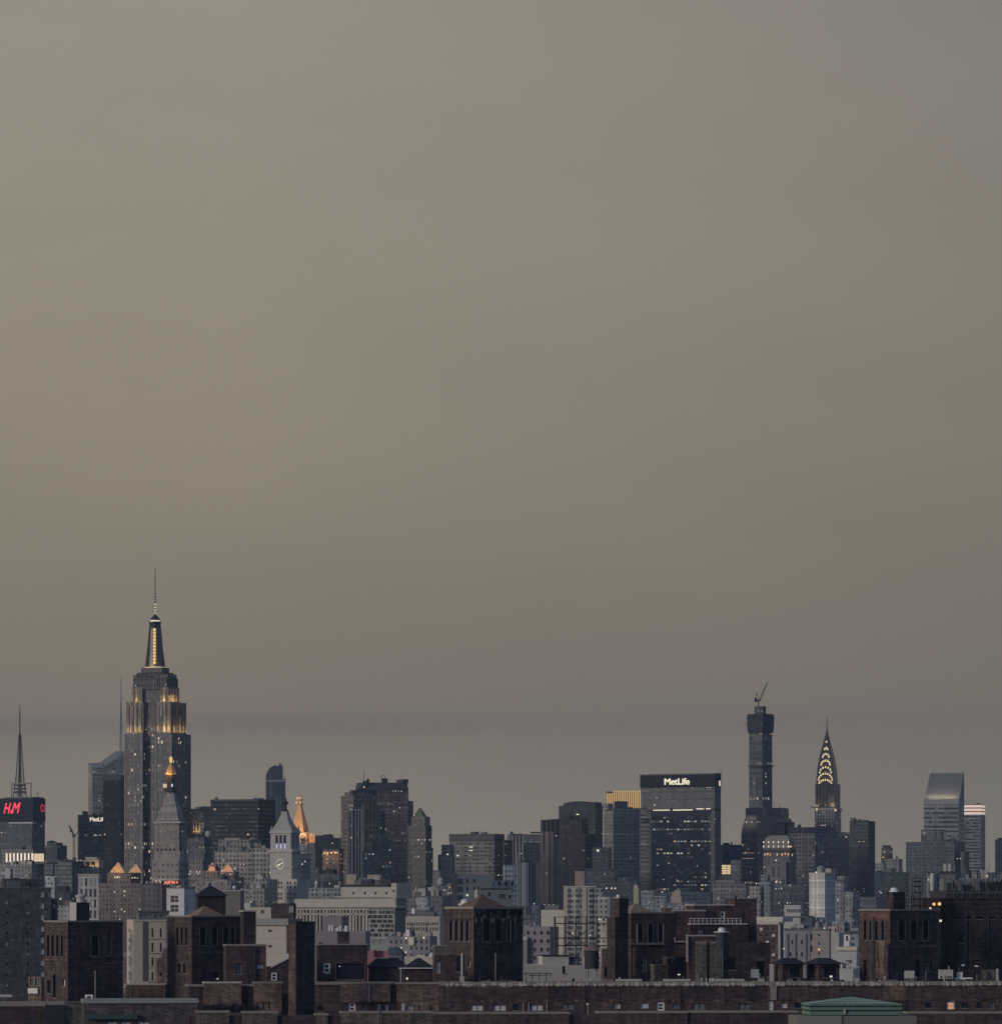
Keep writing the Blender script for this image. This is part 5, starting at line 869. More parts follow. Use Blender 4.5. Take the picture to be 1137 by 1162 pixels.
# ---- below the colonnade
t = Thing('brick_building', 'mauve-grey flat wall below the colonnade with white rooftop equipment', 'building', 415, 2000, -12)
mv = plain('mauve_wall', (.20, .185, .195), streak=.3, scale=.3); t.block('wall', mv, 352, 415, 420, 1057); t.block('upper_wall', mv, 366, 388, 392, 1040.5, 1058, y=6, D=10)
r = random.Random(4)
for k in range(7): px = 373+3*k; w_ = r.uniform(1.2, 3); py = r.uniform(1050, 1055); t.block('roof_unit', M_white, px, px, px+w_, py, 1057.2, y=r.uniform(1, 4), D=2)
t = Thing('glass_building', 'blue-grey glass building with white staggered window frames', 'building', 448, 2100, -34)
gb = plain('glass_green', (.13, .17, .175), rough=.4, streak=.2); t.block('wall', gb, 418, 448, 460, 1033, ws=())
x0, x1, y0, y1, zb, z1 = t.last; wf = plain('mullion_white', (.42, .46, .47), streak=.1); m = MB(); r = random.Random(8); rows = 10; hh = 5.2*2100/F
for k in range(rows+1): m.box(x0, x1, -.15, 0, z1-hh*k-.14, z1-hh*k+.14)
t.part('floor_frame', m, wf)
for k in range(rows):
    x = x0+r.uniform(0, 2)
    while x < x1-1.6:
        w_ = r.choice((1.5, 2.4, 3.2)); w_ = min(w_, x1-x-.4); t.win('window', w_, hh-.5, (x+w_/2, -.06, z1-hh*(k+.5)), 0, 'dark'); t.box('window_frame', wf, x+w_+.02, x+w_+.26, -.14, 0, z1-hh*(k+1)+.15, z1-hh*k-.15); x += w_+r.choice((.3, .3, 1.8))
t.block('side_bands', fac('side_bands_blue', (.13, .15, .18), (.07, .085, .11), 2, 2.2, .7, .5, lit=.01), 447.8, 448.2, 460.3, 1034, y=.4); t.block('roof_rail', M_dark, 418, 448.3, 460.5, 1031.5, 1033, y=-.1); t.block('lower_stage', gb, 415, 452, 462, 1065, y=-2, wf=[(423, 438, 1067, 1072), (450, 451.5, 1068, 1071)], kind='bdouble')
t = Thing('office_building', 'low cream office with two long rows of narrow windows right of the blue-grey glass building', 'building', 498, 2600, -15)
t.block('wall', plain('cream_rows', (.40, .375, .32), streak=.2), 458, 499, 505, 1042, wf=[(462+2.6*k, 463.4+2.6*k, y_, y_+4) for k in range(14) for y_ in (1047, 1052.8)], kind='dark', depth=.5, coping=(M_copingL, .8, .4)); t.clutter(3, 3, [M_mid])
t = Thing('brick_building', 'pink stucco parapet wall with two dark red flues', 'building', 441, 1500, 5); t.block('wall', plain('pink_stucco', (.42, .17, .20), streak=.2), 415, 415.5, 441, 1079.5)
for px in (425.5, 431): t.part('flue', MB().lathe(t.fx(px), -.3, [(.35 if px > 430 else .5, t.z(1086)), (.35 if px > 430 else .5, t.z(1078.5))], 10), plain('flue_red', (.10, .01, .015)))
t = Thing('brick_building', 'jumble of small grey houses between the glass building and the arch-slotted brick tower', 'building', 490, 2000, -14)
t.block('wall', fac('jumble_grey', (.24, .23, .235), (.07, .07, .08), 2.4, 3, .4, .5, lit=.02), 440, 488, 496, 1063); t.clutter(8, 51, [M_mid, M_lite, M_tan, M_white], hs=(1, 3), ws=(1.5, 5)); t.dots('roof_lamp', G_white, [(461, 1065, 1), (481, 1064.5, 1), (455, 1076, .9), (460.5, 1081, .8)], y=-.5)
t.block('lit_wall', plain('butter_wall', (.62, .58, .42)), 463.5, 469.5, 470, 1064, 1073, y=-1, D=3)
t = Thing('brick_building', 'cream rooftop wall with scalloped top behind the small dark hip roofs', 'building', 492, 1700, -5); t.block('wall', plain('cream_scallop', (.50, .47, .38)), 459, 491, 494, 1086); t.block('raised_part', _m['cream_scallop'], 472, 482, 484, 1084, 1086.3, y=1, D=3); t.part('cone_cap', MB().lathe(t.fx(489.5, -1), -1, [(.9, t.z(1086)), (.05, t.z(1080.5))], 8), M_white)
t = Thing('brick_building', 'dark slate mansard house roof with skylight, right of the pink stucco wall', 'building', 452, 1800, -12); t.block('wall', mv, 436, 456, 460, 1084); x0, x1, y0, y1, zb, z1 = t.last; t.part('mansard_roof', MB().pyr(x0-.3, x1+.3, y0-.3, y1+.3, z1, t.z(1075.5), .45), plain('slate_blue', (.08, .09, .11)))
# ---- brown mid blocks under slim tower
t = Thing('office_building', 'wide mottled brown-grey block behind the low cream office', 'building', 500, 3300, -10); t.block('wall', fac('brownish_mid', (.19, .175, .175), (.07, .07, .075), 2.8, 3.4, .4, .5, lit=.02), 461, 502, 512, 1017); t.clutter(8, 61, [M_mid, M_lite, M_tan], hs=(2, 7), ws=(3, 10)); t.dots('roof_lamp', G_white, [(504, 1010.5, 1), (512, 1013.5, .9), (509, 1014, .9)], y=-.5)
t = Thing('office_building', 'pale twin-step block with light side windows beneath the slim brown tower', 'building', 486, 3000, -20); t.block('wall', fac('pale_twin', (.28, .29, .30), (.09, .1, .11), 2.6, 3.4, .5, .5, lit=.02), 472, 485, 489, 1018.5); t.block('lower_wing', _m['pale_twin'], 476, 487, 490, 1028, y=-3, D=10); t.block('roof_box', M_white, 467, 470.5, 471, 1031.5, 1037, y=-6, D=4)
t = Thing('apartment_building', 'violet-grey block with rounded white tank at the foot of the stepped blue-grey office', 'building', 510, 3700, -12); t.block('wall', fac('violet_mid', (.17, .165, .18), (.07, .07, .08), 2.8, 3.5, .4, .5, lit=.02), 490, 512, 518, 1003); t.block('upper_wall', _m['violet_mid'], 491, 499, 501, 988, 1004, y=3, D=14)
t.part('roof_tank', MB().lathe(t.fx(500, -1), -1, [(2.6, t.z(1004)), (2.6, t.z(999)), (1.6, t.z(997)), (.3, t.z(996))], 12), M_lite)
# ---- greenish cream block right behind the arch-slotted tower
t = Thing('apartment_building', 'greenish-cream block with dark left edge, tall slot windows and flagpoles', 'building', 519, 1750, 26)
gc = plain('green_cream', (.36, .365, .32), streak=.2, scale=.4); t.block('wall', gc, 515, 518, 559, 992.5, wf=[(518.8, 526, y_, y_+5.5, 'bdouble') for y_ in (998, 1007, 1016.5)]+[(x, x+2.4, y_, y_+4.6) for x in (529.3, 537.3) for y_ in (997.5, 1007)]+[(542, 544, 1007, 1010)], kind='dark', depth=.35)
t.block('dark_edge', M_dark, 514.8, 517.8, 518, 991, y=-.15, D=4); t.block('low_wing', gc, 541, 541.6, 581, 1010, y=-2.5, D=9, wf=[(545, 549.5, 1015.5, 1019), (566.5, 574, 1015, 1019.5, 'grey'), (577, 580.5, 1016, 1019.5)], kind='dark', depth=.3)
for k in range(7): t.block('roof_vent', M_steel, 546+4.6*k, 546+4.6*k, 549+4.6*k, 1008.6, 1010.3, y=-1, D=1)
for px, a, b in ((534.5, 981.5, 992.5), (555.5, 982, 1009)): t.part('flagpole', MB().tube((t.fx(px, 1), 1, t.z(b)), (t.fx(px, 1), 1, t.z(a)), .16), M_steel)
t.dots('roof_lamp', G_white, [(530.3, 1016.3, .9)], y=-.5); t.block('upper_wing', fac('wing_green', (.36, .37, .33), (.05, .05, .055), 3, 3.2, .4, .5, lit=.01), 557, 558, 583, 1000, 1010.5, y=3, D=6)
t = Thing('office_building', 'white gridded tower with rows of small square windows left of the blue cylinder', 'building', 586, 3600, 16)
t.block('wall', fac('white_grid', (.42, .43, .44), (.09, .10, .12), 2.7, 4.1, .5, .5, lit=.03), 571, 572, 588, 982); 
t = Thing('office_building', 'blue-grey glass tower with curved bow front', 'building', 606, 3500, -10)
x0, x1 = t.fx(587.5), t.fx(608); n = 8; pl = [(x0+(x1-x0)*k/n, -4*math.sin(math.pi*k/n)) for k in range(n+1)]+[(x1, 20), (x0, 20)]
m = MB(); L_ = 0; z1 = t.z(979)
for (a, b) in zip(pl, pl[1:]+pl[:1]):
    l = math.dist(a, b); m.face([(*a, 0), (*b, 0), (*b, z1), (*a, z1)], [(L_, 0), (L_+l, 0), (L_+l, z1), (L_, z1)]); L_ += l
m.face([(*p, z1) for p in pl]); t.part('glass_body', m, fac('bow_glass', (.13, .16, .19), (.06, .08, .10), 2.6, 60, .5, 1.01, lit=0, rough=.4)); t.part('roof_drum', MB().lathe((x0+x1)/2-2, 4, [(5, z1), (5, z1+1.4), (.5, z1+2)], 16), M_dark)
t.block('side_fin', _m['bow_glass'], 603, 607.5, 611, 984, y=4, D=20); t.dots('window_light', G_white, [(606, 1026, 1.2)], y=-4.5)
t = Thing('office_building', 'dark stepped low building at the foot of the curved blue tower', 'building', 606, 2900, -12)
fs = fac('foot_steps', (.12, .125, .15), (.05, .055, .07), 2.4, 3.1, .5, .5, lit=.03); t.block('wall', fs, 588, 612, 618, 1038); t.block('upper_wall', fs, 603, 612, 614, 1028, 1039, y=2, D=12); t.block('lower_wall', fs, 584, 622, 630, 1053, y=-4)
t = Thing('apartment_building', 'mauve brick flats with regular windows beside the right flank of the arch-slotted tower', 'building', 626, 2200, -20)
mf = plain('mauve_brick', (.22, .205, .215), streak=.3, scale=.4); t.block('wall', mf, 590, 624, 634, 1052, wf=[(598+7.5*k, 600.8+7.5*k, 1057+9.5*j, 1061.4+9.5*j) for k in range(4) for j in range(4)], kind='dark', depth=.3); t.block('step', mf, 584, 598, 600, 1067, y=-3, D=6); t.clutter(3, 4, [M_mid, M_lite], hs=(1, 2))
t = Thing('brick_building', 'pale yellow flat-roofed building behind the empty billboard frame', 'building', 640, 2500, -14)
t.block('wall', plain('pale_yellow', (.48, .455, .37), streak=.15), 614, 642, 650, 1033); t.block('roof_house', M_mid, 618, 634, 640, 1027, 1033.2, y=3, D=8); t.block('low_wing', _m['pale_yellow'], 636, 660, 664, 1048, y=-4, wf=[(650, 653, 1056, 1060)])
t = Thing('apartment_building', 'tall flats with yellowish vertical bands and dark balcony strips', 'building', 676, 2400, -12)
fb1 = fac('band_flats', (.33, .31, .27), (.09, .10, .12), 2.3, 2.9, .45, .55, lit=.012); t.block('wall', fb1, 639.5, 676, 699, 1007)
yb = plain('yellow_band', (.37, .34, .26), streak=.2); db = fac('balcony_strip', (.17, .17, .18), (.05, .055, .07), 3, 2.9, .95, .55, lit=.01)
for a, b, mm in ((639.8, 644, yb), (644, 648.3, db), (648.3, 655.5, fb1), (655.5, 660.3, db), (660.3, 665.5, yb), (669, 673, db)): t.box('facade_strip', mm, t.fx(a, -.5), t.fx(b, -.5), -.5, -.02, 0, t.z(1007.4))
t.box('side_strip', fac('side_blue', (.2, .21, .23), (.07, .08, .1), 2.5, 2.9, .5, .5, lit=.02), t.fx(676.5), t.fx(684), -.3, 0, 0, t.z(1008)); t.block('roof_rim', M_lite, 639, 676.3, 699.3, 1005.8, 1007, y=-.7)
t.block('roof_house', plain('pinkish_house', (.27, .20, .18)), 652, 663, 665, 989, 1006, y=5, D=8); t.block('roof_house', M_dark, 645, 651, 652, 991, 1006, y=6, D=8); t.dots('roof_lamp', G_white, [(688.3, 1008.3, 1), (694, 1008.3, 1), (698, 1008.5, 1), (669.5, 1062, .7)], y=-1)
t.block('east_wing', fac('east_flats', (.30, .295, .27), (.09, .10, .10), 2.5, 2.9, .45, .5, lit=.01), 678, 692, 702, 1018, y=-3, D=14); t.block('low_front', fac('front_flats', (.45, .43, .36), (.10, .11, .10), 2.6, 3, .45, .55, lit=.02), 676, 689, 694, 1042, y=-8, D=10)
t = Thing('office_building', 'wide teal-grey glass slab behind the yellow-banded flats', 'building', 700, 4300, -8)
tg = fac('teal_wide', (.085, .10, .115), (.045, .055, .07), 3, 3.7, .6, .5, lit=.006); t.block('wall', tg, 652, 722, 727, 1000); t.block('upper_wall', tg, 664, 698, 700, 986, 1001, y=3); t.block('upper_wall', tg, 672, 690, 692, 961.5, 987, y=5, D=30); t.block('side_step', tg, 700, 712, 714, 997, y=2, D=30); t.dots('roof_lamp', G_white, [(678.5, 965.5, 3)], y=1)
t = Thing('office_building', 'slim cream tower sliver glowing faintly between the teal slab and the lettered slab', 'building', 722, 4000, -10); t.block('wall', plain('cream_sliver', (.38, .36, .25)), 719, 724.5, 726, 1008); t.block('lit_cap', plain('sliver_tip', (.5, .45, .35)), 719.5, 723, 724, 1004.5, 1008.3, y=1, D=6)
t = Thing('office_building', 'pale low tower with square windows below the small dark letters', 'building', 742, 3900, -10); t.block('wall', fac('pale_low', (.24, .255, .27), (.09, .10, .12), 3, 3.6, .5, .5, lit=.03), 727, 742, 748, 1010.5); t.block('east_step', _m['pale_low'], 742, 756, 760, 1017, y=-4, D=20)
t = Thing('office_building', 'small boxy grey-pink rooftop building at the foot of the navy glass tower', 'building', 772, 3400, -10); t.block('wall', fac('pink_box', (.24, .22, .235), (.1, .1, .11), 3, 3.5, .4, .5, lit=.01), 757, 790, 796, 1025); t.block('upper_wall', M_tan, 761, 773, 774, 1017.5, 1025.5, y=3, D=10); t.clutter(4, 9, [M_mid, M_tan])
t = Thing('office_building', 'blue-green hazy glass block filling the foot of the navy tower', 'building', 800, 4500, -8); t.block('wall', fac('hazy_glass', (.08, .10, .125), (.05, .065, .085), 3, 3.8, .7, .5, lit=.012), 740, 806, 812, 1012)
t = Thing('apartment_building', 'grey-brown terraces with warm windows right of the navy glass tower', 'building', 838, 3900, -8); t.block('wall', fac('terraces', (.20, .185, .185), (.07, .07, .08), 2.8, 3.4, .45, .5, lit=.02, litc=WARM), 809, 846, 852, 1002.5); t.block('upper_wall', _m['terraces'], 812, 834, 836, 999, 1003, y=3, D=18); t.dots('roof_lamp', G_white, [(849.5, 1018.5, 1.2), (865, 1022, 1)], y=-.5)
# ---- right of centre
t = Thing('office_building', 'pale blue-grey blocky building in front of the chamfered stone tower', 'building', 870, 3800, -18); t.block('wall', fac('pale_blocky', (.22, .235, .25), (.10, .11, .13), 3, 3.6, .5, .5, lit=.02), 862, 874, 878, 1001); t.block('upper_wall', _m['pale_blocky'], 863, 870, 873, 993, 1002, y=3, D=12); t.block('west_wing', fac('west_cream', (.28, .255, .24), (.08, .08, .09), 3, 3.6, .5, .5, lit=.05, litc=WARM), 850, 863, 864, 1006, y=-3, D=20)
t = Thing('office_building', 'dark speckled block with tiny lights under the dormer-lit apartment tower', 'building', 900, 4000, -10); t.block('wall', fac('speckled', (.10, .11, .125), (.05, .06, .07), 2.6, 3.2, .5, .5, lit=.06), 878, 912, 918, 1004); t.dots('window_light', G_white, [(881, 1001, 2), (885, 1001.6, 1.2), (887, 1008.5, 1.1)], y=-.4); t.dots('window_light', plain('red_panel', (.5, .1, .1)), [(883, 999.5, 3.4)], y=-.3, h=2)
t = Thing('office_building', 'white cube penthouse with a row of dark vents, left of the white apartment tower', 'building', 908, 2600, -12); wv = plain('vent_white', (.46, .46, .44), streak=.1)
t.block('wall', wv, 889, 908, 921, 1041.5); t.block('vent_house', wv, 890, 908.5, 909.5, 1027.5, 1042, y=1, D=10, wf=[(893+2.3*k, 894.4+2.3*k, 1032, 1036) for k in range(7)], kind='dark', wname='vent'); t.block('roof_edge', M_mid, 888, 916, 922, 1040, 1041.6, y=-.5); t.clutter(3, 3, [M_mid, M_lite], hs=(1, 2))
t = Thing('apartment_building', 'white apartment tower with balconied right side and domed tank house', 'building', 936, 3300, -40)
t.block('wall', fac('white_tower', (.54, .53, .49), (.16, .155, .15), 3.4, 2.9, .22, .38, lit=0), 918.3, 936, 948, 992, ws=()); t.block('balcony_side', fac('balcony_side', (.34, .37, .40), (.07, .09, .12), 4, 2.9, .95, .48, lit=.02), 935.8, 936.3, 947.6, 993, y=.8)
t.block('parapet', M_lite, 918, 936.2, 948.4, 990.5, 992.2, y=-.4); t.part('tank_house', MB().lathe(t.fx(931.5, 7), 7, [(3, t.z(992)), (3, t.z(985)), (2, t.z(983.4)), (.3, t.z(982.7))], 12), plain('tank_house', (.25, .245, .235))); t.block('roof_house', M_tan, 936.5, 943, 946, 986, 992, y=8, D=8); t.dots('roof_lamp', G_white, [(926.3, 990.3, 1.5)], y=-1)
t = Thing('office_building', 'grey stepped tower block right beside the white apartment tower', 'building', 962, 3600, -20); gs = fac('grey_stepped', (.23, .235, .245), (.08, .09, .105), 2.8, 3.5, .5, .5, lit=.012); t.block('wall', gs, 948, 957, 962, 1000); t.block('upper_wall', gs, 950, 958, 960.5, 994.5, 1001, y=3, D=18); t.block('east_wing', gs, 958, 968, 976, 1012, y=-5); t.block('dark_gap', M_dark, 948.5, 957, 957.2, 999.2, 1000.4, y=-.4)
t = Thing('office_building', 'small pale tower with close window grid under the slate-blue slab', 'building', 966, 3100, -20); t.block('wall', fac('close_grid', (.27, .27, .275), (.09, .10, .11), 2.4, 3.2, .5, .5, lit=.01), 959, 967, 977, 1030); t.block('low_wing', _m['close_grid'], 940, 958, 961, 1046, y=-4)
t = Thing('office_building', 'hazy blue block at the foot of the slate-blue slab tower', 'building', 990, 4200, -15); t.block('wall', fac('hazy_blue2', (.12, .135, .16), (.07, .08, .10), 2.8, 3.5, .5, .5, lit=.015), 965, 994, 1032, 1018)
t = Thing('brick_building', 'dark brick house with pale corner pier behind the right rooftop complex', 'building', 884, 1500, -24)
db_ = brick('plum_brick', (.10, .075, .08)); t.block('wall', db_, 840, 883, 889, 1049.5, wf=[(861.5+7*i, 865+7*i, 1053+7.3*j, 1056.5+7.3*j, 'blind' if (i+j) % 3 == 0 else 'dark') for i in range(3) for j in range(5)], kind='dark', depth=.25, coping=(M_copingL, .8, .25)); t.box('corner_pier', plain('pale_pier', (.42, .41, .38)), t.fx(883.4), t.fx(885.4), -.25, .8, 0, t.z(1050))
t.block('roof_ledge', plain('long_cream', (.56, .50, .42)), 852, 888, 889.5, 1041, 1046.5, y=8, D=10); t.dots('wall_lamp', G_white, [(889.3, 1077, .5)], y=0)
t = Thing('civic_building', 'grey stone building with pilasters between the dark brick house and beige block', 'building', 918, 1900, -10)
t.block('wall', plain('grey_stone', (.25, .25, .26), streak=.25, scale=.3), 890, 919, 922, 1056, wf=[(898, 899.8, 1067, 1072), (909, 911, 1067, 1072), (896, 898, 1081, 1086), (903, 905, 1081, 1086), (909, 911, 1081, 1086)], kind='dark', depth=.3, coping=(M_mid, .7, .3)); t.clutter(5, 12, [M_mid, M_lite, M_dark], hs=(1, 3), ws=(2, 5))
for px in (893, 902, 914): t.box('pilaster', M_mid, t.fx(px), t.fx(px+1.6), -.4, 0, 0, t.z(1060))
t = Thing('brick_building', 'beige brick block with one lit stair window, behind the dark hip-roof huts', 'building', 941, 1800, -14)
t.block('wall', plain('beige_brick', (.29, .265, .25), streak=.3, scale=.4), 920, 941, 943, 1056, wf=[(928.5, 930.5, y_, y_+2.6) for y_ in (1060, 1070, 1076, 1081)], kind='dark', coping=(M_mid, .6, .2)); t.dots('window_light', G_warm, [(929.5, 1077.8, .9)], y=-.2); t.dots('window', M_pane, [(920.5, 1064, .8, ), (920.5, 1077, .8)], y=-.1, h=3)
t = Thing('apartment_building', 'light mottled roofs with a dark tapered steeple between grey stone and white apartment tower', 'building', 935, 2700, -8); t.block('wall', fac('light_mottled', (.36, .355, .34), (.13, .13, .13), 3, 3.4, .4, .45, lit=.02), 905, 938, 944, 1046.5); t.clutter(6, 71, [M_lite, M_mid, M_white], hs=(1, 4), ws=(2, 8)); t.part('steeple', MB().lathe(t.fx(922.5, -4), -4, [(1.2, t.z(1053)), (1.2, t.z(1047)), (.7, t.z(1043)), (.12, t.z(1039))], 6), M_dark)
t = Thing('brick_building', 'salmon penthouse on a pale wall right of the beige brick block', 'building', 950, 2100, -12); t.block('wall', M_lite, 936, 952, 960, 1059); t.block('penthouse', plain('salmon', (.48, .34, .29)), 939.5, 950, 951.5, 1052, 1059.5, y=1, D=6, wf=[(947, 948.6, 1054, 1058)])
t = Thing('house', 'small white gabled house with one dark door above the pale low roofs', 'house', 964, 1900, -12); t.block('wall', M_white, 957.5, 964.5, 966, 1061, wf=[(960, 962.4, 1062.5, 1068)], kind='dark'); x0, x1, y0, y1, zb, z1 = t.last; t.part('gable_roof', MB().pyr(x0-.2, x1+.2, y0-.2, y1+.2, z1, z1+1.1, .9, .05), M_mid)
t = Thing('office_building', 'blue-grey banded wall left of the far right brick tower', 'building', 974, 2200, -8); t.block('wall', fac('blue_band', (.26, .27, .29), (.10, .11, .13), 4, 3, 1.01, .45, lit=0), 965, 974, 980, 1052)
t = Thing('office_building', 'pale cream-topped low building left of the far right brick tower foot', 'building', 972, 1650, -8); lw = plain('lowpale', (.46, .46, .43), streak=.2); t.block('wall', lw, 945, 972, 978, 1083, wf=[(951, 957, 1092, 1097), (960, 967, 1090, 1094)], kind='grey'); t.block('cream_band', plain('creamband', (.60, .56, .44)), 948, 972.3, 978.3, 1075, 1079, y=1, D=8); t.block('upper_wall', lw, 950, 972, 978, 1078.8, 1083.5, y=2, D=7); t.clutter(4, 3, [M_mid, M_lite], hs=(.6, 1.6), ws=(1.5, 4))
t = Thing('office_building', 'light grey tarp-like wall at the foot of the beige block, above the right hip-roof hut', 'building', 968, 1350, -8); t.block('wall', lw, 940, 968, 980, 1100); t.clutter(6, 14, [M_white, M_lite, M_mid], hs=(.5, 1.6), ws=(1, 3)); 
for px in (967.5, 970.5): t.part('roof_aerial', MB().tube((t.fx(px, 1), 1, t.z(1100)), (t.fx(px, 1), 1, t.z(1090)), .1), M_white)
# ---- right: pale blocks above the dark factory
t = Thing('office_building', 'grey-white block with curved pale fin above the dark factory building', 'building', 1068, 2600, 10); t.block('wall', fac('fin_block', (.24, .26, .27), (.10, .11, .12), 3, 3.5, .5, .5, lit=.01), 1052, 1053, 1082, 992); t.part('pale_fin', MB().lathe(t.fx(1058, -1), -1, [(1.2, 0), (1.2, t.z(1007)), (1.5, t.z(1000)), (1.4, t.z(994)), (1, t.z(991.3))], 12), plain('fin_white', (.5, .49, .42)))
t = Thing('office_building', 'pale penthouse pair on a dark deck in front of the gridded office', 'building', 1088, 2500, -8); t.block('wall', M_mid, 1068, 1084, 1088, 990); t.block('deck', M_dark, 1066, 1083, 1089, 989, 991.5, y=-.8)
for a in (1070.2, 1075.5): t.block('penthouse', M_lite, a, a+3.6, a+4, 980.5, 989.3, y=1, D=5)
t.block('penthouse', M_mid, 1081.5, 1084, 1084.5, 983.5, 989.3, y=1, D=4); t.clutter(2, 6, [M_mid], hs=(1, 3))
t = Thing('office_building', 'brown-grey mottled building with a lamp right above the dark factory roof', 'building', 1118, 2900, 5); t.block('wall', fac('mottled_r2', (.19, .18, .175), (.08, .08, .085), 3, 3.4, .45, .5, lit=.02), 1086, 1087, 1150, 997); t.clutter(9, 16, [M_mid, M_tan, M_dark, M_lite], hs=(2, 6), ws=(3, 8)); t.dots('roof_lamp', G_pale, [(1120, 994.5, 1.6)], y=-.5)
# ================================================================== FOREGROUND BRICK ESTATE (about 1.1 km away)
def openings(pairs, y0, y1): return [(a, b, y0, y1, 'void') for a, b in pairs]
def roofing(t, x0, x1, y0, y1, z, apex_z, mat, k=.04, kx=None, name='pyramid_roof'): return t.part(name, MB().pyr(x0, x1, y0, y1, z, apex_z, k, kx), mat)
def slotframe(t, px, pw, ya, yb, y=0, mat=None): pass
# ---- tower A
t = Thing('brick_tower', 'leftmost brick tower with pale slotted left face and small dark tank house on top', 'building', 77, 1130, -0.0+32)
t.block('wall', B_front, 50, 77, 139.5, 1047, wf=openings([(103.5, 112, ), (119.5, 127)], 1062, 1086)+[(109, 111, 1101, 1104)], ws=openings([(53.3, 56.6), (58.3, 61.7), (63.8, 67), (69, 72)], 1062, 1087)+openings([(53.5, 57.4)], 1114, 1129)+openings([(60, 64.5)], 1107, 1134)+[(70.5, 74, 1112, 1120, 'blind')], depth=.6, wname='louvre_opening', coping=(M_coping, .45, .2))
x0, x1, y0, y1, zb, z1 = t.last
t.box('brick_band', B_dark, x0-.12, x1+.12, y0-.14, y0, t.z(1089.5), t.z(1088)); t.box('side_band', B_brown, x0-.14, x0, y0, y1, t.z(1090.5), t.z(1089))
t.block('roof_house', plain('tank_house_dark', (.028, .028, .04)), 77, 87, 101.5, 1024.5, 1047, y=2.2, D=4); t.block('house_side', M_copingL, 76.5, 86.5, 87, 1024.5, 1047, y=2.4, D=3.8); t.part('roof_tank', MB().lathe(t.fx(91.5, 4), 4, [(1.1, t.z(1024.5)), (1.1, t.z(1018.5)), (1.5, t.z(1018)), (1.3, t.z(1016.5)), (.5, t.z(1014.3))], 12), M_copingL)
m = MB(); 
for k in range(3): t.box('louvre_fin', M_copingL, t.fx(122+2.2*k)-.035, t.fx(122+2.2*k)+.035, .3, .4, t.z(1086), t.z(1062))
t.part('drain_pipe', MB().tube((t.fx(107.4), -.3, t.z(1136)), (t.fx(107.4), -.3, t.z(1102)), .13), M_lite)
t = Thing('ac_unit', 'white rooftop air conditioner with round dark fan at the foot of the leftmost brick tower', 'air conditioner', 101, 1108, 0, z=P(0, 1136, 1108).z)
t.box('casing', M_white, -1.0, 1.0, -.5, .5, 0, 1.5); t.part('fan', MB().tube((0, -.56, .75), (0, -.5, .75), .45, 14), M_pane); t.part('fan_ring', MB().tube((0, -.58, .75), (0, -.56, .75), .2, 10), M_mid)
# ---- tower B with peaked gable and hipped tank house behind
t = Thing('tank_house', 'dark octagon-like tank house with black hipped roof behind the peaked brick tower', 'building', 223.5, 1230, 14)
t.block('wall', brick('tank_wood', (.05, .038, .042)), 222, 224.5, 256, 1017, coping=None); x0, x1, y0, y1, zb, z1 = t.last; roofing(t, x0-.8, x1+.8, y0-.8, y1+.8, z1, t.z(1006), plain('black_roof', (.02, .022, .035)), .12, name='hipped_roof'); t.box('chimney_pot', M_dark, t.fx(238.3, 4)-.35, t.fx(238.3, 4)+.35, 4, 4.8, t.z(1008), t.z(1003))
t = Thing('brick_tower', 'brick tower with tan peaked gable, three dark slots and a side chimney', 'building', 217.5, 1140, 32)
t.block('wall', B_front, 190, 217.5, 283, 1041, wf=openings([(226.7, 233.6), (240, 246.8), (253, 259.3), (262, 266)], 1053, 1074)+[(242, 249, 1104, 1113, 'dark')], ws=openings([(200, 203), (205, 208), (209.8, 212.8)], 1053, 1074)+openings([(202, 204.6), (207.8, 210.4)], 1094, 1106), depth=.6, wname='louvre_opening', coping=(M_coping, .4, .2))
x0, x1, y0, y1, zb, z1 = t.last; roofing(t, t.fx(223, .4), t.fx(256.5, .4), .4, 7.6, z1+.05, t.z(1028.5), M_terra, .05); t.box('brick_band', B_dark, x0-.1, x1+.1, -.14, 0, t.z(1086.5), t.z(1085))
for px in (): t.box('brick_pier', B_olive, t.fx(px+4.5), t.fx(px+7), -.16, 0, t.z(1076), t.z(1050))
t.box('sill_band', B_brown, x0+.5, t.fx(262), -.1, 0, t.z(1082), t.z(1080.5)); t.part('drain_pipe', MB().tube((t.fx(205.8, 0)+0, -.1, t.z(1115)), (t.fx(205.8), -.1, t.z(1086)), .1), M_lite) if False else None
t.dots('wall_lamp', G_white, [(247, 1111, .35)], y=-.3)
t = Thing('chimney_block', 'dark brick chimney block with pale cap right of the tan peaked gable', 'chimney', 276, 1136, 20)
t.block('shaft', B_dark, 272.5, 276.5, 290.5, 1035, coping=(M_copingL, .35, .25)); t.box('louvre_fin', M_copingL, t.fx(268.5, -1), t.fx(269.2, -1), -1, -.8, t.z(1073), t.z(1062)) if False else None
t = Thing('brick_building', 'low brick penthouse with weathered cap below the pale-capped chimney block', 'building', 256, 1120, 10)
t.block('wall', B_front, 253.5, 256, 302, 1074, wf=[(268, 276, 1094, 1107, 'bdouble'), (292, 299, 1095, 1100, 'blind')], coping=(M_coping, .45, .15)); t.block('dark_bay', B_dark, 279, 279, 290, 1076, y=-.5, D=1)
t = Thing('stair_hut', 'brick stair hut with slanting pale roof and white door frame left of the tall chimney', 'hut', 306, 1117, 8)
x0, x1 = t.fx(303), t.fx(328.5); m = MB(); zl, zh = t.z(1097), t.z(1086.5)
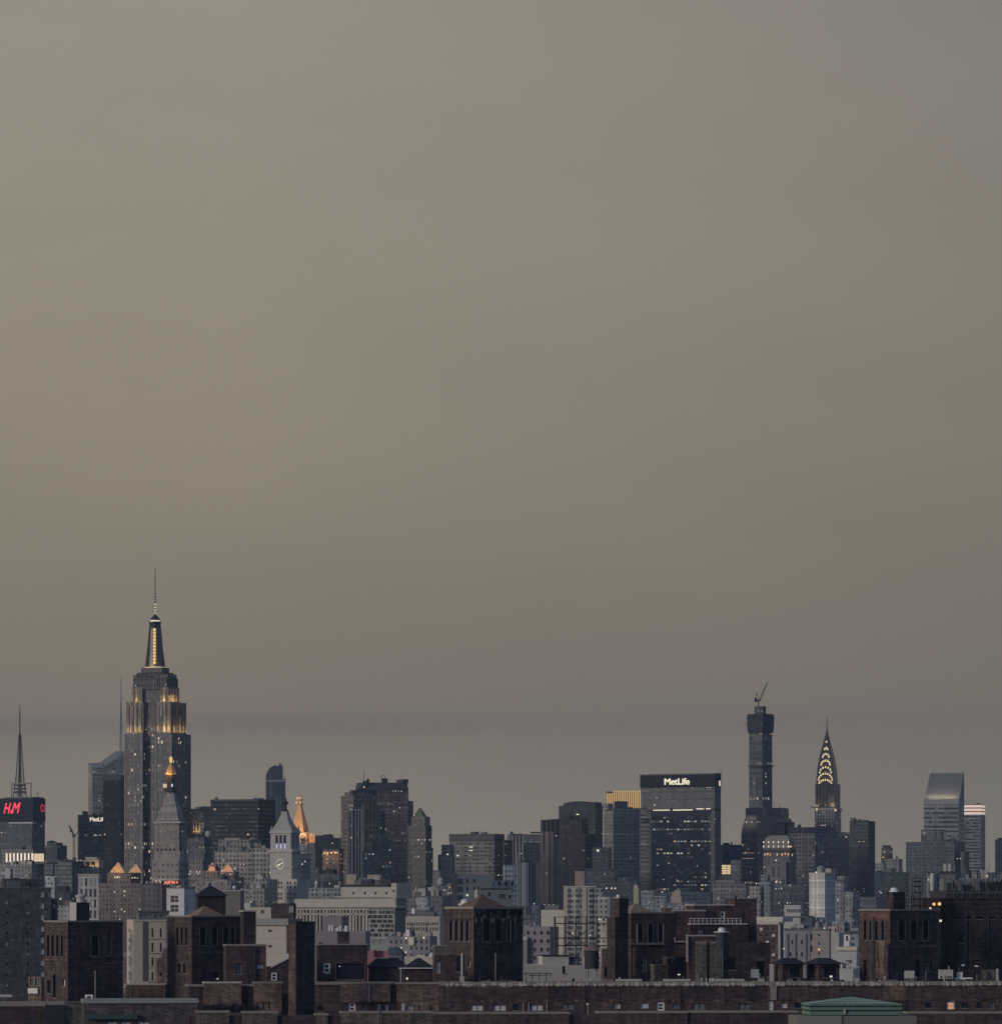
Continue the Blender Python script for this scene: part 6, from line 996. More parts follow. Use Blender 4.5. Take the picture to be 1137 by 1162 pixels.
m.face([(x0, 0, 0), (x1, 0, 0), (x1, 0, zh), (t.fx(308), 0, zl), (x0, 0, zl)], [(0, 0), (5.6, 0), (5.6, 32), (1, 30), (0, 30)]); m.face([(x0, 0, 0), (x0, 0, zl), (x0, 5, zl), (x0, 5, 0)], [(0, 0), (0, 30), (5, 30), (5, 0)]); t.part('wall', m, B_dark)
m = MB(); m.m = 0; a, b = t.fx(307.3), x1+.1; m.loft([(a, -.3), (b, -.3), (b, 5), (a, 5)], zl-.3, [(a, -.3), (b, -.3), (b, 5), (a, 5)], zl-.29); m = MB()
m.face([(a, -.3, zl-.2), (b, -.3, zh), (b, 5, zh+.9), (a, 5, zl+.7)]); m.face([(a, -.3, zl-.45), (b, -.3, zh-.3), (b, -.3, zh), (a, -.3, zl-.2)]); m.face([(a, -.3, zl-.45), (a, -.3, zl-.2), (a, 5, zl+.7), (a, 5, zl+.4)]); t.part('slanted_roof', m, M_copingL)
t.win('door', 6*.228, 12*.228*.75, (t.fx(311), -.1, t.z(1109)), 0, 'white')
# ---- tall plain chimney
t = Thing('chimney', 'tall plain brick chimney rising in front of the long low block', 'chimney', 336, 1075, 38)
t.block('shaft', B_dark, 328, 336, 357, 1047.5, coping=(M_steel, .3, .18)); x0, x1, y0, y1, zb, z1 = t.last; t.part('brick_corner', MB().box(x0-.12, x0, 0, y1, 0, z1-.4), brick('umber_brick', (.11, .075, .06))); t.part('corner_line', MB().box(x1, x1+.1, -.1, .15, t.z(1118), z1-1), M_copingL)
# ---- block C
t = Thing('brick_building', 'dark brick penthouse with framed window and squat chimney right of the tall chimney', 'building', 361, 1125, 8)
t.block('wall', B_dark, 359, 361, 417, 1073, wf=[(367, 375, 1093, 1105.5, 'wwide'), (381, 414, 1094, 1113, 'void')], coping=(M_coping, .35, .15), depth=.5); t.block('squat_chimney', B_dark, 383, 384, 396.5, 1060, 1073, y=2, D=3, coping=(M_dark, .5, .1)); t.dots('wall_lamp', G_cool, [(385.5, 1097, .35)], y=-.2)
t.block('roof_vent', M_dark, 362, 362, 366, 1070, 1073, y=1, D=1)
# ---- hip roof huts left of tower C
black = plain('black_roof2', (.016, .018, .03), streak=.4, scale=.8)
t = Thing('hip_roof_hut', 'low brick hut with wide black hipped roof right of the framed-window penthouse', 'hut', 420, 1130, 8); t.block('wall', B_dark, 418, 420, 462, 1098); x0, x1, y0, y1, zb, z1 = t.last; roofing(t, x0-.7, x1+.5, y0-.6, y1+.6, z1, t.z(1087.5), black, .1, .5, 'hipped_roof'); t.part('ridge_cap', MB().tube((t.fx(423, -.4), -.5, t.z(1088)), (t.fx(441, -.4), -.5, t.z(1088)), .09), M_copingL)
t = Thing('hip_roof_hut', 'black-roofed hut with white gutter line beside the arch-slotted brick tower', 'hut', 463, 1120, 6); t.block('wall', B_dark, 453, 455, 492, 1099); x0, x1, y0, y1, zb, z1 = t.last; roofing(t, t.fx(459), x1+.3, y0-.5, y1+.5, z1+.1, t.z(1087.8), black, .08, .12, 'hipped_roof'); t.box('gutter', M_white, t.fx(452), t.fx(492), -.7, -.5, z1-.15, z1+.1); t.part('drain_pipe', MB().tube((t.fx(455), -.6, t.z(1115)), (t.fx(455), -.6, z1), .1), M_lite); t.dots('wall_lamp', G_white, [(462, 1111, .5)], y=-.3, h=.7)
# ---- tower C arch-slotted
t = Thing('brick_tower', 'large brick tower with four arched slots, crumbling parapet and rusty pyramid roof', 'building', 537.5, 1130, 34)
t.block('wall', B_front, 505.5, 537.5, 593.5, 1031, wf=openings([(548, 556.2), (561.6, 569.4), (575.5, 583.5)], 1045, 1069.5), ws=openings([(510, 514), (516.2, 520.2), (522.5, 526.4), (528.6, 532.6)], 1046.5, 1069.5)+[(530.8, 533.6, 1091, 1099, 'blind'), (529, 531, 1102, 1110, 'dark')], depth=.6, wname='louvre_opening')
x0, x1, y0, y1, zb, z1 = t.last; t.part('side_skin', MB().box(x0-.06, x0-.03, y0+.1, y0+.7, 0, z1-.5), B_red)
for a, b in ((510, 514), (516.2, 520.2), (522.5, 526.4), (528.6, 532.6)):       # round heads of the side slots
    ya, yb = t.sy(a, x0), t.sy(b, x0); cy, r = (ya+yb)/2, abs(ya-yb)/2; n = 8; zz = t.z(1046.6); m = MB()
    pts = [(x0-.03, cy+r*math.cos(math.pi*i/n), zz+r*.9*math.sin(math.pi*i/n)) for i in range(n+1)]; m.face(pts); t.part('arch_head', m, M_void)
    t.box('slot_jamb', M_coping, x0-.1, x0, min(ya, yb)-.22, min(ya, yb)-.05, t.z(1069.5), t.z(1046))
m = MB(); m.box(x0-.25, x1+.25, -.3, .5, z1-.2, z1+.4); m.box(x0-.25, x0+.5, .5, y1+.2, z1-.2, z1+.4); m.box(x1-.5, x1+.25, .5, y1+.2, z1-.2, z1+.4); t.part('parapet', m, M_coping)
r = random.Random(5); m = MB()                   # spalled patches and pale drips under the parapet
for k in range(46):
    px = r.uniform(538.5, 592); py = r.uniform(1032.5, 1041); w_ = r.uniform(.15, .8); h = r.uniform(.15, .7); x = t.fx(px); m.box(x-w_/2, min(x1, x+w_/2), -.06-r.random()*.05, 0, t.z(py)-h, t.z(py))
t.part('spalled_brick', m, plain('spall_pale', (.26, .22, .20), streak=.5, scale=3)); m = MB()
for k in range(30):
    px = r.uniform(540, 591); x = t.fx(px); m.box(x-.4, min(x1, x+.5), -.12, -.01, t.z(r.uniform(1034, 1040))-.6, t.z(1033))
t.part('soot_patch', m, plain('soot', (.018, .017, .025))); m = MB()
for px in (546.5, 557.5, 560, 571, 584.5, 540): x = t.fx(px); m.box(x-.11, x+.11, -.1, 0, t.z(1047), t.z(1042))
t.part('corbel', m, M_copingL)
roofing(t, t.fx(537.8, .7), t.fx(576, .7), .7, 9, z1+.2, t.z(1016.5), plain('rusty_tile', (.15, .09, .065), streak=.35, scale=1.5), .05); t.box('roof_finial', M_dark, t.fx(555, 5)-.25, t.fx(555, 5)+.25, 4.7, 5.2, t.z(1017.5), t.z(1013))
t.box('brick_band', B_dark, x0-.1, x1+.1, -.12, 0, t.z(1072.6), t.z(1071.6)); t.part('drain_pipe', MB().tube((t.fx(561.5), -.3, t.z(1114)), (t.fx(561.5), -.3, t.z(1082)), .13), M_lite)
t.block('lean_to', B_dark, 563, 563.4, 590, 1093, y=-.3, D=2); t.box('louvre_fin', M_copingL, t.fx(579.8)-.12, t.fx(579.8)+.12, .1, .3, t.z(1069), t.z(1045))
t = Thing('roof_fan', 'round pale rooftop ventilator on a dark deck beside the rusty pyramid roof', 'ventilator', 528, 1150, 0, z=P(0, 1030, 1150).z); t.part('deck', MB().box(-2.2, 2.4, -1.6, 1.6, 0, .5), M_steel); t.part('drum', MB().lathe(-.1, 0, [(1.7, .5), (1.8, .9), (1.0, 1.2), (.95, 1.7), (1.1, 1.9), (.2, 2.2)], 14), M_white)
t = Thing('brick_building', 'lower olive-topped brick annex leaning against the left face of the arch-slotted tower', 'building', 493.5, 1112, 8)
t.block('wall', B_front, 491.5, 493, 527, 1084, wf=[(495.3, 499.7, 1092, 1105.5, 'blind'), (518, 523, 1086, 1104, 'dark')]); t.block('upper_wall', B_olive, 491.7, 493.4, 508, 1074.5, 1084, y=.4, D=5, coping=(M_coping, .3, .1)); t.part('drain_pipe', MB().tube((t.fx(524.2), -.35, t.z(1114)), (t.fx(524.2), -.35, t.z(1082)), .28), M_copingL)
t.box('meter_box', M_copingL, t.fx(521.5), t.fx(526.5), -.7, -.2, t.z(1115), t.z(1108.5))
# ---- white low roof building with pipes, billboard frame, water tank
t = Thing('brick_building', 'low off-white stuccoed roof building with dark door below the empty billboard frame', 'building', 616, 1180, 10)
ow = plain('off_white', (.52, .50, .45), streak=.25, scale=.6); t.block('wall', ow, 592, 593, 691, 1096, wf=[(638.3, 641.5, 1097, 1105.8, 'dark')], depth=.2); t.block('upper_wall', ow, 614.5, 615.5, 645.5, 1085, 1096.2, y=.7, D=6); t.block('left_step', ow, 593, 593.5, 612, 1094.5, 1096.2, y=3, D=4)
t.block('dark_bay', plain('bay_dark', (.06, .065, .08)), 645.6, 645.6, 657, 1086, 1096.1, y=1.2, D=4, wf=[(647, 650, 1088, 1095, 'grey'), (652, 655.5, 1088, 1095, 'blind')]); t.box('beam', M_steel, t.fx(611), t.fx(657.5), .3, .6, t.z(1085.2), t.z(1084)); t.box('beam_post', M_steel, t.fx(656.6), t.fx(657.6), .3, .6, t.z(1096), t.z(1085))
t = Thing('billboard_frame', 'empty dark steel billboard lattice standing on the off-white roof', 'sign frame', 653, 1190, 10, z=P(0, 1085, 1190).z)
vx = [t.fx(p) for p in (629.5, 641.5, 653.5, 665.5, 677.5)]; Zt = t.z(1040.5)
for i, x in enumerate(vx):
    m = MB(); m.tube((x, 0, -.4), (x, 0, Zt if i != 0 else t.z(1040.5)), .3 if i != 2 else .2); m.tube((x, 4, -.4), (x, .1, t.z(1049)), .07); t.part('post', m, M_steel)
for py in (1041, 1048.5, 1065, 1073.5): t.part('crossbar', MB().tube((t.fx(629), 0, t.z(py)), (t.fx(688), 0, t.z(py)), .11 if py < 1045 else .19), M_steel)
for a, b, c, d in ((641.5, 1073.5, 665.5, 1057), (653.5, 1065, 665.5, 1073.5), (641.5, 1057, 653.5, 1065)): t.part('brace', MB().tube((t.fx(a), .15, t.z(b)), (t.fx(c), .15, t.z(d)), .17), M_steel)
m = MB()
for p in (629.5, 641.5, 653.5, 665.5, 677.5):
    for py in (1048.5, 1057, 1065, 1073.5): x = t.fx(p); m.box(x-.25, x+.25, -.2, .2, t.z(py)-.25, t.z(py)+.25)
t.part('joint_plate', m, M_steel)
t = Thing('water_tank', 'round dark wooden water tank with rusty cone roof on white legs', 'water tank', 671.5, 1150, 0, z=P(0, 1110.5, 1150).z)
r_ = 8.3*1150/F; t.part('tank', MB().lathe(0, 0, [(r_*.97, t.z(1099.8)), (r_, t.z(1079))], 20), plain('tank_staves', (.06, .068, .07), streak=.6, scale=2)); t.part('cone_roof', MB().lathe(0, 0, [(r_*1.18, t.z(1079.2)), (r_*.45, t.z(1073.5)), (r_*.35, t.z(1072.5)), (.1, t.z(1072))], 20), plain('rust_cone', (.30, .20, .16), streak=.35, scale=1.5))
for z_ in (1083, 1088, 1093, 1097): t.part('hoop', MB().lathe(0, 0, [(r_*1.012, t.z(z_)), (r_*1.012, t.z(z_)+.07)], 20), M_steel)
for a in (40, 130, 220, 310, 0, 180): t.part('leg', MB().tube((r_*.8*math.cos(R(a)), r_*.8*math.sin(R(a)), 0), (r_*.75*math.cos(R(a)), r_*.75*math.sin(R(a)), t.z(1099.8)), .12), M_white)
m = MB()
for a in (40, 130, 220, 310): m.tube((r_*.8*math.cos(R(a)), r_*.8*math.sin(R(a)), .3), (r_*.8*math.cos(R(a+90)), r_*.8*math.sin(R(a+90)), 2), .06)
t.part('brace', m, M_white)
t = Thing('pipe_rack', 'rusty dark roof pipes on trestles at the right foot of the arch-slotted tower', 'pipes', 610, 1120, 0, z=P(0, 1114, 1120).z)
m = MB(); m.tube((t.fx(594), 0, t.z(1105)), (t.fx(625), 0, t.z(1105)), .14); m.tube((t.fx(600), .8, t.z(1107.5)), (t.fx(622), .8, t.z(1107.5)), .12); m.tube((t.fx(625), 0, t.z(1105)), (t.fx(625), 0, t.z(1108)), .14); t.part('pipe_run', m, M_steel)
for p in (597, 604, 612, 620): t.part('trestle', MB().tube((t.fx(p), .3, -.5), (t.fx(p), .3, t.z(1105.5)), .11), M_steel)
# ---- chimney right of the water tank and tower D
t = Thing('brick_building', 'narrow reddish wall between the water tank and the square dark chimney', 'building', 683, 1140, 12); t.block('wall', B_pink, 682, 683, 693, 1077, wf=[(686, 690, 1098, 1110, 'dark')]); t.block('upper_wall', B_red, 682.4, 683.4, 692, 1075, 1084, y=-.2, D=1) if False else None
t = Thing('chimney', 'square dark brick chimney with pale capstone left of the tan pyramid-roofed tower', 'chimney', 703, 1130, 40)
t.block('shaft', B_dark, 695.5, 703, 713, 1020, coping=(M_coping, .3, .12)); x0, x1, y0, y1, zb, z1 = t.last; t.box('brick_corner', B_front, x0-.1, x0, 0, y1, 0, z1-.3); t.part('cap_pot', MB().lathe(t.fx(702, 1), 1.2, [(.5, z1+.3), (.35, z1+.9), (.1, z1+1.1)], 10), M_white); t.block('lower_shaft', B_dark, 690, 698, 712.6, 1041, y=-.8, D=3.2)
t = Thing('brick_tower', 'brick tower with tan pyramid roof and three dark slots right of the square chimney', 'building', 716, 1140, 26)
t.block('wall', B_front, 712, 716, 765, 1037, wf=openings([(723.6, 729.6), (735.2, 741.2), (746.6, 752)], 1049.5, 1070.3)+[(728, 734, 1089, 1104, 'wmul'), (740.5, 743.5, 1090, 1104, 'dark')], depth=.6, wname='louvre_opening', coping=(M_coping, .4, .15))
x0, x1, y0, y1, zb, z1 = t.last; roofing(t, t.fx(714, .6), t.fx(743, .6), .6, 8, z1+.1, t.z(1025.5), plain('tan_tile', (.24, .19, .12), streak=.35, scale=1.5), .05); t.box('roof_finial', M_dark, t.fx(727, 4)-.2, t.fx(727, 4)+.2, 4, 4.4, t.z(1026), t.z(1023.8))
m = MB()
for p in (722.8, 752.6): x = t.fx(p); m.box(x-.08, x+.08, -.12, 0, t.z(1070.5), t.z(1049))
t.part('slot_jamb', m, M_copingL); t.box('brick_band', M_coping, t.fx(712.5, -.8), t.fx(754), -.5, 0, t.z(1072.6), t.z(1070.8)); t.box('lit_pier', B_brown, t.fx(718.5), t.fx(721.5), -.35, 0, t.z(1108), t.z(1073))
t.block('lean_to', B_olive, 741, 742, 761, 1096, y=-2, D=3, coping=(M_coping, .25, .1)); t.block('dark_shed', B_dark, 757, 758, 779, 1086, y=-3, D=3); t.box('awning', M_copingL, t.fx(757, -3.4), t.fx(766, -3.4), -3.4, -3, t.z(1087.6), t.z(1087)); m = MB().tube((t.fx(765, -3.3), -3.3, t.z(1088)), (t.fx(762, -3.3), -3.3, t.z(1092)), .22); t.part('green_stripe', m, M_copper); t.dots('wall_lamp', G_white, [(770.5, 1106.4, .8)], y=-3.2, h=.35)
# ---- complex E
white_c = M_copingL
t = Thing('brick_building', 'stepped dark brick complex with white copings, balcony rail and white door', 'building', 764, 1160, 12)
t.block('wall', B_front, 762.5, 764, 800, 1034.5, coping=(white_c, .35, .2)); t.box('coping_line', plain('pinkish_coping', (.42, .36, .34)), t.fx(763)-.35, t.fx(763)+.05, -.3, 0, t.z(1066), t.z(1037)); t.box('coping_line', M_white, t.fx(752), t.fx(764.5), -.4, 1, t.z(1037.6), t.z(1036.2)); t.block('roof_house', B_brown, 753, 754, 762.5, 1031, 1037, y=.5, D=3)
t.box('coping_line', _m['pinkish_coping'], t.fx(764, -.5), t.fx(779, -.5), -.6, 0, t.z(1069.8), t.z(1068.2)); t.box('coping_line', _m['pinkish_coping'], t.fx(763), t.fx(766), -.5, 0, t.z(1068), t.z(1064))
t.block('upper_wall', B_front, 787, 788, 836, 1028, y=1.5, D=9, wf=[(817.6, 822.6, 1034.5, 1047, 'white')], coping=(white_c, .3, .25), wname='door'); t.block('east_block', B_front, 833.5, 833.6, 858.5, 1021.8, y=1, D=10, coping=(M_dark, .3, .1)); t.part('roof_pipe', MB().tube((t.fx(834.8, 1), 1.4, t.z(1022)), (t.fx(834.8, 1), 1.4, t.z(1017)), .55, 8), M_steel)
t.block('lower_wall', B_front, 781, 783, 849, 1049, y=-2, D=6, wf=[(790, 800, 1055, 1062, 'dark')]); t.box('balcony_slab', M_white, t.fx(783, -2.4), t.fx(848, -2.4), -2.5, 0, t.z(1049.5), t.z(1048.4))
m = MB(); z0, z1_ = t.z(1048.4), t.z(1042.5)
m.tube((t.fx(782.5, -2.3), -2.3, z1_), (t.fx(841, -2.3), -2.3, z1_), .09); m.tube((t.fx(782.5, -2.3), -2.3, (z0+z1_)/2), (t.fx(841, -2.3), -2.3, (z0+z1_)/2), .05)
for k in range(13): x = t.fx(783+4.8*k, -2.3); m.tube((x, -2.3, z0), (x, -2.3, z1_), .07)
t.part('balcony_rail', m, M_white); t.box('brick_patch', B_brown, t.fx(785, -2.1), t.fx(796, -2.1), -2.15, -2, t.z(1053), t.z(1049.6)); t.block('white_window', M_mid, 792, 792, 798, 1055.5, 1062, y=-2.3, D=.5)
t = Thing('brick_building', 'front brick wing with two olive pilasters and white coping below the balcony rail', 'building', 781, 1125, 12)
t.block('wall', B_front, 779, 781, 821, 1063, coping=(white_c, .35, .15)); t.block('east_wall', B_dark, 820, 820, 874, 1070.5, y=.3, D=10, wf=[(825, 835.5, 1088, 1102, 'void'), (859, 868, 1091, 1110, 'dark')], depth=.4)
for a, b in ((790, 802), (805.5, 818.5)): t.block('pilaster', B_olive, a, a, b, 1070.5, y=-.5, D=.5, coping=(M_coping, .4, .08))
t.box('coping_line', _m['pinkish_coping'], t.fx(778.6), t.fx(780.6), -.35, 0, t.z(1092), t.z(1062)); t.box('edge_pipe', M_copingL, t.fx(819), t.fx(819.7), -.4, -.1, t.z(1110), t.z(1071))
m = MB(); x, zc = t.fx(863.5), t.z(1091); r = t.fx(868)-t.fx(863.5); m.face([(x+r*math.cos(math.pi*i/10), .28, zc+r*.7*math.sin(math.pi*i/10)) for i in range(11)]); t.part('door_arch', m, M_copper if False else plain('arch_grey', (.10, .11, .13)))
t = Thing('roof_fan', 'squat dark ventilator drum with white mushroom cap in front of the balcony rail', 'ventilator', 819, 1118, 0, z=P(0, 1070, 1118).z); t.part('drum', MB().lathe(0, 0, [(1.5, -1.5), (1.5, t.z(1058.5))], 16), M_dark); t.part('cap', MB().lathe(0, 0, [(2.0, t.z(1058.5)), (2.0, t.z(1057.8)), (.9, t.z(1057.4)), (.85, t.z(1054)), (.5, t.z(1053))], 16), M_white)
t = Thing('ac_unit', 'pale grey rooftop air conditioner by the arched door of the front brick wing', 'air conditioner', 857, 1112, 0, z=P(0, 1110.5, 1112).z); t.box('casing', plain('ac_grey', (.30, .34, .34)), -1.1, .9, -.6, .6, .1, 2.3); t.box('side_vent', M_copper, .9, 1.4, -.4, .4, .5, 1.2); t.box('base_frame', M_steel, -1, 1, -.5, .5, 0, .1)
# ---- hip roof huts right
for i, (a, b, ex, lab) in enumerate(((878, 912.5, 895, 'left of two dark hip-roofed brick huts on the right roof terrace'), (915, 953.5, 934, 'right of two dark hip-roofed brick huts, with a small lamp by its door'))):
    t = Thing('hip_roof_hut', lab, 'hut', a+9, 1118+i*2, 24)
    t.block('wall', B_brown if False else B_front, a+1, a+9.5 if not i else a+14, b-1, 1094.5, wf=[((a+b)/2+1, b-4, 1098, 1110.5, 'void')], depth=.3); x0, x1, y0, y1, zb, z1 = t.last; roofing(t, x0-.9, x1+.7, y0-.8, y1+.8, z1, t.z(1087.6), black, .12, .45, 'hipped_roof')
    if i: t.dots('wall_lamp', G_white, [(943, 1108.5, .8)], y=-.3, h=.5)
    else: t.part('drain_pipe', MB().tube((t.fx(912), -.3, t.z(1111)), (t.fx(912), -.3, z1), .12), M_copingL)
t = Thing('wall_post', 'short pale rendered post between dark brick wall and left hip-roofed hut', 'post', 875.5, 1120, 0); t.box('post', M_copingL, -.5, .5, -.4, .4, 0, t.z(1096)); t.box('post_cap', M_white, -.6, .6, -.5, .5, t.z(1096)+.01, t.z(1095))
# ---- tower E far right
t = Thing('brick_tower', 'reddish-sided brick tower with square chimney beside the dark factory at right', 'building', 1010, 1120, 33)
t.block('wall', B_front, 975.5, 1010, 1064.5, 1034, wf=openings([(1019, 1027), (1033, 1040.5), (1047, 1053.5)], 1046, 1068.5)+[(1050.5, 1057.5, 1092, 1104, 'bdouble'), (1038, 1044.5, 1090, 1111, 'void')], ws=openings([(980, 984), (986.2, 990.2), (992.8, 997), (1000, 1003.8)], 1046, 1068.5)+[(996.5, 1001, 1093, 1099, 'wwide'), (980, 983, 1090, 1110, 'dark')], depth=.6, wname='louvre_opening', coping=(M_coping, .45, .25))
x0, x1, y0, y1, zb, z1 = t.last; t.box('side_skin', B_red, x0-.1, x0, .3, y1-.2, t.z(1045), z1-.3); t.block('chimney', B_dark, 1008, 1013.5, 1027, 1012.5, 1034, y=1.5, D=3); t.part('chimney_pot', MB().lathe(t.fx(1016, 2.5), 3, [(1.3, t.z(1012.5)), (.9, t.z(1010)), (.9, t.z(1008.5)), (.4, t.z(1007.5))], 12), M_white)
for p in (988.6, 991.5): yy = t.sy(p, x0-.2); t.part('drain_pipe', MB().tube((x0-.2, yy, t.z(1110)), (x0-.2, yy, t.z(1040)), .10 if p < 990 else .2), M_mid if p < 990 else M_steel)
t.box('brick_band', B_brown, x0-.1, x1+.1, -.12, 0, t.z(1076), t.z(1073.5)); t.block('side_annex', B_brown, 992, 1003.4, 1004, 1070, y=-1, D=2, coping=(M_coping, .3, .1))
t = Thing('ac_unit', 'cream rooftop air conditioner at the foot of the reddish-sided brick tower', 'air conditioner', 1032, 1108, 0, z=P(0, 1112, 1108).z); t.box('casing', M_copingL, -1.2, 1.2, -.6, .6, .3, 2.2); t.box('base_frame', M_steel, -1.1, 1.1, -.5, .5, 0, .3)
t = Thing('scaffold_tower', 'narrow dark steel ladder scaffold on the roof of the reddish-sided tower', 'scaffold', 1042, 1127, 15, z=P(0, 1034, 1127).z)
xs = [t.fx(1036.8), t.fx(1047)]; zt = t.z(996); m = MB()
for i, x in enumerate(xs):
    for y in (0, 1.6): t.part('post', MB().tube((x, y, -.6), (x+(-.35 if i else .1), y, zt-(0 if not i else .6)), .16), M_steel)
for py in (1029, 1021, 1014, 1007, 1001, 997.5): t.part('platform', MB().box(xs[0], xs[1]-.15, 0, 1.6, t.z(py), t.z(py)+.3), M_steel)
m.tube((xs[0], 0, t.z(1029)), (xs[1]-.2, 0, t.z(1014)), .09); m.tube((xs[1]-.2, 0, t.z(1014)), (xs[0], 0, t.z(1001)), .09); t.part('brace', m, M_steel)
# ---- dark factory
t = Thing('factory_building', 'huge near-black warehouse wall filling the right edge, its roof cluttered with plant', 'building', 1068, 1150, 6)
fk = brick('warehouse_brick', (.045, .038, .045), soot=.6); t.block('wall', fk, 1062.5, 1064, 1160, 1019, wf=[(1089, 1093, 1060, 1071, 'void'), (1114, 1117, 1062, 1069, 'grey')]+[(1080+14*k, 1088+14*k, 1040, 1044, 'void') for k in range(5)], depth=.4, D=30)
t.block('roof_stage', M_dark, 1072, 1073, 1160, 1011, 1019.2, y=2, D=20); t.box('ledge', plain('ledge_grey', (.09, .10, .115)), t.fx(1064), t.fx(1155), -.4, 0, t.z(1013.6), t.z(1012.8)); t.box('ledge', M_dark, t.fx(1063.5), t.fx(1155), -.5, 0, t.z(1020.5), t.z(1019))
for a, b, py in ((1071, 1081, 997.5), (1083, 1101, 999.5), (1101.5, 1117, 998)): t.block('roof_screen', plain('screen_grey', (.16, .17, .18), streak=.5), a, a, b, py, 1011.2, y=5, D=6)
t.last = (t.fx(1074), t.fx(1136), 2.5, 6, 0, t.z(1011)); t.clutter(7, 44, [M_steel, M_dark, M_mid], hs=(.8, 2.4), ws=(.8, 2.6)); t.block('roof_house', M_steel, 1126, 1126.5, 1160, 1001, 1011.3, y=3, D=8)
for k in range(7): t.part('roof_bracket', MB().tube((t.fx(1073+9.5*k), .8, t.z(1019)), (t.fx(1075+9.5*k), .8, t.z(1008)), .12), M_steel)
for k, py in enumerate((1026, 1031.5, 1037)): t.box('wall_band', M_steel, t.fx(1100), t.fx(1155), -.25, 0, t.z(py), t.z(py-1))
m = MB(); 
for px in (1077, 1096, 1121): x = t.fx(px); m.box(x-.2, x+.2, -.25, 0, t.z(1100), t.z(1040))
t.part('downpipe', m, M_dark)
t = Thing('brick_building', 'small recessed brick link with orange lamps between tower and warehouse at right', 'building', 1046, 1146, 8)
t.block('wall', B_dark, 1045, 1046, 1066, 1021, coping=(M_dark, .3, .1)); t.dots('wall_lamp', glow('amber_lamp', (1, .5, .2), 1.3), [(1059.8, 1026.4, .9), (1066, 1026.2, 1.0)], y=-1.2); t.dots('wall_lamp', G_white, [(1055.7, 1031, .6), (1067.3, 1045.3, .8)], y=-1.4)
def lamp(px, foot, head, hx, lab, c=M_mid):
    t = Thing('street_lamp', lab, 'lamp', px, 1100, 0, z=P(0, foot, 1100).z); t.part('pole', MB().tube((0, 0, 0), (0, 0, t.z(head)), .07, 6), c); x = t.fx(hx); t.part('arm', MB().tube((0, 0, t.z(head)), (x*.6, 0, t.z(head)+.2), .06), c); t.part('lamp_head', MB().tube((x*.5, 0, t.z(head)+.2), (x, 0, t.z(head)+.25), .22, 6), M_white); return t
lamp(1088, 1112, 1097, 1094.5, 'roof lamp post with its head pointing right, by the pale cabinets'); lamp(1113.5, 1113, 1098, 1106, 'roof lamp post with its head pointing left, near the right edge')
t = Thing('cabinet', 'large pale equipment cabinet with dark feet in front of the warehouse wall', 'cabinet', 1073, 1105, 0, z=P(0, 1112.6, 1105).z); t.box('casing', M_copingL, -1.75, 1.8, -.8, .8, .3, 2.6)
for x in (-1.1, -.3, .5, 1.2): t.box('vent', M_pane, x-.25, x+.25, -.86, -.8, .5, .95)
t.part('aerial', MB().tube((.8, 0, 2.6), (.8, 0, 3.6), .12), M_lite)
t = Thing('cabinet', 'small white cabinet on a low white plinth right of the large pale cabinet', 'cabinet', 1089, 1106, 0, z=P(0, 1112, 1106).z); t.box('casing', M_white, -.7, .7, -.5, .5, .5, 1.9); t.box('plinth', M_white, -1.3, 3.2, -.6, .6, 0, .5)
t = Thing('wall_post', 'thin cream bollard-like post at the far right of the roof terrace', 'post', 1132, 1104, 0, z=P(0, 1113, 1104).z); t.part('post', MB().lathe(0, 0, [(.28, 0), (.28, 2.4), (.42, 2.6), (.3, 2.9)], 8), M_copingL)
t = Thing('brick_building', 'olive rendered shed between the two roof lamp posts and the cream post', 'hut', 1116, 1112, 8); t.block('wall', B_olive, 1115, 1116, 1134, 1101, coping=(M_dark, .2, .1)); t.box('door', M_dark, t.fx(1120), t.fx(1124), -.15, 0, t.z(1112), t.z(1103))
# ================================================================== long front blocks
def wins_row(spec): return [(a, b, ya, yb, k) for a, b, ya, yb, k in spec]
t = Thing('apartment_block', 'long dark brick block with crumbling pale parapet running to the right edge', 'building', 498, 1090, 4)
W = wins_row([(512, 517, 1141, 1147, 'grey'), (534, 548.5, 1141, 1148, 'wdouble'), (560, 574.5, 1141, 1148, 'wdouble'), (582, 588, 1140, 1148, 'dark'), (602, 616.5, 1141, 1148, 'wdouble'), (637, 652, 1140, 1147, 'bdouble'), (697, 704, 1140, 1146, 'blind'), (727, 736, 1139.5, 1145.5, 'blind'), (745.5, 754, 1138.3, 1148.3, 'wwide'), (763, 771, 1140, 1146, 'grey'), (786, 801, 1139, 1147.5, 'bdouble'), (838, 852, 1140, 1148, 'bdouble'), (872.3, 877.3, 1137, 1148, 'wwide'), (886.5, 893.5, 1139.5, 1145.5, 'blind'), (901.5, 909.5, 1139, 1145.5, 'dark'), (1050, 1057, 1139, 1146, 'dark'), (1074.5, 1083, 1138.3, 1147.5, 'lit'), (1091, 1098, 1139, 1146, 'dark'), (1108, 1114, 1139, 1147, 'dark'), (1122, 1129, 1139, 1147, 'grey')])
t.block('wall', B_front, 498, 498, 1150, 1117, wf=W, depth=.3, D=12); x0, x1, y0, y1, zb, z1 = t.last
cm = plain('crumbling_coping', (.24, .225, .19), streak=.6, scale=3); m = MB(); r = random.Random(2); x = x0
while x < x1: w_ = r.uniform(.6, 2.2); m.box(x+.02, min(x+w_, x1), -.3, .6, z1-.45, z1+.55+r.uniform(-.12, .16)); x += w_
t.part('parapet_coping', m, cm); m = MB()
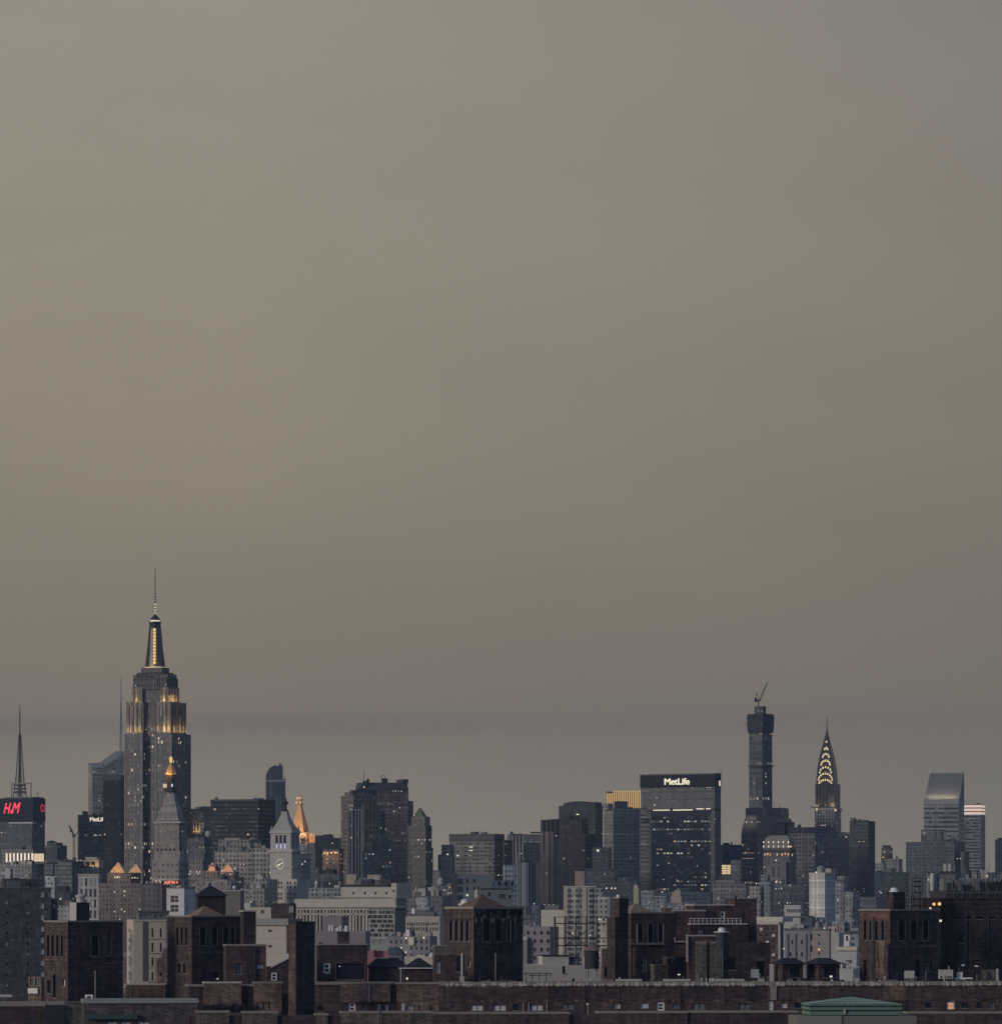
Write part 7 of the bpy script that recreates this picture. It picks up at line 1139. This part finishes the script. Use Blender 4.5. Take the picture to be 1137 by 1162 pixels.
for k in range(330): x = r.uniform(x0+.3, x1-.5); w_ = r.uniform(.12, .5); m.box(x, x+w_, -.36-r.random()*.04, -.29, z1-r.uniform(.4, .7), z1+r.uniform(-.2, .5))
t.part('coping_chip', m, plain('chip_pale', (.5, .47, .40), streak=.5, scale=3))
for a, b in ((700, 729), (754, 784), (810, 845)): t.box('roof_slab', M_copingL, t.fx(a), t.fx(b), 1, 3, z1+.6, z1+1.1)
for a, b, mm, dy, pb in ((874, 881, M_copingL, -.34, 1136), (1002.5, 1030, B_brown, -.14, 1136), (505, 600, B_brown, -.07, 1150), (622, 700, B_dark, -.09, 1162), (772, 870, B_dark, -.08, 1162)): t.box('brick_patch', mm if mm is not M_copingL else M_coping, t.fx(a), t.fx(b), dy, 0, t.z(pb) if b-a < 40 else t.z(pb-28), t.z(1119.5))
for px in (662.5, 700.5, 771, 820.5, 1026): t.part('drain_pipe', MB().tube((t.fx(px), -.4, t.z(1165)), (t.fx(px), -.4, t.z(1120)), .1), M_dark)
for px in (594, 600, 620.5): t.part('drain_pipe', MB().tube((t.fx(px), -.2, t.z(1149)), (t.fx(px), -.2, t.z(1139)), .09), M_copingL)
m = MB()
for k in range(160): x = r.uniform(x0+1, x1-1); m.box(x, x+r.uniform(.5, 3), -.05, 0, t.z(1137.5)+r.uniform(-.2, .3), t.z(1137.5)+.5)
t.part('string_course', m, B_brown)
r = random.Random(77)
for k in range(60):                     # vents, stubs and pipes standing on the roof behind the parapet
    px = r.uniform(500, 1130); x = t.fx(px, 4); y = r.uniform(1.2, 7); q = r.random(); h = r.uniform(.25, 1.0); c = r.choice([M_lite, M_mid, M_dark, M_steel, M_copingL, M_steel])
    if q < .4: t.part('roof_vent', MB().lathe(x, y, [(.16, z1), (.16, z1+.5+h), (.3, z1+.52+h), (.25, z1+.75+h), (.05, z1+.85+h)], 8), c)
    elif q < .65: w_ = r.uniform(.25, .9); t.box('roof_box', c, x-w_, x+w_, y, y+.8, z1, z1+.5+h*.8)
    elif q < .85: t.part('roof_aerial', MB().tube((x, y, z1), (x+r.uniform(-.2, .2), y, z1+1.2+h*1.8), .05), c)
    else: w_ = r.uniform(1, 3.5); m = MB().tube((x, y, z1+.8), (x+w_, y, z1+.8), .09); m.tube((x, y, z1), (x, y, z1+.8), .09); m.tube((x+w_, y, z1), (x+w_, y, z1+.8), .09); t.part('roof_pipe', m, c)
t = Thing('roof_lamp', 'short lamp post with pale globe before the long dark brick block', 'lamp', 667, 1075, 0, z=P(0, 1160, 1075).z); t.part('pole', MB().tube((0, 0, 0), (0, 0, t.z(1142)), .09, 6), M_copingL); t.part('globe', MB().lathe(0, 0, [(.1, t.z(1142)), (.35, t.z(1141)), (.35, t.z(1139.5)), (.1, t.z(1138.5))], 10), plain('globe_cream', (.6, .56, .45)))
# left part of the front: brick sections stepping in and out
t = Thing('apartment_block', 'brown brick block with projecting sunlit-toned bays between tall chimney and dark long block', 'building', 358, 1088, 6)
W2 = wins_row([(361, 366, 1141, 1149, 'dark'), (395.5, 403.5, 1138, 1149, 'wwide'), (411, 416, 1140, 1147, 'grey'), (428.5, 432, 1140, 1149, 'blind'), (437, 440.5, 1140, 1149, 'blind')])
t.block('wall', B_front, 357, 357, 449, 1118, wf=W2, depth=.3, D=12, coping=(cm, .55, .3)); W3 = wins_row([(455, 458.7, 1138.5, 1150, 'wwide'), (462, 469, 1141, 1148.5, 'wdouble'), (475, 477, 1142, 1150, 'dark'), (487.5, 490, 1142, 1150, 'dark')])
t.block('bay', brick('sunlit_bay_brick', (.20, .135, .11), soot=.35), 450.5, 450.5, 498, 1117.5, wf=W3, y=-1.2, D=5, depth=.3, coping=(M_coping, .5, .2)); t.block('bay', _m['sunlit_bay_brick'], 386, 386, 443, 1117.5, 1138, y=-.7, D=2, coping=(M_coping, .45, .15)); t.part('drain_pipe', MB().tube((t.fx(418.3), -1, t.z(1138)), (t.fx(418.3), -1, t.z(1119)), .09), M_copingL)  # sunlight on the bays is put into this lighter brick colour
t = Thing('apartment_block', 'two brown brick bays with a dark gap left of the tall chimney', 'building', 222, 1086, 8)
t.block('wall', B_dark, 213, 214, 321, 1120, D=10, coping=(M_coping, .4, .2)); t.block('bay', _m['sunlit_bay_brick'], 231, 231.5, 274, 1116.5, y=-1, D=4, coping=(M_copingL, .4, .15)); t.block('bay', _m['sunlit_bay_brick'], 288, 288.5, 320, 1116.5, y=-1, D=4, wf=[(291.5+6.5*k, 293.5+6.5*k, 1138, 1147) for k in range(3)], kind='dark', coping=(M_coping, .4, .15)); t.block('gap_wall', B_dark, 321, 321, 336, 1128, y=-.3, D=5)
m = MB(); r = random.Random(9)
for k in range(36): x = t.fx(226+1.7*k, -1.2); h = r.uniform(.3, 1.9); m.box(x, x+r.uniform(.1, .35), -1.5-r.random(), -1.2, t.z(1147), t.z(1147)+h)
t.part('railing_debris', m, M_steel)
# lowest, nearest wall tops
t = Thing('apartment_block', 'nearest row of low brick wall tops along the bottom edge of the photo', 'building', 222, 1040, 5)
low = brick('low_brick', (.13, .105, .09)); lc = plain('low_coping', (.24, .22, .18), streak=.5, scale=3)
for a, b, py, mm in ((222, 260, 1150, low), (275, 315, 1150.5, low), (358, 372, 1153, low), (387, 492, 1150.5, low), (492.2, 646, 1151.5, B_front), (679, 780, 1150.5, B_front), (784, 906, 1150, B_dark), (1030, 1150, 1151, B_front)):
    t.block('parapet_wall', mm, a, a, b, py, D=6, coping=(lc, .45, .15))
t.block('back_wall', B_dark, 214, 214, 1150, 1153.5, y=.6, D=8); t.part('drain_pipe', MB().tube((t.fx(431), -.3, t.z(1165)), (t.fx(431), -.3, t.z(1143)), .1), M_steel)
# bottom left corner
t = Thing('apartment_block', 'plain brick wall with crusty parapet at the bottom left corner', 'building', 0, 1080, 6)
t.block('wall', B_dark, -14, -14, 51, 1142.5, D=10, coping=(M_coping, .6, .2)); t.block('upper_parapet', M_coping, -14, -14, 73, 1137, 1142, y=1.2, D=2); t.block('dark_bay', plain('navy_render', (.02, .022, .04)), 51.2, 51.2, 73, 1141, y=-.6, D=8); t.block('pale_wedge', B_olive, 73.2, 73.2, 96, 1137.5, y=.5, D=6)
t = Thing('apartment_block', 'low flat-roofed block with smooth grey-green coping and dark green awning at bottom left', 'building', 96, 1050, 7)
t.block('wall', brick('greyish_brick', (.10, .085, .085)), 94, 95, 224, 1139, D=14, wf=[(121, 133, 1160, 1168), (137, 148, 1160, 1168), (156, 170, 1160, 1168)], kind='wdouble', coping=(plain('smooth_coping', (.26, .28, .27), streak=.2, scale=2), .9, .3)); t.box('awning', plain('green_canvas', (.03, .075, .07)), t.fx(99, -1), t.fx(156, -1), -1.2, 0, t.z(1157), t.z(1152))
t = Thing('brick_building', 'brown parapet wall with vertical ribs in front of the cream-fronted building', 'building', 145, 1170, 8)
t.block('wall', B_brown, 143, 143, 188, 1118.5, D=4, coping=(M_copingL, .4, .2)); x0, x1, y0, y1, zb, z1 = t.last
for k in range(13): x = x0+.4+(x1-x0-.9)*k/12; t.box('rib', B_pink, x, x+.22, -.12, 0, t.z(1134), t.z(1122))
t.block('dark_parapet', plain('scalloped_dark', (.045, .045, .055), streak=.5, scale=2), 187, 187, 231, 1117.5, y=-.4, D=3)
t = Thing('balustrade', 'dark scalloped rooftop balustrade left of the two brown brick bays', 'balustrade', 188, 1150, 8, z=0); m = MB(); zt = t.z(1119); a, b = t.fx(188), t.fx(231); m.box(a, b, 0, .5, zt-.1, zt+.25)
t.part('top_rail', m, plain('dark_rail', (.06, .06, .07)))
for k in range(30): x = a+(b-a)*(k+.5)/30; t.part('baluster', MB().lathe(x, .25, [(.12, 0 if k % 10 == 0 else zt-3.4), (.2, zt-2.4), (.09, zt-1), (.14, zt-.1)], 6), M_dark)
# ---- green copper roof
t = Thing('rooftop_pavilion', 'pavilion with green copper hipped roof and banded eaves at the bottom right', 'pavilion', 919.5, 1020, 4)
t.block('base_wall', plain('pavilion_base', (.17, .165, .14), streak=.3, scale=1), 905, 905, 1040, 1153.5, D=16); t.block('base_panel', plain('pavilion_pale', (.24, .23, .19), streak=.25, scale=1), 906, 906, 955, 1153.2, y=-.25, D=3); x0, x1 = t.fx(919.3), t.fx(1023.5)
for k, (a, b, g) in enumerate(((1152.5, 1148.5, .0), (1148.3, 1147.2, -.25), (1146.8, 1143.6, .1), (1143.2, 1142.2, -.15), (1142, 1140, .15))): t.box('eave_band', M_copper if k % 2 == 0 else plain('copper_shadow_gap', (.02, .05, .04)), x0-g, x1+g, .5-g, 14+g, t.z(a), t.z(b))
roofing(t, x0-.3, x1+.3, .2, 14.3, t.z(1140), t.z(1132.6), plain('copper_sheet', (.25, .33, .265), streak=.5, scale=1.2), .04, .04, 'hipped_roof'); t.box('vent_notch', M_copingL, t.fx(957.5), t.fx(959.5), .1, .5, t.z(1151), t.z(1146))
for k in range(15):                      # standing seams of the copper sheets
    f_ = (k+.5)/15; xa = x0-.3+(x1-x0+.6)*f_; xb = (x0+x1)/2+(f_-.5)*.8; q = 1-abs(f_-.5)*1.4
    t.part('seam', MB().tube((xa, .15, t.z(1140)+.03), (xa+(xb-xa)*q*.98, .2+6.6*q, t.z(1140)+(t.z(1132.6)-t.z(1140))*q*.93+.05), .05), M_copper)
GROUPS = {'skyscraper': 'skyscrapers of the far skyline', 'office_building': 'office blocks between the skyline and the brick estate', 'apartment_building': 'apartment houses between the skyline and the brick estate',
          'brick_building': 'brick houses and wings of the nearer city', 'brick_tower': 'slotted brick lift towers of the foreground estate', 'hip_roof_hut': 'black hip-roofed huts on the roof terrace', 'ac_unit': 'rooftop air conditioners',
          'roof_fan': 'rooftop ventilators', 'street_lamp': 'lamp posts on the roof terrace', 'chimney': 'plain brick chimneys', 'tower_crane': 'tower cranes', 'wall_post': 'pale posts on the roof terrace', 'cabinet': 'pale equipment cabinets',
          'apartment_block': 'long brick blocks along the bottom of the photo', 'civic_building': 'pale civic stone buildings'}
for o in list(C.objects):
    if o.parent is None and o.get('category') and o.name.split('.')[0] in GROUPS: o['group'] = GROUPS[o.name.split('.')[0]]
# ------------------------------------------------------------------ haze: one closed box of thin even air round camera and city
hz = MB().box(-5000, 5000, -300, 16000, -3, 520); hm = bpy.data.materials.new('haze'); hm.use_nodes = True; ht = hm.node_tree; ht.nodes.clear()
ho_ = ht.nodes.new('ShaderNodeOutputMaterial'); pv = ht.nodes.new('ShaderNodeVolumePrincipled'); pv.inputs['Color'].default_value = (.52, .70, 1.0, 1); pv.inputs['Density'].default_value = HAZE; pv.inputs['Anisotropy'].default_value = .0
ht.links.new(pv.outputs[0], ho_.inputs['Volume'])
ho = link('haze', hz.mesh('haze', hm)); ho['kind'] = 'stuff'; ho['label'] = 'thin blue-grey dusk haze over the whole city'
